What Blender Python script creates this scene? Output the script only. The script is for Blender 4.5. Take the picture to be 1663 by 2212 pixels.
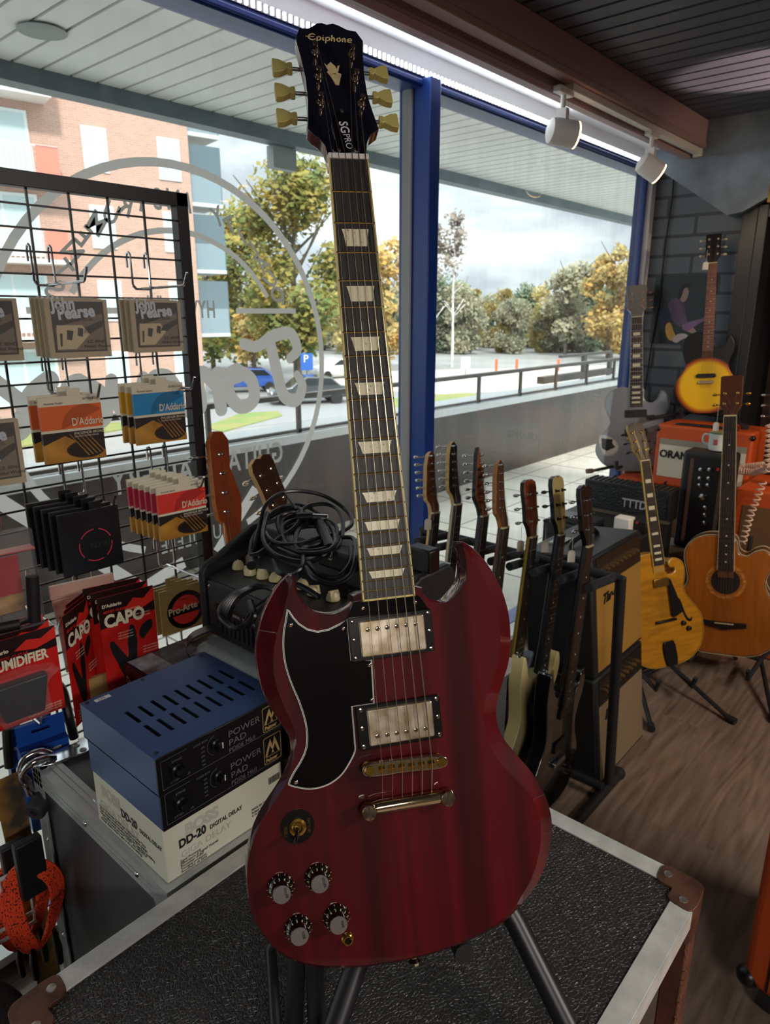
import bpy, math, random
from mathutils import Vector as V, Matrix
from mathutils.geometry import tessellate_polygon
R = math.radians; PI = math.pi
S = bpy.context.scene; COL = S.collection
for o in list(bpy.data.objects): bpy.data.objects.remove(o)
# ------------------------------------------------------------------ camera (the origin is the lens; the floor lies 1.5 m below it)
FPX = 1500.0; PITCH = R(16.0); AZ = R(41.25)      # +X runs along the shop window, +Y out through it
FW = V((math.cos(AZ)*math.cos(PITCH), math.sin(AZ)*math.cos(PITCH), -math.sin(PITCH)))
RT = V((math.sin(AZ), -math.cos(AZ), 0)); UP = RT.cross(FW)
cam = bpy.data.cameras.new('camera'); co = bpy.data.objects.new('camera', cam); COL.objects.link(co)
co.matrix_world = Matrix(((RT.x, UP.x, -FW.x, 0), (RT.y, UP.y, -FW.y, 0), (RT.z, UP.z, -FW.z, 0), (0, 0, 0, 1)))
cam.sensor_fit = 'VERTICAL'; cam.sensor_height = 24.0; cam.lens = 24.0*FPX/2212
cam.clip_start = .02; cam.clip_end = 500
cam.dof.use_dof = True; cam.dof.focus_distance = .74; cam.dof.aperture_fstop = 9.0
S.camera = co
# ------------------------------------------------------------------ world, daylight
def P(x, y, **k):                                  # where a sight line meets a real plane of the shop
    r = FW + RT*((x-831.5)/FPX) + UP*((1106-y)/FPX)
    if 'X' in k: t = k['X']/r.x
    elif 'Y' in k: t = k['Y']/r.y
    elif 'z' in k: t = k['z']/r.z
    else: t = k['d']
    return r*t
w = bpy.data.worlds.new('sky'); S.world = w; w.use_nodes = True
nt = w.node_tree; nt.nodes.clear()
def N(t, typ, **k):
    n = t.nodes.new(typ)
    for a, b in k.items(): setattr(n, a, b)
    return n
tc = N(nt, 'ShaderNodeTexCoord'); mp = N(nt, 'ShaderNodeMapping'); mp.inputs['Scale'].default_value = (1, 1, 3.2)
mp.inputs['Location'].default_value = (.35, .1, .0)
no = N(nt, 'ShaderNodeTexNoise'); no.inputs['Scale'].default_value = 3.1; no.inputs['Detail'].default_value = 6; no.inputs['Roughness'].default_value = .55
cr = N(nt, 'ShaderNodeValToRGB'); e = cr.color_ramp.elements
e[0].position = .42; e[0].color = (.52, .59, .64, 1); e[1].position = .60; e[1].color = (1.0, 1.06, 1.05, 1)
m_ = cr.color_ramp.elements.new(.52); m_.color = (.74, .82, .85, 1)
bg = N(nt, 'ShaderNodeBackground'); bg.inputs['Strength'].default_value = 1.0
wo = N(nt, 'ShaderNodeOutputWorld')
L = nt.links.new
L(tc.outputs['Generated'], mp.inputs['Vector']); L(mp.outputs[0], no.inputs['Vector']); L(no.outputs[0], cr.inputs[0]); sx = N(nt, 'ShaderNodeSeparateXYZ'); L(tc.outputs['Generated'], sx.inputs[0]); mr = N(nt, 'ShaderNodeMapRange'); mr.inputs[1].default_value = .25; mr.inputs[2].default_value = 1; mr.inputs[3].default_value = 1.5; mr.inputs[4].default_value = 5.5
L(sx.outputs[2], mr.inputs[0]); L(mr.outputs[0], bg.inputs[1])           # an overcast sky is brightest overhead
L(cr.outputs[0], bg.inputs[0]); L(bg.outputs[0], wo.inputs[0])
def light(name, typ, loc, energy, color, **k):
    d = bpy.data.lights.new(name, typ); d.energy = energy; d.color = color
    tgt = k.pop('to', None)
    for a, b in k.items(): setattr(d, a, b)
    o = bpy.data.objects.new(name, d); COL.objects.link(o); o.location = loc
    if tgt is not None: o.rotation_euler = (V(tgt)-V(loc)).to_track_quat('-Z', 'Y').to_euler()
    return o
# pale autumn sun from behind the shop, falling on the street
light('sun', 'SUN', (0, 0, 20), 4.2, (1, .95, .86), to=V((0, 0, 20))+V((.45, .62, -.62)), angle=R(6))
# daylight portals in the shop window
for x0, x1 in ((-3.2, 1.95), (2.03, 3.9)):
    p = light('window_portal', 'AREA', ((x0+x1)/2, 1.68, -.35), 1, (1, 1, 1), shape='RECTANGLE', size=x1-x0, size_y=2.1, to=((x0+x1)/2, 0, -.35))
    p.data.cycles.is_portal = True
# unseen ceiling fill lamps, added to brighten the room (fittings are built further down)
light('ceiling_fill_light', 'AREA', (1.6, -1.9, .84), 75, (1, .90, .82), shape='RECTANGLE', size=1.2, size_y=.3, to=(1.6, -1.9, -1.5))
light('ceiling_fill_light', 'AREA', (-1.2, -1.9, .84), 70, (1, .93, .88), shape='RECTANGLE', size=1.2, size_y=.3, to=(-1.2, -1.9, -1.5))
for lx, ly, tx, ty, tz, en in ((3.0, -.6, 3.5, .9, -.6, 52), (2.2, -.9, 2.7, .7, -1.0, 36), (3.3, -1.2, 3.95, .75, .3, 38)):  # warm fill spots, added to brighten the goods on the right
    light('warm_fill_spot', 'SPOT', (lx, ly, .74), en, (1, .72, .46), spot_size=R(52), spot_blend=.6, shadow_soft_size=.04, to=(tx, ty, tz))
light('up_spot_light', 'SPOT', (3.45, .35, .30), 110, (1, .66, .50), spot_size=R(40), spot_blend=.25, shadow_soft_size=.02, to=(3.30, .80, .9))
S.view_settings.view_transform = 'Standard'; S.view_settings.look = 'None'; S.view_settings.gamma = 1.0
S.view_settings.exposure = 0.0; S.view_settings.use_curve_mapping = False
cy = S.cycles; cy.max_bounces = 7; cy.diffuse_bounces = 3; cy.glossy_bounces = 4; cy.transmission_bounces = 4; cy.transparent_max_bounces = 12
cy.caustics_reflective = False; cy.caustics_refractive = False; cy.sample_clamp_indirect = 4; cy.blur_glossy = .5
cy.use_adaptive_sampling = True; cy.adaptive_threshold = .02; cy.use_denoising = True

# ------------------------------------------------------------------ materials
def lin(h):
    if isinstance(h, (tuple, list)): return tuple(h)+(1,)
    h = h.lstrip('#'); c = [int(h[i:i+2], 16)/255 for i in (0, 2, 4)]
    return tuple(x/12.92 if x <= .04045 else ((x+.055)/1.055)**2.4 for x in c)+(1,)
MC = {}
def mat(col, rough=.5, metal=0, coat=0, bump=0, bscale=60, var=0, vscale=8, col2=None, emit=0, alpha=1, spec=.5, stretch=(1, 1, 1), bkind='noise', detail=3):
    key = (col, rough, metal, coat, bump, bscale, var, vscale, col2, emit, alpha, spec, stretch, bkind, detail)
    if key in MC: return MC[key]
    m = bpy.data.materials.new('material'); m.use_nodes = True; t = m.node_tree; b = t.nodes['Principled BSDF']
    b.inputs['Base Color'].default_value = lin(col); b.inputs['Roughness'].default_value = rough; b.inputs['Metallic'].default_value = metal
    b.inputs['Coat Weight'].default_value = coat; b.inputs['Coat Roughness'].default_value = .04; b.inputs['Specular IOR Level'].default_value = spec
    if alpha < 1: b.inputs['Alpha'].default_value = alpha
    if emit: b.inputs['Emission Color'].default_value = lin(col); b.inputs['Emission Strength'].default_value = emit
    if bump or var or col2:
        tcn = N(t, 'ShaderNodeTexCoord'); mpn = N(t, 'ShaderNodeMapping'); mpn.inputs['Scale'].default_value = stretch
        t.links.new(tcn.outputs['Object'], mpn.inputs['Vector'])
    if var or col2:
        n = N(t, 'ShaderNodeTexNoise'); n.inputs['Scale'].default_value = vscale; n.inputs['Detail'].default_value = detail
        t.links.new(mpn.outputs[0], n.inputs['Vector'])
        r = N(t, 'ShaderNodeValToRGB'); el = r.color_ramp.elements; el[0].position = .35; el[1].position = .65
        c = lin(col)
        if col2: el[0].color = c; el[1].color = lin(col2)
        else: el[0].color = tuple(x*(1-var) for x in c[:3])+(1,); el[1].color = tuple(min(1, x*(1+var)) for x in c[:3])+(1,)
        t.links.new(n.outputs[0], r.inputs[0]); t.links.new(r.outputs[0], b.inputs['Base Color'])
    if bump:
        n2 = N(t, 'ShaderNodeTexNoise' if bkind == 'noise' else 'ShaderNodeTexVoronoi'); n2.inputs['Scale'].default_value = bscale
        t.links.new(mpn.outputs[0], n2.inputs['Vector'])
        bp = N(t, 'ShaderNodeBump'); bp.inputs['Strength'].default_value = bump; bp.inputs['Distance'].default_value = .002
        t.links.new(n2.outputs[0], bp.inputs['Height']); t.links.new(bp.outputs[0], b.inputs['Normal'])
    MC[key] = m; return m
BLK = mat('#0b0b0c', .35); BLKM = mat('#101113', .55); RUB = mat('#131315', .8, bump=.3, bscale=300)
CHR = mat('#c9c9cb', .12, 1); NICK = mat('#cfc3ae', .14, 1); GOLD = mat('#c9a24e', .2, 1); STEEL = mat('#8e9092', .3, 1)
WHT = mat('#e6e4de', .5); CRM = mat('#e3d6ac', .35); PAPER = mat('#ded5be', .7)
def glass_mat(col='#ffffff', dirt=0, refl=1.0):
    m = bpy.data.materials.new('glass'); m.use_nodes = True; t = m.node_tree; t.nodes.clear()
    o = N(t, 'ShaderNodeOutputMaterial'); tr = N(t, 'ShaderNodeBsdfTransparent'); tr.inputs[0].default_value = lin(col)
    g = N(t, 'ShaderNodeBsdfGlossy'); g.inputs['Roughness'].default_value = .0
    f = N(t, 'ShaderNodeFresnel'); f.inputs[0].default_value = 1.5; mu = N(t, 'ShaderNodeMath', operation='MULTIPLY'); mu.inputs[1].default_value = refl
    mx = N(t, 'ShaderNodeMixShader'); l = t.links.new
    l(f.outputs[0], mu.inputs[0]); l(mu.outputs[0], mx.inputs[0]); l(tr.outputs[0], mx.inputs[1]); l(g.outputs[0], mx.inputs[2])
    out = mx
    if dirt:                                        # dust and rain streaks on the pane
        tcn = N(t, 'ShaderNodeTexCoord'); mpn = N(t, 'ShaderNodeMapping'); mpn.inputs['Scale'].default_value = (9, 1, .55)
        n = N(t, 'ShaderNodeTexNoise'); n.inputs['Scale'].default_value = 2.2; n.inputs['Detail'].default_value = 5
        rr = N(t, 'ShaderNodeMapRange'); rr.inputs[1].default_value = .42; rr.inputs[2].default_value = .8; rr.inputs[3].default_value = dirt*.5; rr.inputs[4].default_value = dirt*2.6
        d = N(t, 'ShaderNodeBsdfDiffuse'); d.inputs[0].default_value = lin('#d9dcd8'); tl = N(t, 'ShaderNodeBsdfTranslucent'); tl.inputs[0].default_value = lin('#d9dcd8')
        dm = N(t, 'ShaderNodeMixShader'); dm.inputs[0].default_value = .6; m2 = N(t, 'ShaderNodeMixShader')
        l(tcn.outputs['Object'], mpn.inputs[0]); l(mpn.outputs[0], n.inputs[0]); l(n.outputs[0], rr.inputs[0]); l(rr.outputs[0], m2.inputs[0])
        l(d.outputs[0], dm.inputs[1]); l(tl.outputs[0], dm.inputs[2]); l(mx.outputs[0], m2.inputs[1]); l(dm.outputs[0], m2.inputs[2]); out = m2
    l(out.outputs[0], o.inputs[0]); return m

# ------------------------------------------------------------------ mesh helpers
class MB:
    def __init__(s): s.v = []; s.f = []; s.m = []
    def add(s, vs, fs, mi=0, M=None):
        b = len(s.v); s.v += [(M @ V(p) if M is not None else V(p)) for p in vs]
        s.f += [tuple(b+i for i in f) for f in fs]; s.m += [mi]*len(fs); return s
    def box(s, x0, x1, y0, y1, z0, z1, mi=0, M=None):
        return s.add([(x0, y0, z0), (x1, y0, z0), (x1, y1, z0), (x0, y1, z0), (x0, y0, z1), (x1, y0, z1), (x1, y1, z1), (x0, y1, z1)],
                     [(0, 3, 2, 1), (4, 5, 6, 7), (0, 1, 5, 4), (1, 2, 6, 5), (2, 3, 7, 6), (3, 0, 4, 7)], mi, M)
    def prism(s, poly, z0, z1, mi=0, M=None, smi=None, cap0=True):
        n = len(poly); a = sum(poly[i][0]*poly[(i+1) % n][1]-poly[(i+1) % n][0]*poly[i][1] for i in range(n))
        if a < 0: poly = list(reversed(poly))
        vs = [(p[0], p[1], z0) for p in poly]+[(p[0], p[1], z1) for p in poly]
        fs = [tuple(range(n, 2*n))]
        if cap0: fs.append(tuple(range(n-1, -1, -1)))
        s.add(vs, fs, mi, M); b = len(s.v)-2*n
        for i in range(n):
            j = (i+1) % n; s.f.append((b+i, b+j, b+n+j, b+n+i)); s.m.append(mi if smi is None else smi)
        return s
    def poly(s, pts, mi=0, M=None): return s.add(pts, [tuple(range(len(pts)))], mi, M)
    def tube(s, pts, r, n=8, mi=0, closed=False, M=None, caps=True):
        pts = [V(p) for p in pts]; k = len(pts); rs = r if isinstance(r, (list, tuple)) else [r]*k
        vs = []; nrm = None
        for i, p in enumerate(pts):
            if closed: t = pts[(i+1) % k]-pts[i-1]
            else: t = pts[min(i+1, k-1)]-pts[max(i-1, 0)]
            if t.length < 1e-9: t = V((0, 0, 1))
            t.normalize()
            if nrm is None: nrm = t.orthogonal().normalized()
            nrm = nrm-t*nrm.dot(t)
            nrm = nrm.normalized() if nrm.length > 1e-6 else t.orthogonal().normalized()
            bi = t.cross(nrm)
            for j in range(n):
                a = 2*PI*j/n; vs.append(p+(nrm*math.cos(a)+bi*math.sin(a))*rs[i])
        fs = []
        for i in range(k if closed else k-1):
            for j in range(n):
                a, b2 = i*n+j, i*n+(j+1) % n; c, d = ((i+1) % k)*n+(j+1) % n, ((i+1) % k)*n+j
                fs.append((a, b2, c, d))
        if not closed and caps: fs.append(tuple(range(n-1, -1, -1))); fs.append(tuple((k-1)*n+j for j in range(n)))
        return s.add(vs, fs, mi, M)
    def cyl(s, a, b, r0, r1=None, n=16, mi=0, M=None): return s.tube([a, b], [r0, r0 if r1 is None else r1], n, mi, M=M)
    def lathe(s, prof, o=(0, 0, 0), ax=(0, 0, 1), n=20, mi=0, M=None):
        ax = V(ax).normalized(); u = ax.orthogonal().normalized(); v = ax.cross(u); o = V(o); vs = []; k = len(prof)
        for r, h in prof:
            for j in range(n):
                a = 2*PI*j/n; vs.append(o+ax*h+(u*math.cos(a)+v*math.sin(a))*max(r, 1e-5))
        fs = [(i*n+j, i*n+(j+1) % n, (i+1)*n+(j+1) % n, (i+1)*n+j) for i in range(k-1) for j in range(n)]
        fs.append(tuple(range(n-1, -1, -1))); fs.append(tuple((k-1)*n+j for j in range(n)))
        return s.add(vs, fs, mi, M)
    def ball(s, c, r, n=10, mi=0, sc=(1, 1, 1)):
        c = V(c); prof = [(math.sin(PI*i/n)*r, -math.cos(PI*i/n)*r) for i in range(n+1)]
        b = len(s.v); s.lathe(prof, (0, 0, 0), (0, 0, 1), n*2, mi)
        for i in range(b, len(s.v)): q = s.v[i]; s.v[i] = V((q.x*sc[0], q.y*sc[1], q.z*sc[2]))+c
        return s
    def build(s, name, mats, parent=None, angle=.6, bevel=0, seg=2, kind=None, loc=None):
        me = bpy.data.meshes.new(name); me.from_pydata([tuple(p) for p in s.v], [], s.f)
        for m in (mats if isinstance(mats, (list, tuple)) else [mats]): me.materials.append(m)
        me.polygons.foreach_set('material_index', s.m); me.polygons.foreach_set('use_smooth', [True]*len(s.f))
        me.update(); me.set_sharp_from_angle(angle=angle)
        o = bpy.data.objects.new(name, me); COL.objects.link(o)
        if parent is not None: o.parent = parent
        if loc is not None: o.location = loc
        if bevel:
            b = o.modifiers.new('bevel', 'BEVEL'); b.width = bevel; b.segments = seg; b.limit_method = 'ANGLE'; b.angle_limit = R(40); b.harden_normals = False
        if kind: o['kind'] = kind
        return o
def B(*a, **k): return MB().box(*a, **k)
def thing(name, label, cat, loc=(0, 0, 0), M=None, rz=0, group=None):
    o = bpy.data.objects.new(name, None); COL.objects.link(o); o.empty_display_size = .05
    if M is not None: o.matrix_world = M
    else: o.location = loc; o.rotation_euler = (0, 0, rz)
    o['label'] = label; o['category'] = cat
    if group: o['group'] = group
    return o
def tag(o, label, cat, group=None):
    o['label'] = label; o['category'] = cat
    if group: o['group'] = group
    return o
def kids(o): return [c for c in bpy.data.objects if c.parent == o]
def copy_tree(o, parent=None, top=True, **k):
    c = o.copy(); COL.objects.link(c)
    if not top: c.parent = parent; c.matrix_parent_inverse = o.matrix_parent_inverse.copy()
    for ch in KID.setdefault(o.name, kids(o)): copy_tree(ch, c, False)
    for a, b in k.items(): c[a] = b
    return c
KID = {}
def FR(o, x, y):                                     # frame: origin, x direction, y direction
    x = V(x).normalized(); z = x.cross(V(y)).normalized(); y = z.cross(x); o = V(o)
    return Matrix(((x.x, y.x, z.x, o.x), (x.y, y.y, z.y, o.y), (x.z, y.z, z.z, o.z), (0, 0, 0, 1)))
def text(parent, name, s, size, m, M, ext=.0002, shear=0, align='LEFT', off=0, sx=1, space=1):
    cu = bpy.data.curves.new('t', 'FONT'); cu.body = s; cu.size = size; cu.extrude = ext; cu.shear = shear; cu.align_x = align; cu.offset = off; cu.space_character = space; cu.resolution_u = 3
    t = bpy.data.objects.new('t', cu); COL.objects.link(t); bpy.context.view_layer.update()
    me = bpy.data.meshes.new_from_object(t.evaluated_get(bpy.context.evaluated_depsgraph_get())); bpy.data.objects.remove(t)
    me.transform(M @ Matrix.Diagonal((sx, 1, 1, 1))); me.materials.clear(); me.materials.append(m); me.name = name
    o = bpy.data.objects.new(name, me); COL.objects.link(o)
    if parent is not None: o.parent = parent
    return o
def cr_spline(p, n=4, closed=True):
    out = []; k = len(p)
    for i in range(k if closed else k-1):
        if closed: a, b, c, d = p[i-1], p[i], p[(i+1) % k], p[(i+2) % k]
        else: a, b, c, d = p[max(i-1, 0)], p[i], p[i+1], p[min(i+2, k-1)]
        for j in range(n):
            t = j/n
            out.append(tuple(.5*((2*b[q])+(-a[q]+c[q])*t+(2*a[q]-5*b[q]+4*c[q]-d[q])*t*t+(-a[q]+3*b[q]-3*c[q]+d[q])*t**3) for q in range(len(b))))
    if not closed: out.append(tuple(p[-1]))
    return out
def circ(cx, cy, r, n=24, a0=0, a1=360, ry=None): return [(cx+r*math.cos(R(a0+(a1-a0)*i/n)), cy+(ry or r)*math.sin(R(a0+(a1-a0)*i/n))) for i in range(n if a1-a0 == 360 else n+1)]
def rrect(x0, x1, y0, y1, r, n=4):
    return [(cx+r*math.cos(R(a+90*i/n)), cy+r*math.sin(R(a+90*i/n))) for cx, cy, a in ((x1-r, y1-r, 0), (x0+r, y1-r, 90), (x0+r, y0+r, 180), (x1-r, y0+r, 270)) for i in range(n+1)]
def FRY(o, x, y):                                    # frame that keeps y exactly
    y = V(y).normalized(); z = V(x).cross(y).normalized(); x = y.cross(z); o = V(o)
    return Matrix(((x.x, y.x, z.x, o.x), (x.y, y.y, z.y, o.y), (x.z, y.z, z.z, o.z), (0, 0, 0, 1)))
FL = -1.5; CE = .9; YW = 1.6; XB = 4.0
# ================================================================== the room
def wood_floor():
    m = bpy.data.materials.new('floorboards'); m.use_nodes = True; t = m.node_tree; b = t.nodes['Principled BSDF']; l = t.links.new
    tcn = N(t, 'ShaderNodeTexCoord')
    br = N(t, 'ShaderNodeTexBrick'); br.inputs['Scale'].default_value = 1; br.inputs['Brick Width'].default_value = 1.25; br.inputs['Row Height'].default_value = .19
    br.inputs['Mortar Size'].default_value = .0015; br.inputs['Color1'].default_value = (0, 0, 0, 1); br.inputs['Color2'].default_value = (1, 1, 1, 1); br.inputs['Mortar'].default_value = (.5, .5, .5, 1)
    l(tcn.outputs['Object'], br.inputs['Vector'])
    ad = N(t, 'ShaderNodeVectorMath', operation='MULTIPLY_ADD'); ad.inputs[1].default_value = (3, 5, 0)
    l(br.outputs[0], ad.inputs[0]); l(tcn.outputs['Object'], ad.inputs[2])
    mp2 = N(t, 'ShaderNodeMapping'); mp2.inputs['Scale'].default_value = (.6, 5, 1); l(ad.outputs[0], mp2.inputs[0])
    n0 = N(t, 'ShaderNodeTexNoise'); n0.inputs['Scale'].default_value = 1.1; n0.inputs['Detail'].default_value = 2; l(mp2.outputs[0], n0.inputs[0])
    mm = N(t, 'ShaderNodeMath', operation='MULTIPLY'); mm.inputs[1].default_value = 15; l(n0.outputs[0], mm.inputs[0])
    fr = N(t, 'ShaderNodeMath', operation='PINGPONG'); fr.inputs[1].default_value = .5; l(mm.outputs[0], fr.inputs[0])
    n1 = N(t, 'ShaderNodeTexNoise'); n1.inputs['Scale'].default_value = 9; n1.inputs['Detail'].default_value = 6; l(mp2.outputs[0], n1.inputs[0])
    sm = N(t, 'ShaderNodeMath', operation='MULTIPLY_ADD'); sm.inputs[1].default_value = .45; l(fr.outputs[0], sm.inputs[0]); l(n1.outputs[0], sm.inputs[2])
    r = N(t, 'ShaderNodeValToRGB'); el = r.color_ramp.elements; el[0].position = .25; el[0].color = lin('#54463b'); el[1].position = 1.1; el[1].color = lin('#93806f'); l(sm.outputs[0], r.inputs[0])
    l(r.outputs[0], b.inputs['Base Color']); b.inputs['Roughness'].default_value = .42
    return m
B(-3.2, 4.45, -3.2, 1.62, FL-.05, FL).build('floor', wood_floor(), kind='structure')
# slatted dark ceiling: boards run from the window into the room
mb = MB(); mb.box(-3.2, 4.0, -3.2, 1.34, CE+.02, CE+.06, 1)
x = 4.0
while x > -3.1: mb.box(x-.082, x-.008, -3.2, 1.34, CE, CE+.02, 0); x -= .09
mb.build('ceiling', [mat('#565c6e', .5, var=.12, vscale=3), mat('#121216', .8)], kind='structure')  # bluish skylight from the window is put into the board colour
MB().box(-3.2, 4.0, 1.40, 1.62, .80, .84).box(-3.2, 4.0, 1.575, 1.66, .735, .80).build('ceiling_soffit', mat('#eceef1', .45), kind='structure')
# brown curtain beam with its rails
bm = mat('#b3969c', .45)
mb = MB(); mb.box(-3.2, 3.84, 1.372, 1.40, .735, .90); mb.box(-3.2, 3.93, 1.300, 1.345, .775, .90); mb.box(-3.2, 3.9, 1.345, 1.372, .80, .90, 1)
mb.box(-3.2, 3.86, 1.362, 1.376, .735, .76); mb.box(-3.2, 3.94, 1.296, 1.304, .775, .80, 2)
mb.build('trim_1', [bm, mat('#5d4a48', .5), mat('#a98f86', .4)], kind='structure', bevel=.003)
# window wall: frame, mullion, glass, lettering
win = bpy.data.objects.new('window_1', None); COL.objects.link(win); win['kind'] = 'structure'
BLUE = mat('#123f8f', .35); BLUEM = mat('#1b3f8f', .4)
mb = MB(); mb.box(-3.2, 3.97, 1.57, 1.66, .695, .735, 0); mb.box(-3.2, 3.97, 1.56, 1.575, .70, .715, 1); mb.box(-3.2, 3.97, 1.57, 1.66, -1.5, -1.44, 0)
mb.build('window_frame', [BLUE, BLUEM], win, bevel=.003)
mb = MB(); mb.box(1.965, 2.02, 1.53, 1.66, -1.45, .72, 0); mb.box(1.955, 1.965, 1.60, 1.64, -1.45, .70, 1); mb.build('mullion', [BLUE, mat('#9a9c9b', .4)], win, bevel=.003)
mb = MB(); mb.box(3.915, 3.940, 1.600, 1.66, -1.45, .72, 0); mb.box(3.940, 3.995, 1.575, 1.66, -1.45, .73, 1); mb.build('end_post', [BLUE, mat('#e8eaee', .4)], win, bevel=.003)
B(-3.2, 3.95, 1.50, 1.57, -1.465, -1.442).build('window_sill', mat('#c9ccca', .4), win)
B(-2.6, -2.54, 1.54, 1.66, -1.45, .72).build('mullion', BLUE, win)
MB().add([(-3.2, 1.61, -1.45), (1.97, 1.61, -1.45), (1.97, 1.61, .71), (-3.2, 1.61, .71)], [(0, 1, 2, 3)]).build('pane', glass_mat('#fafdfc', .035), win)
MB().add([(2.0, 1.61, -1.45), (3.93, 1.61, -1.45), (3.93, 1.61, .71), (2.0, 1.61, .71)], [(0, 1, 2, 3)]).build('pane', glass_mat('#f8fcfb', .06, 1.3), win)
def WM(x, z, ang=0): # lettering is read from the street, so seen from inside it is mirrored
    a = R(ang); return FR((x, 1.605, z), (-math.cos(a), 0, math.sin(a)), (math.sin(a), 0, math.cos(a)))
vin = bpy.data.materials.new('frosted_vinyl'); vin.use_nodes = True; _t = vin.node_tree
_tr = N(_t, 'ShaderNodeBsdfTranslucent'); _tr.inputs[0].default_value = lin('#e4e7e6'); _mx = N(_t, 'ShaderNodeMixShader'); _mx.inputs[0].default_value = .72
_b = _t.nodes['Principled BSDF']; _b.inputs['Base Color'].default_value = lin('#cfd2d1'); _b.inputs['Roughness'].default_value = .6
_t.links.new(_b.outputs[0], _mx.inputs[1]); _t.links.new(_tr.outputs[0], _mx.inputs[2]); _t.links.new(_mx.outputs[0], _t.nodes['Material Output'].inputs[0]); CX, CZ = 1.045, -.14
def ring(r0, r1, a0, a1, n=60):
    mb = MB()
    for i in range(n):
        a, b = R(a0+(a1-a0)*i/n), R(a0+(a1-a0)*(i+1)/n)
        mb.poly([(CX+r*math.cos(q), 1.6045, CZ+r*math.sin(q)) for r, q in ((r0, a), (r1, a), (r1, b), (r0, b))])
    return mb
ring(.476, .496, -70, 250).build('logo_ring', vin, win); ring(.328, .342, 33, 147, 40).build('logo_ring', vin, win)
txt = 'QUALITY INSTRUMENTS'
for i, ch in enumerate(txt):
    if ch == ' ': continue
    a = 28+124*i/(len(txt)-1)
    text(win, 'window_letter', ch, .068, vin, WM(CX+.383*math.cos(R(a)), CZ+.383*math.sin(R(a)), a-90), .0004, align='CENTER', sx=.8, off=.0012)
for x0, x1 in ((1.214, 1.43), (.66, .876)): MB().poly([(x0, 1.6045, -.002), (x1, 1.6045, -.002), (x1, 1.6045, .012), (x0, 1.6045, .012)]).build('logo_bar', vin, win)
text(win, 'window_letters', 'HYVINKÄÄ', .062, vin, WM(CX, -.012), .0004, off=.001, align='CENTER', sx=.62, space=1.1)
text(win, 'window_letters', 'GUITAR GALLERY', .088, vin, WM(1.36, -.435), .0004, off=.0015, sx=.72, space=1.12)
text(win, 'window_letters', '& UKULELE', .062, vin, WM(1.045, -.62), .0004, sx=.7, align='CENTER', space=1.15)
text(win, 'window_letters', 'ALL', .062, vin, WM(1.36, -.56), .0004, sx=.7, space=1.15)
# the big script word, drawn with thick round strokes
def stroke(pts, w, flip=True):
    p = cr_spline([(a, b, c) for a, b, c in pts], 5, False); Lp, Rp = [], []
    for i, q in enumerate(p):
        a, b = p[max(i-1, 0)], p[min(i+1, len(p)-1)]; dx, dy = b[0]-a[0], b[1]-a[1]; d = math.hypot(dx, dy) or 1
        Lp.append((q[0]-dy/d*q[2]*w, q[1]+dx/d*q[2]*w)); Rp.append((q[0]+dy/d*q[2]*w, q[1]-dx/d*q[2]*w))
    return Lp, Rp
SMP = []
def glyph(x, z, s, strokes):
    for st in strokes:
        for q in cr_spline(st, 26, False): SMP.append((x-s*q[0], z+s*q[1], s*q[2]))
T_ = [[(.15, .62, .07), (.0, .75, .09), (.12, .98, .09), (.45, .95, .09), (.75, .82, .08), (.98, .86, .08)], [(.52, .92, .09), (.42, .5, .1), (.3, .1, .1), (.05, .0, .1), (-.08, .2, .09), (.02, .38, .06)]]
O_ = [[(.3, .5, .09), (.08, .35, .1), (.06, .08, .1), (.3, .0, .1), (.48, .2, .1), (.45, .45, .09), (.3, .52, .08), (.25, .4, .05), (.5, .36, .05), (.65, .42, .05)]]
N_ = [[(.0, .5, .06), (.1, .45, .09), (.05, .0, .1)], [(.1, .3, .08), (.3, .5, .1), (.4, .4, .1), (.38, .08, .1), (.55, .0, .08), (.65, .1, .06)]]
E_ = [[(.08, .25, .07), (.35, .32, .08), (.36, .5, .08), (.15, .48, .09), (.03, .2, .1), (.2, .0, .1), (.45, .12, .06)]]
V_ = [[(.0, .5, .08), (.12, .1, .1), (.25, .02, .09), (.42, .3, .08), (.42, .5, .08)]]
X_ = [[(.0, .5, .1), (.2, .35, .1), (.35, .05, .11), (.6, .0, .1)], [(.55, .55, .08), (.3, .3, .08), (.0, -.02, .09)]]
for g, gx, sc in ((T_, 1.43, .2), (O_, 1.27, .2), (N_, 1.155, .2), (E_, 1.02, .2), (V_, .92, .2), (O_, .82, .2), (X_, .69, .22)): glyph(gx, -.255, sc, g)
mb = MB(); rs_ = .0014; z = min(q[1]-q[2] for q in SMP)      # union of all brush dabs, row by row
while z < max(q[1]+q[2] for q in SMP):
    iv = sorted((q[0]-math.sqrt(q[2]**2-(z-q[1])**2), q[0]+math.sqrt(q[2]**2-(z-q[1])**2)) for q in SMP if abs(z-q[1]) < q[2]); out = []
    for a, b in iv:
        if out and a <= out[-1][1]+.0004: out[-1][1] = max(out[-1][1], b)
        else: out.append([a, b])
    for a, b in out: mb.poly([(a, 1.6043, z-rs_/2), (b, 1.6043, z-rs_/2), (b, 1.6043, z+rs_/2), (a, 1.6043, z+rs_/2)])
    z += rs_
mb.build('logo_script', vin, win)
mb = MB()
for a, b in (((.52, -.37), (.86, -.70)), ((.86, -.70), (.99, -.66)), ((1.25, -.50), (1.1, -.66))):
    d = V((b[0]-a[0], 0, b[1]-a[1])).normalized(); n_ = V((-d.z, 0, d.x))*.017
    mb.poly([V((a[0], 1.6044, a[1]))+n_, V((b[0], 1.6044, b[1]))+n_, V((b[0], 1.6044, b[1]))-n_, V((a[0], 1.6044, a[1]))-n_])
mb.build('logo_stripe', vin, win)
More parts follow.
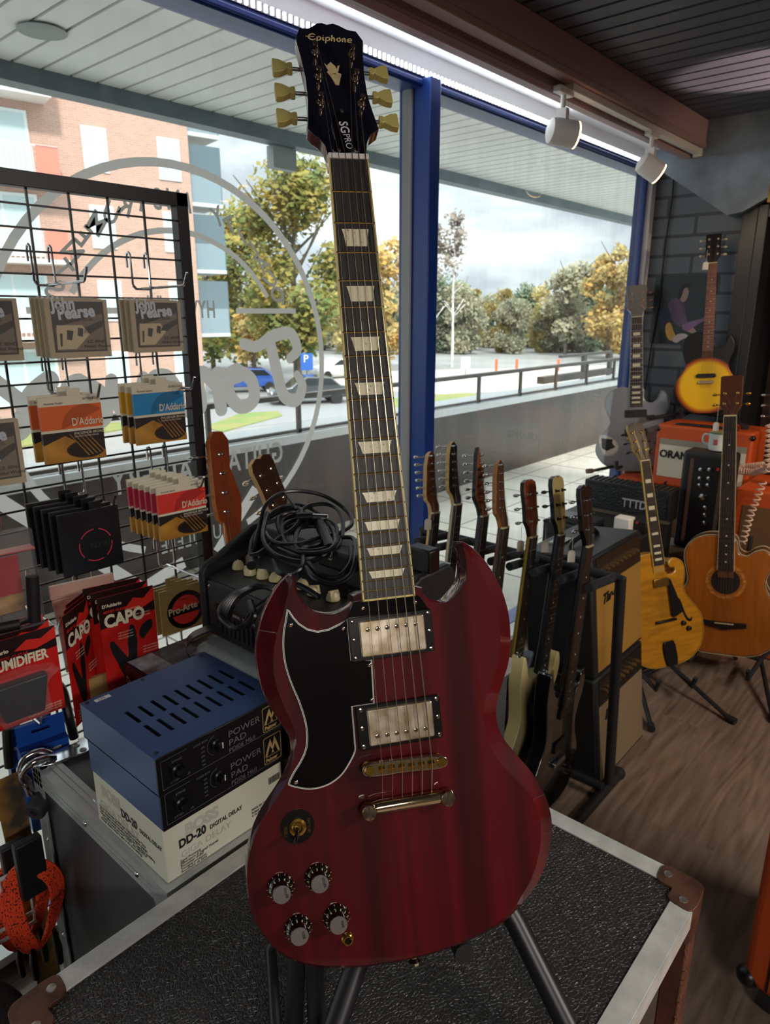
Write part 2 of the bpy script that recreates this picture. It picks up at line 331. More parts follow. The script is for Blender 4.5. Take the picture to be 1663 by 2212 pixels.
# far wall of dark painted block, slanted duct boxing, doorway
def brick_mat(c1, c2, mc, bw, rh, ms, axis, rough=.5, bump=.6, off=.5):
    m = bpy.data.materials.new('masonry'); m.use_nodes = True; t = m.node_tree; b = t.nodes['Principled BSDF']; l = t.links.new
    tcn = N(t, 'ShaderNodeTexCoord'); sp = N(t, 'ShaderNodeSeparateXYZ'); cb = N(t, 'ShaderNodeCombineXYZ')
    l(tcn.outputs['Object'], sp.inputs[0]); l(sp.outputs[axis], cb.inputs[0]); l(sp.outputs[2], cb.inputs[1])
    br = N(t, 'ShaderNodeTexBrick'); br.offset = off; br.inputs['Scale'].default_value = 1; br.inputs['Brick Width'].default_value = bw; br.inputs['Row Height'].default_value = rh
    br.inputs['Mortar Size'].default_value = ms; br.inputs['Color1'].default_value = lin(c1); br.inputs['Color2'].default_value = lin(c2); br.inputs['Mortar'].default_value = lin(mc); l(cb.outputs[0], br.inputs[0])
    l(br.outputs[0], b.inputs['Base Color']); b.inputs['Roughness'].default_value = rough
    bp = N(t, 'ShaderNodeBump'); bp.inputs['Strength'].default_value = bump; bp.inputs['Distance'].default_value = .006; bp.invert = True; l(br.outputs['Fac'], bp.inputs['Height']); l(bp.outputs[0], b.inputs['Normal'])
    return m
B(4.0, 4.12, 1.03, 1.66, FL, CE).build('wall_back', brick_mat('#6a6f76', '#60666d', '#3a3d42', .30, .098, .008, 1, .4, .8), kind='structure')
B(4.0, 4.1, -3.2, .55, FL, CE).build('wall_back', mat('#19191b', .7), kind='structure')
B(4.35, 4.45, .3, 1.1, FL, .6).build('wall_niche', mat('#8a6a52', .7, bump=.6, bscale=40, col2='#5f463a', vscale=6), kind='structure')
mb = MB(); mb.box(3.90, 4.02, 1.03, 1.10, FL, .50); mb.box(3.90, 4.35, .985, 1.03, FL, .50); mb.box(3.9, 4.02, .50, .985, .44, .50); mb.box(3.9, 4.35, .5, .55, FL, .5)
mb.build('door_1', mat('#1a1d22', .5), kind='structure', bevel=.003)
duct = MB().prism([(1.40, .90), (1.72, .84), (1.60, .76), (1.16, .46), (1.09, .47), (.92, .56), (.60, .70), (.60, .90)], 3.86, 4.0, M=Matrix(((0, 0, 1, 0), (1, 0, 0, 0), (0, 1, 0, 0), (0, 0, 0, 1))))
duct.build('wall_boxing', mat('#7b8a99', .45, bump=.8, bscale=9, var=.35, vscale=5, detail=6), kind='structure')
B(3.85, 4.0, .45, .985, .50, .58).build('trim_2', mat('#8a6a22', .6, var=.3), kind='structure')
wm = mat('#332c27', .8, var=.5, vscale=2, detail=5)
B(-3.3, -3.2, -3.2, 1.66, FL, CE).build('wall_left', wm, kind='structure')
B(-3.3, 4.1, -3.3, -3.2, FL, CE).build('wall_rear', wm, kind='structure')
mb = MB(); mb.box(-3.3, 4.5, -3.3, 1.34, CE+.06, CE+.12); mb.box(4.0, 4.45, .3, 1.1, .6, .66); mb.box(4.0, 4.4, .25, .3, FL, .6); mb.box(4.1, 4.4, 1.1, 1.15, FL, .6); mb.box(-3.3, 4.1, 1.3, 1.7, CE, CE+.12); mb.build('roof_slab', wm, kind='structure')
# LED strip along the window head
led = thing('light_strip', 'long strip of bright white LEDs along the top of the blue window frame', 'light strip', (1, 1.566, .737))
B(-3.2, 2.9, -.002, .006, -.012, .008).build('strip_backing', mat('#77797c', .6), led)
lm = bpy.data.materials.new('led'); lm.use_nodes = True; lb = lm.node_tree.nodes['Principled BSDF']; lb.inputs['Emission Color'].default_value = (.93, .97, 1, 1); lb.inputs['Emission Strength'].default_value = 5.5; lb.inputs['Base Color'].default_value = (.9, .9, .9, 1)
mb = MB(); x = -.6
while x < 2.85: mb.box(x, x+.0085, -.006, -.002, -.010, .007); x += .0205
mb.build('diodes', lm, led)['kind'] = 'stuff'
light('light_strip_glow', 'AREA', (1.1, 1.555, .738), 4, (.86, .93, 1), shape='RECTANGLE', size=3.6, size_y=.012, to=(1.1, 1.40, .775))
# lighting track and spot heads
tr = thing('lighting_track', 'long white lighting track under the brown beam', 'track', (2.5, 1.33, .76))
B(-.0, 1.36, -.017, .017, -.012, .014).build('track_rail', WHT, tr, bevel=.002); B(1.34, 1.37, -.02, .02, -.02, .016).build('end_cap', WHT, tr)
tr2 = thing('lighting_track', 'white lighting track fixed to the pale soffit above the window', 'track', (1.85, 1.43, .79)); B(0, 2.0, -.014, .014, -.02, .01).build('track_rail', WHT, tr2)
warm = mat((1, .62, .25), emit=9)
def spot(x, y, z, d, label, r=.045, ln=.10):
    s = thing('track_spotlight', label, 'spotlight', (x, y, z), group='spotlights on the track'); d = V(d).normalized()
    B(-.05, .05, -.015, .015, .118, .14).build('track_adapter', WHT, s, bevel=.003)
    mb = MB(); mb.cyl((0, 0, .118), (0, 0, .07), .009); mb.box(-.012, .012, -.02, .02, .035, .075); mb.build('bracket', WHT, s)
    mb = MB(); mb.lathe([(r*.55, -ln*.5), (r*.92, -ln*.42), (r, -ln*.2), (r, ln*.5), (r*.9, ln*.5), (r*.9, ln*.42)], ax=d, n=28); mb.build('lamp_housing', WHT, s)
    mb = MB(); mb.lathe([(r*.96, ln*.5), (r*.98, ln*.5+.005), (r*.9, ln*.5+.006)], ax=d, n=28); mb.build('bulb', warm, s)
    light('spotlight_light', 'SPOT', V((x, y, z))+d*.07, 9, (1, .74, .48), spot_size=R(62), spot_blend=.5, shadow_soft_size=.03, to=V((x, y, z))+d)
spot(2.47, 1.335, .615, (.75, -.62, -.12), 'white cylindrical track spotlight nearer the blue mullion')
spot(3.28, 1.335, .615, (.55, -.55, -.45), 'white cylindrical track spotlight near the dark far corner')
for lx, ly, nm in ((1.6, -1.9, 'right'), (-1.2, -1.9, 'left')):  # fittings for the added fill lamps, out of view
    s = thing('fill_lamp', 'long unseen lamp added as fill over the shop floor, behind the camera on the '+nm, 'lamp', (lx, ly, .85)); B(-.62, .62, -.17, .17, .0, .05).build('lamp_body', WHT, s)
    B(-.6, .6, -.15, .15, -.004, .0).build('diffuser', mat((1, .9, .8), emit=3), s)
# ================================================================== outside
def slab_mat():
    m = brick_mat('#b3aea3', '#a8a398', '#7f7a70', .6, .6, .008, 0, .8, .3, 0); return m
pv = MB().box(-6, 16, 1.66, 3.6, FL-.1, FL); o = pv.build('pavement', mat('#ddd7ca', .8, var=.12, vscale=2.5, detail=6), kind='structure')
mb = MB()
for i in range(30): mb.box(-5+i*.6, -5+i*.6+.008, 1.66, 3.5, FL, FL+.002)
for y in (2.2, 2.8, 3.3): mb.box(-6, 12, y, y+.008, FL, FL+.002)
mb.build('pavement_joints', mat('#8c867a', .9), kind='structure')
B(-6, 12, 3.5, 3.62, FL, -.83).build('parapet', mat('#262c2c', .3, col2='#45302a', vscale=1.4, detail=5), kind='structure')  # brown patches stand in for warm reflections, mixed into the wall colour
mb = MB(); mb.box(-6, 12, 3.44, 3.5, -.83, -.775, 0); mb.box(-6, 12, 3.5, 3.92, -.83, -.79, 1); mb.build('parapet_ledge', [mat('#e3e8ea', .35), mat('#a9adad', .4)], kind='structure')
rg = thing('balcony_railing', 'dark grey metal railing running along the terrace parapet', 'railing', (3, 3.5, -.8)); rm = mat('#4b4743', .4, .3)
B(-8, 9, -.03, .03, .255, .285).build('top_rail', rm, rg); B(-8, 9, -.012, .012, .03, .05).build('lower_rail', rm, rg)
for i in range(-3, 10):
    B(-.014, .014, -.012, .012, 0, .26).build('railing_post', rm, rg, loc=(4.545+.716*i-3, 0, 0))
q0, q1 = P(1210, 771, Y=5.4), P(1320, 757, Y=5.4); zr_ = (q0.z+q1.z)/2
rg2 = thing('balcony_railing', 'short far railing at the right end of the terrace', 'railing', (q0.x, 5.4, zr_-.45)); lr_ = q1.x-q0.x; B(0, lr_, -.03, .03, .42, .46).build('top_rail', rm, rg2); B(-.6, lr_, -.06, .06, .05, .16).build('lower_rail', rm, rg2)
for i in range(2): B(-.05, .05, -.03, .03, -1.6, .42).build('railing_post', rm, rg2, loc=(lr_*(.45+.54*i), 0, 0))
# canopy with boarded soffit
mb = MB(); mb.box(-6, 14, 1.66, 3.42, 1.062, 1.10, 1); x = -5.9
while x < 13.9:
    mb.box(x, x+.112, 1.66, 3.42, 1.03, 1.062, 0); x += .1275
mb.build('canopy_soffit', [mat('#f0f2ef', .55, var=.05, vscale=1.5), mat('#6b7271', .7)], kind='structure')
B(-6, 14, 3.42, 3.52, .955, 1.14).build('canopy_edge', mat('#5f7078', .45, var=.15, vscale=6), kind='structure')
B(-6, 14, 1.66, 3.5, 1.10, 1.14).build('canopy_roof', mat('#5f7078', .5), kind='structure')
B(-6, 14, 1.6, 1.68, .80, 1.10).build('wall_front', mat('#a8adab', .6), kind='structure')
tag(MB().lathe([(.0, 0), (.085, 0), (.09, -.006), (.06, -.01), (0, -.01)], (1.42, 2.97, 1.028), n=24).build('soffit_lamp', mat('#77827f', .4)), 'round grey lamp recessed in the boarded canopy', 'lamp')
tag(B(-.09, .09, -.03, .03, -.12, .0).build('canopy_bracket', mat('#8b9493', .5), loc=(3.05, 3.50, .95)), 'small grey box fixed under the canopy edge', 'bracket')
# street level
GZ = -4.7
B(-60, 160, 5, 260, GZ-.3, GZ).build('ground', mat('#8f8f8c', .9, var=.12, vscale=.2), kind='structure')
B(-60, 160, 3.9, 5.2, GZ, -2.4).build('terrace_wall', mat('#77736c', .8), kind='structure')
def patch(name, px, z, m, lab, cat):
    ps = [P(a, b, z=GZ) for a, b in px]; mb = MB(); mb.prism([(p.x, p.y) for p in ps], GZ, GZ+z); return mb.build(name, m)
gr = mat('#728a4a', .9, var=.3, vscale=.8, col2='#8f8a55', detail=6)
for px, lab in (([(0, 975), (0, 948), (200, 920), (330, 908), (330, 918)], 'strip of green lawn with fallen leaves behind the card packs'), ([(850, 905), (850, 862), (1010, 850), (1060, 862), (930, 890)], 'patch of green grass beside the mullion'), ([(440, 925), (520, 895), (600, 890), (610, 900), (480, 935)], 'small verge of grass by the street')):
    o = patch('lawn', px, .06, gr, lab, 'lawn'); tag(o, lab, 'lawn'); o['kind'] = 'stuff'
o = patch('parking_lot', [(720, 838), (720, 806), (1320, 790), (1330, 830), (960, 852)], .03, mat('#c9c0b4', .9, var=.06, vscale=.5), '', ''); o['kind'] = 'structure'
o = patch('street', [(300, 900), (480, 872), (900, 852), (900, 880), (450, 935), (300, 960)], .02, mat('#8e8f90', .9), '', ''); o['kind'] = 'structure'
# brick apartment house
c0 = P(432, 676, d=33); ang = R(-10.7); bx = V((math.cos(ang+PI/1)*1, math.sin(ang+PI)*1, 0))   # facade runs from its right corner to the left
bx = -V((math.cos(R(-10.7)), math.sin(R(-10.7)), 0)); by = V((-bx.y, bx.x, 0)); 
if by.y < 0: by = -by
M = Matrix(((bx.x, by.x, 0, c0.x), (bx.y, by.y, 0, c0.y), (0, 0, 1, GZ), (0, 0, 0, 1)))
ap = thing('apartment_building', 'tall brown brick apartment block with balconies across the street', 'building', M=M)
B(0, 30, 0, 12, 0, 22).build('wall', brick_mat('#bb9787', '#b18d7d', '#bca698', .28, .085, .012, 0, .9, .2), ap)
wf = mat('#dfe9ea', .4); gl = mat('#b9d3d6', .1, spec=1.0); sal = mat('#cf7d6b', .6)
def win_at(x, z, wd, ht):
    f = B(x, x+wd, -.06, .02, z, z+ht).build('window', wf, ap); MB().box(x+.12, x+wd*.5-.05, -.075, -.05, z+.14, z+ht-.12).box(x+wd*.5+.05, x+wd-.12, -.075, -.05, z+.14, z+ht-.12).build('pane', gl, f)
for fl in range(7):
    z = 1.0+fl*3.0
    win_at(.45, z+.35, 1.0, 1.7); win_at(3.6, z+.35, 1.0, 1.7)
    for bxx in (6.6, 14.2, 20):
        win_at(bxx, z-.1, 2.6, 2.35)
        if fl:
            bl = MB(); bl.box(bxx-.7, bxx+3.1, -1.2, 0, z-.42, z-.25, 0); 
            b_ = bl.build('balcony', [WHT], ap)
            mb = MB(); mb.box(bxx-.7, bxx-.62, -1.2, 0, z-.25, z+.85); mb.box(bxx-.7, bxx+.1, -1.22, -1.16, z-.25, z+.85); mb.box(bxx+3.0, bxx+3.1, -1.2, 0, z-.25, z+.85)
            mb.build('balcony_screen', sal, b_)
            mb = MB(); mb.box(bxx-.7, bxx+3.1, -1.22, -1.17, z+.8, z+.87)
            for k in range(16): mb.box(bxx+.2+k*.18, bxx+.24+k*.18, -1.2, -1.17, z-.25, z+.8)
            mb.build('baluster_rail', mat('#d7c3c0', .5), b_)
gb = mat('#8fa3ad', .15, spec=.9, alpha=.8)
for fl in range(1, 7):
    b_ = B(-2.0, -.0, 1.0, 3.2, .55+fl*3, .72+fl*3).build('balcony', mat('#c7ced0', .5), ap)
    mb = MB(); mb.box(-2.0, -1.95, 1.0, 3.2, .72+fl*3, 1.9+fl*3); mb.box(-2, 0, 1.0, 1.05, .72+fl*3, 1.9+fl*3); mb.build('glass_screen', gb, b_)
    B(-2.0, 0, 1.0, 1.04, 1.9+fl*3, 3.2+fl*3).build('balcony_glazing', mat('#5d6f78', .1, spec=.9), b_) if fl in (1, 2, 3) else None
# cars
def car(px, py, d, rz, c, label, L_=4.3, k=1.0):
    g = P(px, py, d=d); r = thing('parked_car', label, 'car', (g.x, g.y, GZ), rz=rz)
    prof = [(-2.1, .35), (-2.15, .75), (-1.95, .95), (-1.55, 1.0), (-1.05, 1.42), (.3, 1.48), (.75, 1.3), (1.15, .98), (1.95, .85), (2.15, .62), (2.15, .35)]
    mm = Matrix(((1, 0, 0, 0), (0, 0, -1, 0), (0, 1, 0, 0), (0, 0, 0, 1)))
    MB().prism(prof, -.86, .86, M=mm).build('body', mat(c, .25, coat=1), r, bevel=.08, seg=2)
    gm = mat('#23282c', .08)
    MB().prism([(-1.4, 1.02), (-1.0, 1.36), (.25, 1.41), (.85, 1.02)], -.87, .87, M=mm).build('window', gm, r)
    for x in (-1.3, 1.35):
        for y in (-.8, .8): MB().cyl((x, y-.1, .32), (x, y+.1, .32), .32, n=16).build('wheel', mat('#1a1a1a', .7), r)
    for y in (-.6, .6): B(2.12, 2.18, y-.2, y+.2, .62, .74).build('headlight', mat('#f0efe6', .1), r); B(-2.2, -2.12, y-.18, y+.18, .72, .86).build('tail_light', mat('#b01818', .2), r)
    return r
car(532, 820, 43, R(150), '#2a4f9e', 'blue hatchback parked behind the window lettering')
car(668, 850, 37.5, R(150), '#34393e', 'dark grey car by the street, in front of the big tree')
car(730, 812, 52, R(165), '#e3e6e8', 'white car parked far back beside the guitar neck')
# trees
rnd = random.Random(4)
def foliage(n, rx, rz, size, cz, seed, hang=0):
    r_ = random.Random(seed); mb = MB(); blobs = []
    for i in range(22):
        a = r_.uniform(0, 2*PI); t = r_.uniform(-1, 1); rr = math.sqrt(max(0, 1-t*t))*r_.uniform(.25, .85)
        blobs.append((V((rx*rr*math.cos(a), rx*rr*math.sin(a), cz+rz*t*.85)), r_.uniform(.28, .5)*rx))
    for i in range(n):
        c, br = blobs[i % len(blobs)]
        d = V((r_.gauss(0, 1), r_.gauss(0, 1), r_.gauss(0, 1))).normalized()*br*r_.uniform(.35, 1.1); p = c+d
        u = V((r_.gauss(0, 1), r_.gauss(0, 1), r_.gauss(0, 1))).normalized(); v = u.orthogonal().normalized(); s_ = size*r_.uniform(.6, 1.3)
        mb.add([p-u*s_, p+v*s_*.8, p+u*s_, p-v*s_*.8], [(0, 1, 2, 3)])
    return mb
def leafm(a, b, c=None):
    m = bpy.data.materials.new('leaves'); m.use_nodes = True; t = m.node_tree; bs = t.nodes['Principled BSDF']; l = t.links.new
    tcn = N(t, 'ShaderNodeTexCoord'); n = N(t, 'ShaderNodeTexNoise'); n.inputs['Scale'].default_value = .55; n.inputs['Detail'].default_value = 4; l(tcn.outputs['Object'], n.inputs[0])
    r = N(t, 'ShaderNodeValToRGB'); el = r.color_ramp.elements; el[0].position = .38; el[0].color = lin(a); el[1].position = .62; el[1].color = lin(b); l(n.outputs[0], r.inputs[0]); l(r.outputs[0], bs.inputs['Base Color'])
    bs.inputs['Roughness'].default_value = .8; tl = N(t, 'ShaderNodeBsdfTranslucent'); l(r.outputs[0], tl.inputs[0]); mx = N(t, 'ShaderNodeMixShader'); mx.inputs[0].default_value = .35
    o = t.nodes['Material Output']; l(bs.outputs[0], mx.inputs[1]); l(tl.outputs[0], mx.inputs[2]); l(mx.outputs[0], o.inputs[0]); return m
LG = leafm('#667f48', '#b3a050'); LY = leafm('#b5a262', '#d0c48e'); LO = leafm('#cfa85c', '#c8bc86'); LP = leafm('#a5a890', '#c0ba9e'); LB = leafm('#968c82', '#a99e90'); LD = leafm('#6f8468', '#8c9a7c')  # pale tones carry the distance haze in the leaf colour
def tree(px, base_d, h, rx, fm, label, n=2500, size=.28, bark='#6f675c', bare=.3, group=None, seed=1, name='autumn_tree', cat='tree', tr=.22):
    g = P(px, 700, d=base_d); r = thing(name, label, cat, (g.x, g.y, GZ), group=group)
    q = random.Random(seed); mb = MB(); pts = [(q.uniform(-.1, .1)*i*.3, q.uniform(-.1, .1)*i*.3, h*i/6) for i in range(6)]
    mb.tube(pts, [tr*(1-i*.15) for i in range(6)], 8)
    for i in range(9):
        z = h*q.uniform(.3, .75); a = q.uniform(0, 2*PI); ln = rx*q.uniform(.5, .9); mb.tube([(0, 0, z), (ln*.5*math.cos(a), ln*.5*math.sin(a), z+ln*.45), (ln*math.cos(a), ln*math.sin(a), z+ln*1.0)], [tr*.35, tr*.22, .03], 5)
    mb.build('trunk', mat(bark, .9, var=.3, vscale=3), r)
    foliage(n, rx, h*(1-bare)/2, size, h*(bare+(1-bare)/2), seed).build('foliage', fm, r)
    return r
tree(640, 45, 13.4, 4.2, LG, 'big broad tree with green and yellow leaves behind the parked cars', 9000, .22, seed=3, bare=.17, tr=.3)
tree(525, 56, 12.5, 4.4, LG, 'green and yellow tree behind the right end of the brick block', 4500, .26, seed=5, bare=.05)
tree(455, 60, 11.0, 3.6, LG, 'leafy tree right behind the corner of the brick block', 2500, .26, seed=6, bare=.05)
tree(545, 50, 5.2, 1.5, LO, 'small orange-leaved tree beside the script lettering', 900, .2, seed=8, bare=.2)
tree(770, 58, 11.5, 3.4, LY, 'yellow tree behind the guitar neck, right of the big tree', 3000, .26, seed=9, bare=.1)
tree(838, 60, 11, 3.2, LO, 'orange and yellow tree just left of the blue mullion', 2600, .26, seed=10, bare=.1)
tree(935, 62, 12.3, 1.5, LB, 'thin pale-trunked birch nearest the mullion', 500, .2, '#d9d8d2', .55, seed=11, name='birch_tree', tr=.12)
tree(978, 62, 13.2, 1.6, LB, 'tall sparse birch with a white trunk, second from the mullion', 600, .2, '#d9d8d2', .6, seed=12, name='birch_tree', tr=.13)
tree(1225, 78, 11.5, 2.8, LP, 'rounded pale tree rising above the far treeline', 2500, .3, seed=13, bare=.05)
tree(1318, 74, 12.8, 3.0, LO, 'tall orange tree at the right end of the treeline', 3000, .3, seed=14, bare=.02)
tree(1360, 70, 10.5, 2.6, LO, 'orange tree beside the far window post', 2400, .28, seed=15, bare=.02)
protos = []
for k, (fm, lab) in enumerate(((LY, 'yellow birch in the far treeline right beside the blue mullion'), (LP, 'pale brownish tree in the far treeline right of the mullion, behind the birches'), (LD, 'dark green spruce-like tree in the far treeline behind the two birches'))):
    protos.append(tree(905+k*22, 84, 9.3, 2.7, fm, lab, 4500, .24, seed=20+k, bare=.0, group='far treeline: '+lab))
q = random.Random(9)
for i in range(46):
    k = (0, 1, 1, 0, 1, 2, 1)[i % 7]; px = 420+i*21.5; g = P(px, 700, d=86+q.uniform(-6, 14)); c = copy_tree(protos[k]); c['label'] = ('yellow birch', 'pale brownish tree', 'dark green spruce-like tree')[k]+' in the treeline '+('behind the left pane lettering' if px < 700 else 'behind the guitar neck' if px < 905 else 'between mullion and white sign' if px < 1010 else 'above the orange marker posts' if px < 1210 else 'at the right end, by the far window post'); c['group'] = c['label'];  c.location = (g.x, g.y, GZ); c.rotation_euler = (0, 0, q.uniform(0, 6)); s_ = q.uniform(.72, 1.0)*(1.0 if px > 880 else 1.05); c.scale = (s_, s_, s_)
hl = MB(); pts = [P(a, b, d=240) for a, b in ((-400, 660), (200, 655), (600, 660), (900, 652), (1060, 648), (1160, 655), (1400, 640), (2200, 640))]
hl.add([(p.x, p.y, GZ) for p in pts]+[tuple(p) for p in pts]+[(p.x*1.1, p.y*1.1, GZ) for p in pts], [(i, i+1, i+9, i+8) for i in range(7)]+[(i+8, i+9, i+17, i+16) for i in range(7)])
hl.build('distant_hills', mat('#7f8f86', .9, var=.2, vscale=.05), kind='structure')
for px, py, d, c, lab in ((663, 782, 40, '#2f62b5', 'blue parking sign on a post beside the big tree'), (1005, 785, 55, '#e9ecec', 'white sign on a post across the parking lot')):
    g = P(px, 800, d=d); r = thing('street_sign', lab, 'sign', (g.x, g.y, GZ)); tp = P(px, py, d=d).z-GZ
    MB().cyl((0, 0, 0), (0, 0, tp+.4), .04, n=8).build('post', STEEL, r); bd = MB().box(-.35, .35, -.05, -.02, tp-.45, tp+.5).build('sign_board', mat(c, .5), r, loc=(0, 0, 0)); r.rotation_euler = (0, 0, R(-40))
    if 'blue' in lab: text(r, 'letter', 'P', .6, WHT, FR((-.2, -.06, tp), (1, 0, 0), (0, 0, 1)))
for i, px in enumerate((1072, 1116, 1206)):
    g = P(px, 790, d=58); tag(MB().cyl((0, 0, 0), (0, 0, 1.0), .12, n=8).build('bollard', mat('#d9683f', .6), loc=(g.x, g.y, GZ)), ('leftmost of the three orange marker posts by the parking lot', 'middle one of the three orange marker posts by the parking lot', 'rightmost of the three orange marker posts by the parking lot')[i], 'bollard', 'orange marker posts by the parking lot')
# ================================================================== the red double-horned guitar on its stand
RW = ((0.82249, 0.16692, -0.54374), (-0.56854, 0.26906, -0.77741), (0.01653, 0.94855, 0.3162)); TW = V((0.5782, 0.5575, 0.1558))
BASE = V(tuple(sum(RW[i][j]*(0, -.832, 0)[j] for j in range(3)) for i in range(3)))+TW
GM = Matrix([list(RW[i])+[BASE[i]] for i in range(3)]+[[0, 0, 0, 1]])
gt = thing('electric_guitar', 'glossy cherry red left-handed electric guitar with two pointed horns, standing up front', 'guitar', M=GM)
GO = (0, .832, 0)
def GP(name, mb, m, par=None, **k):                        # a part; coordinates are measured from the nut
    o = mb.build(name, m, par or gt, **k)
    if par is None: o.location = GO
    return o
OUT = [[-29.9,-453.2],[-36.6,-462.8],[-46.7,-468.2],[-58.3,-470.7],[-68.6,-469.7],[-77.7,-466.3],[-84.9,-460.1],[-90.1,-451.7],[-92.6,-443.8],[-93.3,-436.1],[-94.0,-428.5],[-98.1,-426.9],[-104.4,-431.1],[-111.6,-437.5],[-116.8,-444.1],[-122.1,-452.3],[-127.0,-460.6],[-131.1,-469.8],[-135.0,-481.0],[-137.9,-493.1],[-139.3,-505.5],[-139.1,-519.6],[-137.1,-534.9],[-133.6,-548.5],[-128.1,-560.6],[-122.0,-572.1],[-115.9,-583.7],[-112.0,-595.0],[-111.1,-607.6],[-115.7,-621.9],[-122.1,-634.1],[-131.1,-645.8],[-140.9,-657.2],[-149.7,-668.7],[-156.6,-680.5],[-161.2,-691.3],[-164.9,-702.7],[-166.9,-716.1],[-167.0,-731.6],[-165.9,-746.5],[-162.7,-760.1],[-157.0,-773.4],[-148.6,-786.9],[-139.1,-797.7],[-128.5,-806.6],[-115.0,-814.1],[-99.4,-820.1],[-80.0,-824.9],[-58.4,-828.8],[-39.1,-830.7],[-12,-832.2],[13.7,-832.0],[35.3,-830.0],[57.3,-827.1],[78.8,-821.7],[96.5,-816.7],[109.6,-808.7],[122.9,-800.2],[135.4,-790.0],[146.2,-777.0],[153.9,-764.2],[159.2,-749.9],[162.3,-736.1],[163.3,-721.9],[162.0,-709.8],[158.2,-695.7],[152.3,-682.1],[144.4,-667.4],[134.3,-653.7],[124.3,-640.1],[116.4,-627.4],[112.5,-615.3],[111.6,-601.8],[112.8,-592.4],[116.6,-580.5],[122.2,-566.9],[130.1,-549.0],[134.0,-533.2],[136.1,-513.5],[136.0,-497.1],[134.5,-484.2],[131.1,-469.2],[125.8,-455.0],[119.2,-443.4],[112.6,-432.7],[104.0,-422.4],[96.0,-415.7],[88.4,-411.2],[86.6,-412.6],[87.5,-419.5],[88.5,-428.6],[89.0,-437.6],[87.7,-446.5],[84.0,-454.2],[77.0,-462.4],[68.8,-469.6],[60.1,-472.2],[51.8,-470.8],[44.7,-467.3],[37.9,-461.3],[32.7,-453.2]]
TOP = [[-30.4,-454.1],[-36.7,-464.0],[-47.0,-469.4],[-59.2,-472.0],[-69.8,-470.9],[-79.5,-467.3],[-87.0,-460.8],[-92.3,-451.9],[-95.0,-443.6],[-95.6,-437.3],[-96.4,-433.0],[-98.6,-436.9],[-100.8,-442.6],[-102.9,-448.2],[-105.1,-453.9],[-107.4,-461.2],[-110.1,-468.4],[-112.8,-474.8],[-116.0,-482.7],[-119.2,-493.2],[-121.9,-505.3],[-123.2,-520.1],[-121.8,-535.2],[-118.0,-550.8],[-113.7,-563.4],[-110.2,-572.7],[-107.8,-581.9],[-106.9,-592.7],[-109.3,-606.4],[-115.1,-621.4],[-121.3,-633.3],[-130.3,-645.0],[-140.0,-656.4],[-148.6,-667.6],[-155.3,-679.5],[-160.0,-689.6],[-163.7,-700.8],[-165.7,-714.1],[-165.8,-729.3],[-164.6,-743.9],[-161.5,-757.1],[-155.9,-770.1],[-147.7,-783.3],[-138.4,-793.8],[-128.1,-802.6],[-115.0,-809.7],[-99.7,-815.5],[-80.4,-820.3],[-59.0,-824.3],[-40.0,-826.1],[-12,-827.6],[12.2,-827.4],[33.5,-825.2],[54.9,-822.3],[76.1,-816.9],[93.6,-809.7],[104.5,-802.8],[114.2,-792.7],[123.5,-782.4],[131.6,-769.9],[136.9,-758.7],[141.5,-745.4],[144.0,-731.7],[144.5,-717.5],[141.8,-703.4],[137.8,-692.3],[129.3,-679.9],[118.4,-665.7],[107.5,-652.5],[99.7,-639.5],[94.0,-626.3],[91.4,-612.7],[91.0,-599.4],[92.6,-590.3],[96.9,-578.6],[104.3,-565.4],[113.1,-547.7],[117.3,-530.3],[119.8,-512.7],[120.1,-494.7],[118.1,-481.0],[113.6,-468.8],[109.0,-457.5],[105.2,-448.1],[101.2,-440.5],[97.2,-432.9],[93.2,-425.4],[89.2,-418.7],[87.2,-417.6],[88.3,-422.2],[89.2,-429.5],[89.2,-438.4],[87.9,-448.1],[84.5,-455.8],[76.5,-464.7],[67.7,-471.3],[58.3,-473.8],[49.4,-472.3],[41.7,-468.4],[34.8,-461.9],[30.5,-453.5]]
def wood_red():
    m = bpy.data.materials.new('cherry_lacquer'); m.use_nodes = True; t = m.node_tree; b = t.nodes['Principled BSDF']; l = t.links.new
    tcn = N(t, 'ShaderNodeTexCoord'); mpn = N(t, 'ShaderNodeMapping'); mpn.inputs['Scale'].default_value = (30, .8, 10); l(tcn.outputs['Object'], mpn.inputs[0])
    n = N(t, 'ShaderNodeTexNoise'); n.inputs['Scale'].default_value = 1.0; n.inputs['Detail'].default_value = 3; l(mpn.outputs[0], n.inputs[0])
    r = N(t, 'ShaderNodeValToRGB'); el = r.color_ramp.elements; el[0].position = .40; el[0].color = lin('#34040a'); el[1].position = .64; el[1].color = lin('#56060f'); l(n.outputs[0], r.inputs[0]); l(r.outputs[0], b.inputs['Base Color'])
    b.inputs['Roughness'].default_value = .5; b.inputs['Coat Weight'].default_value = 1; b.inputs['Coat Roughness'].default_value = .02; b.inputs['Specular IOR Level'].default_value = .12
    return m
RED = wood_red()
zt = -.007; bk = -.040
o_ = [(a/1000, b/1000) for a, b in OUT]; t_ = [(a/1000, b/1000) for a, b in TOP]
pair = cr_spline([o_[i]+t_[i] for i in range(len(o_))], 3)
vs = []; n = len(pair)
def inset(p, q, d):
    return p
rows = []
for (ox, oy, tx, ty) in pair:
    wd = math.hypot(ox-tx, oy-ty); dep = min(.0135, .0006+wd*.55); e1 = min(.45, .0012/max(wd, 1e-4))
    lerp = lambda u: (ox+(tx-ox)*u, oy+(ty-oy)*u)
    rows.append([(tx, ty, zt), lerp(.93)+(zt-.0003-dep*.04,), lerp(e1)+(zt-dep*.86,), (ox, oy, zt-dep-.0012), (ox, oy, bk+.003), lerp(e1)+(bk+.0006,), (tx, ty, bk)])
mb = MB(); K = 7
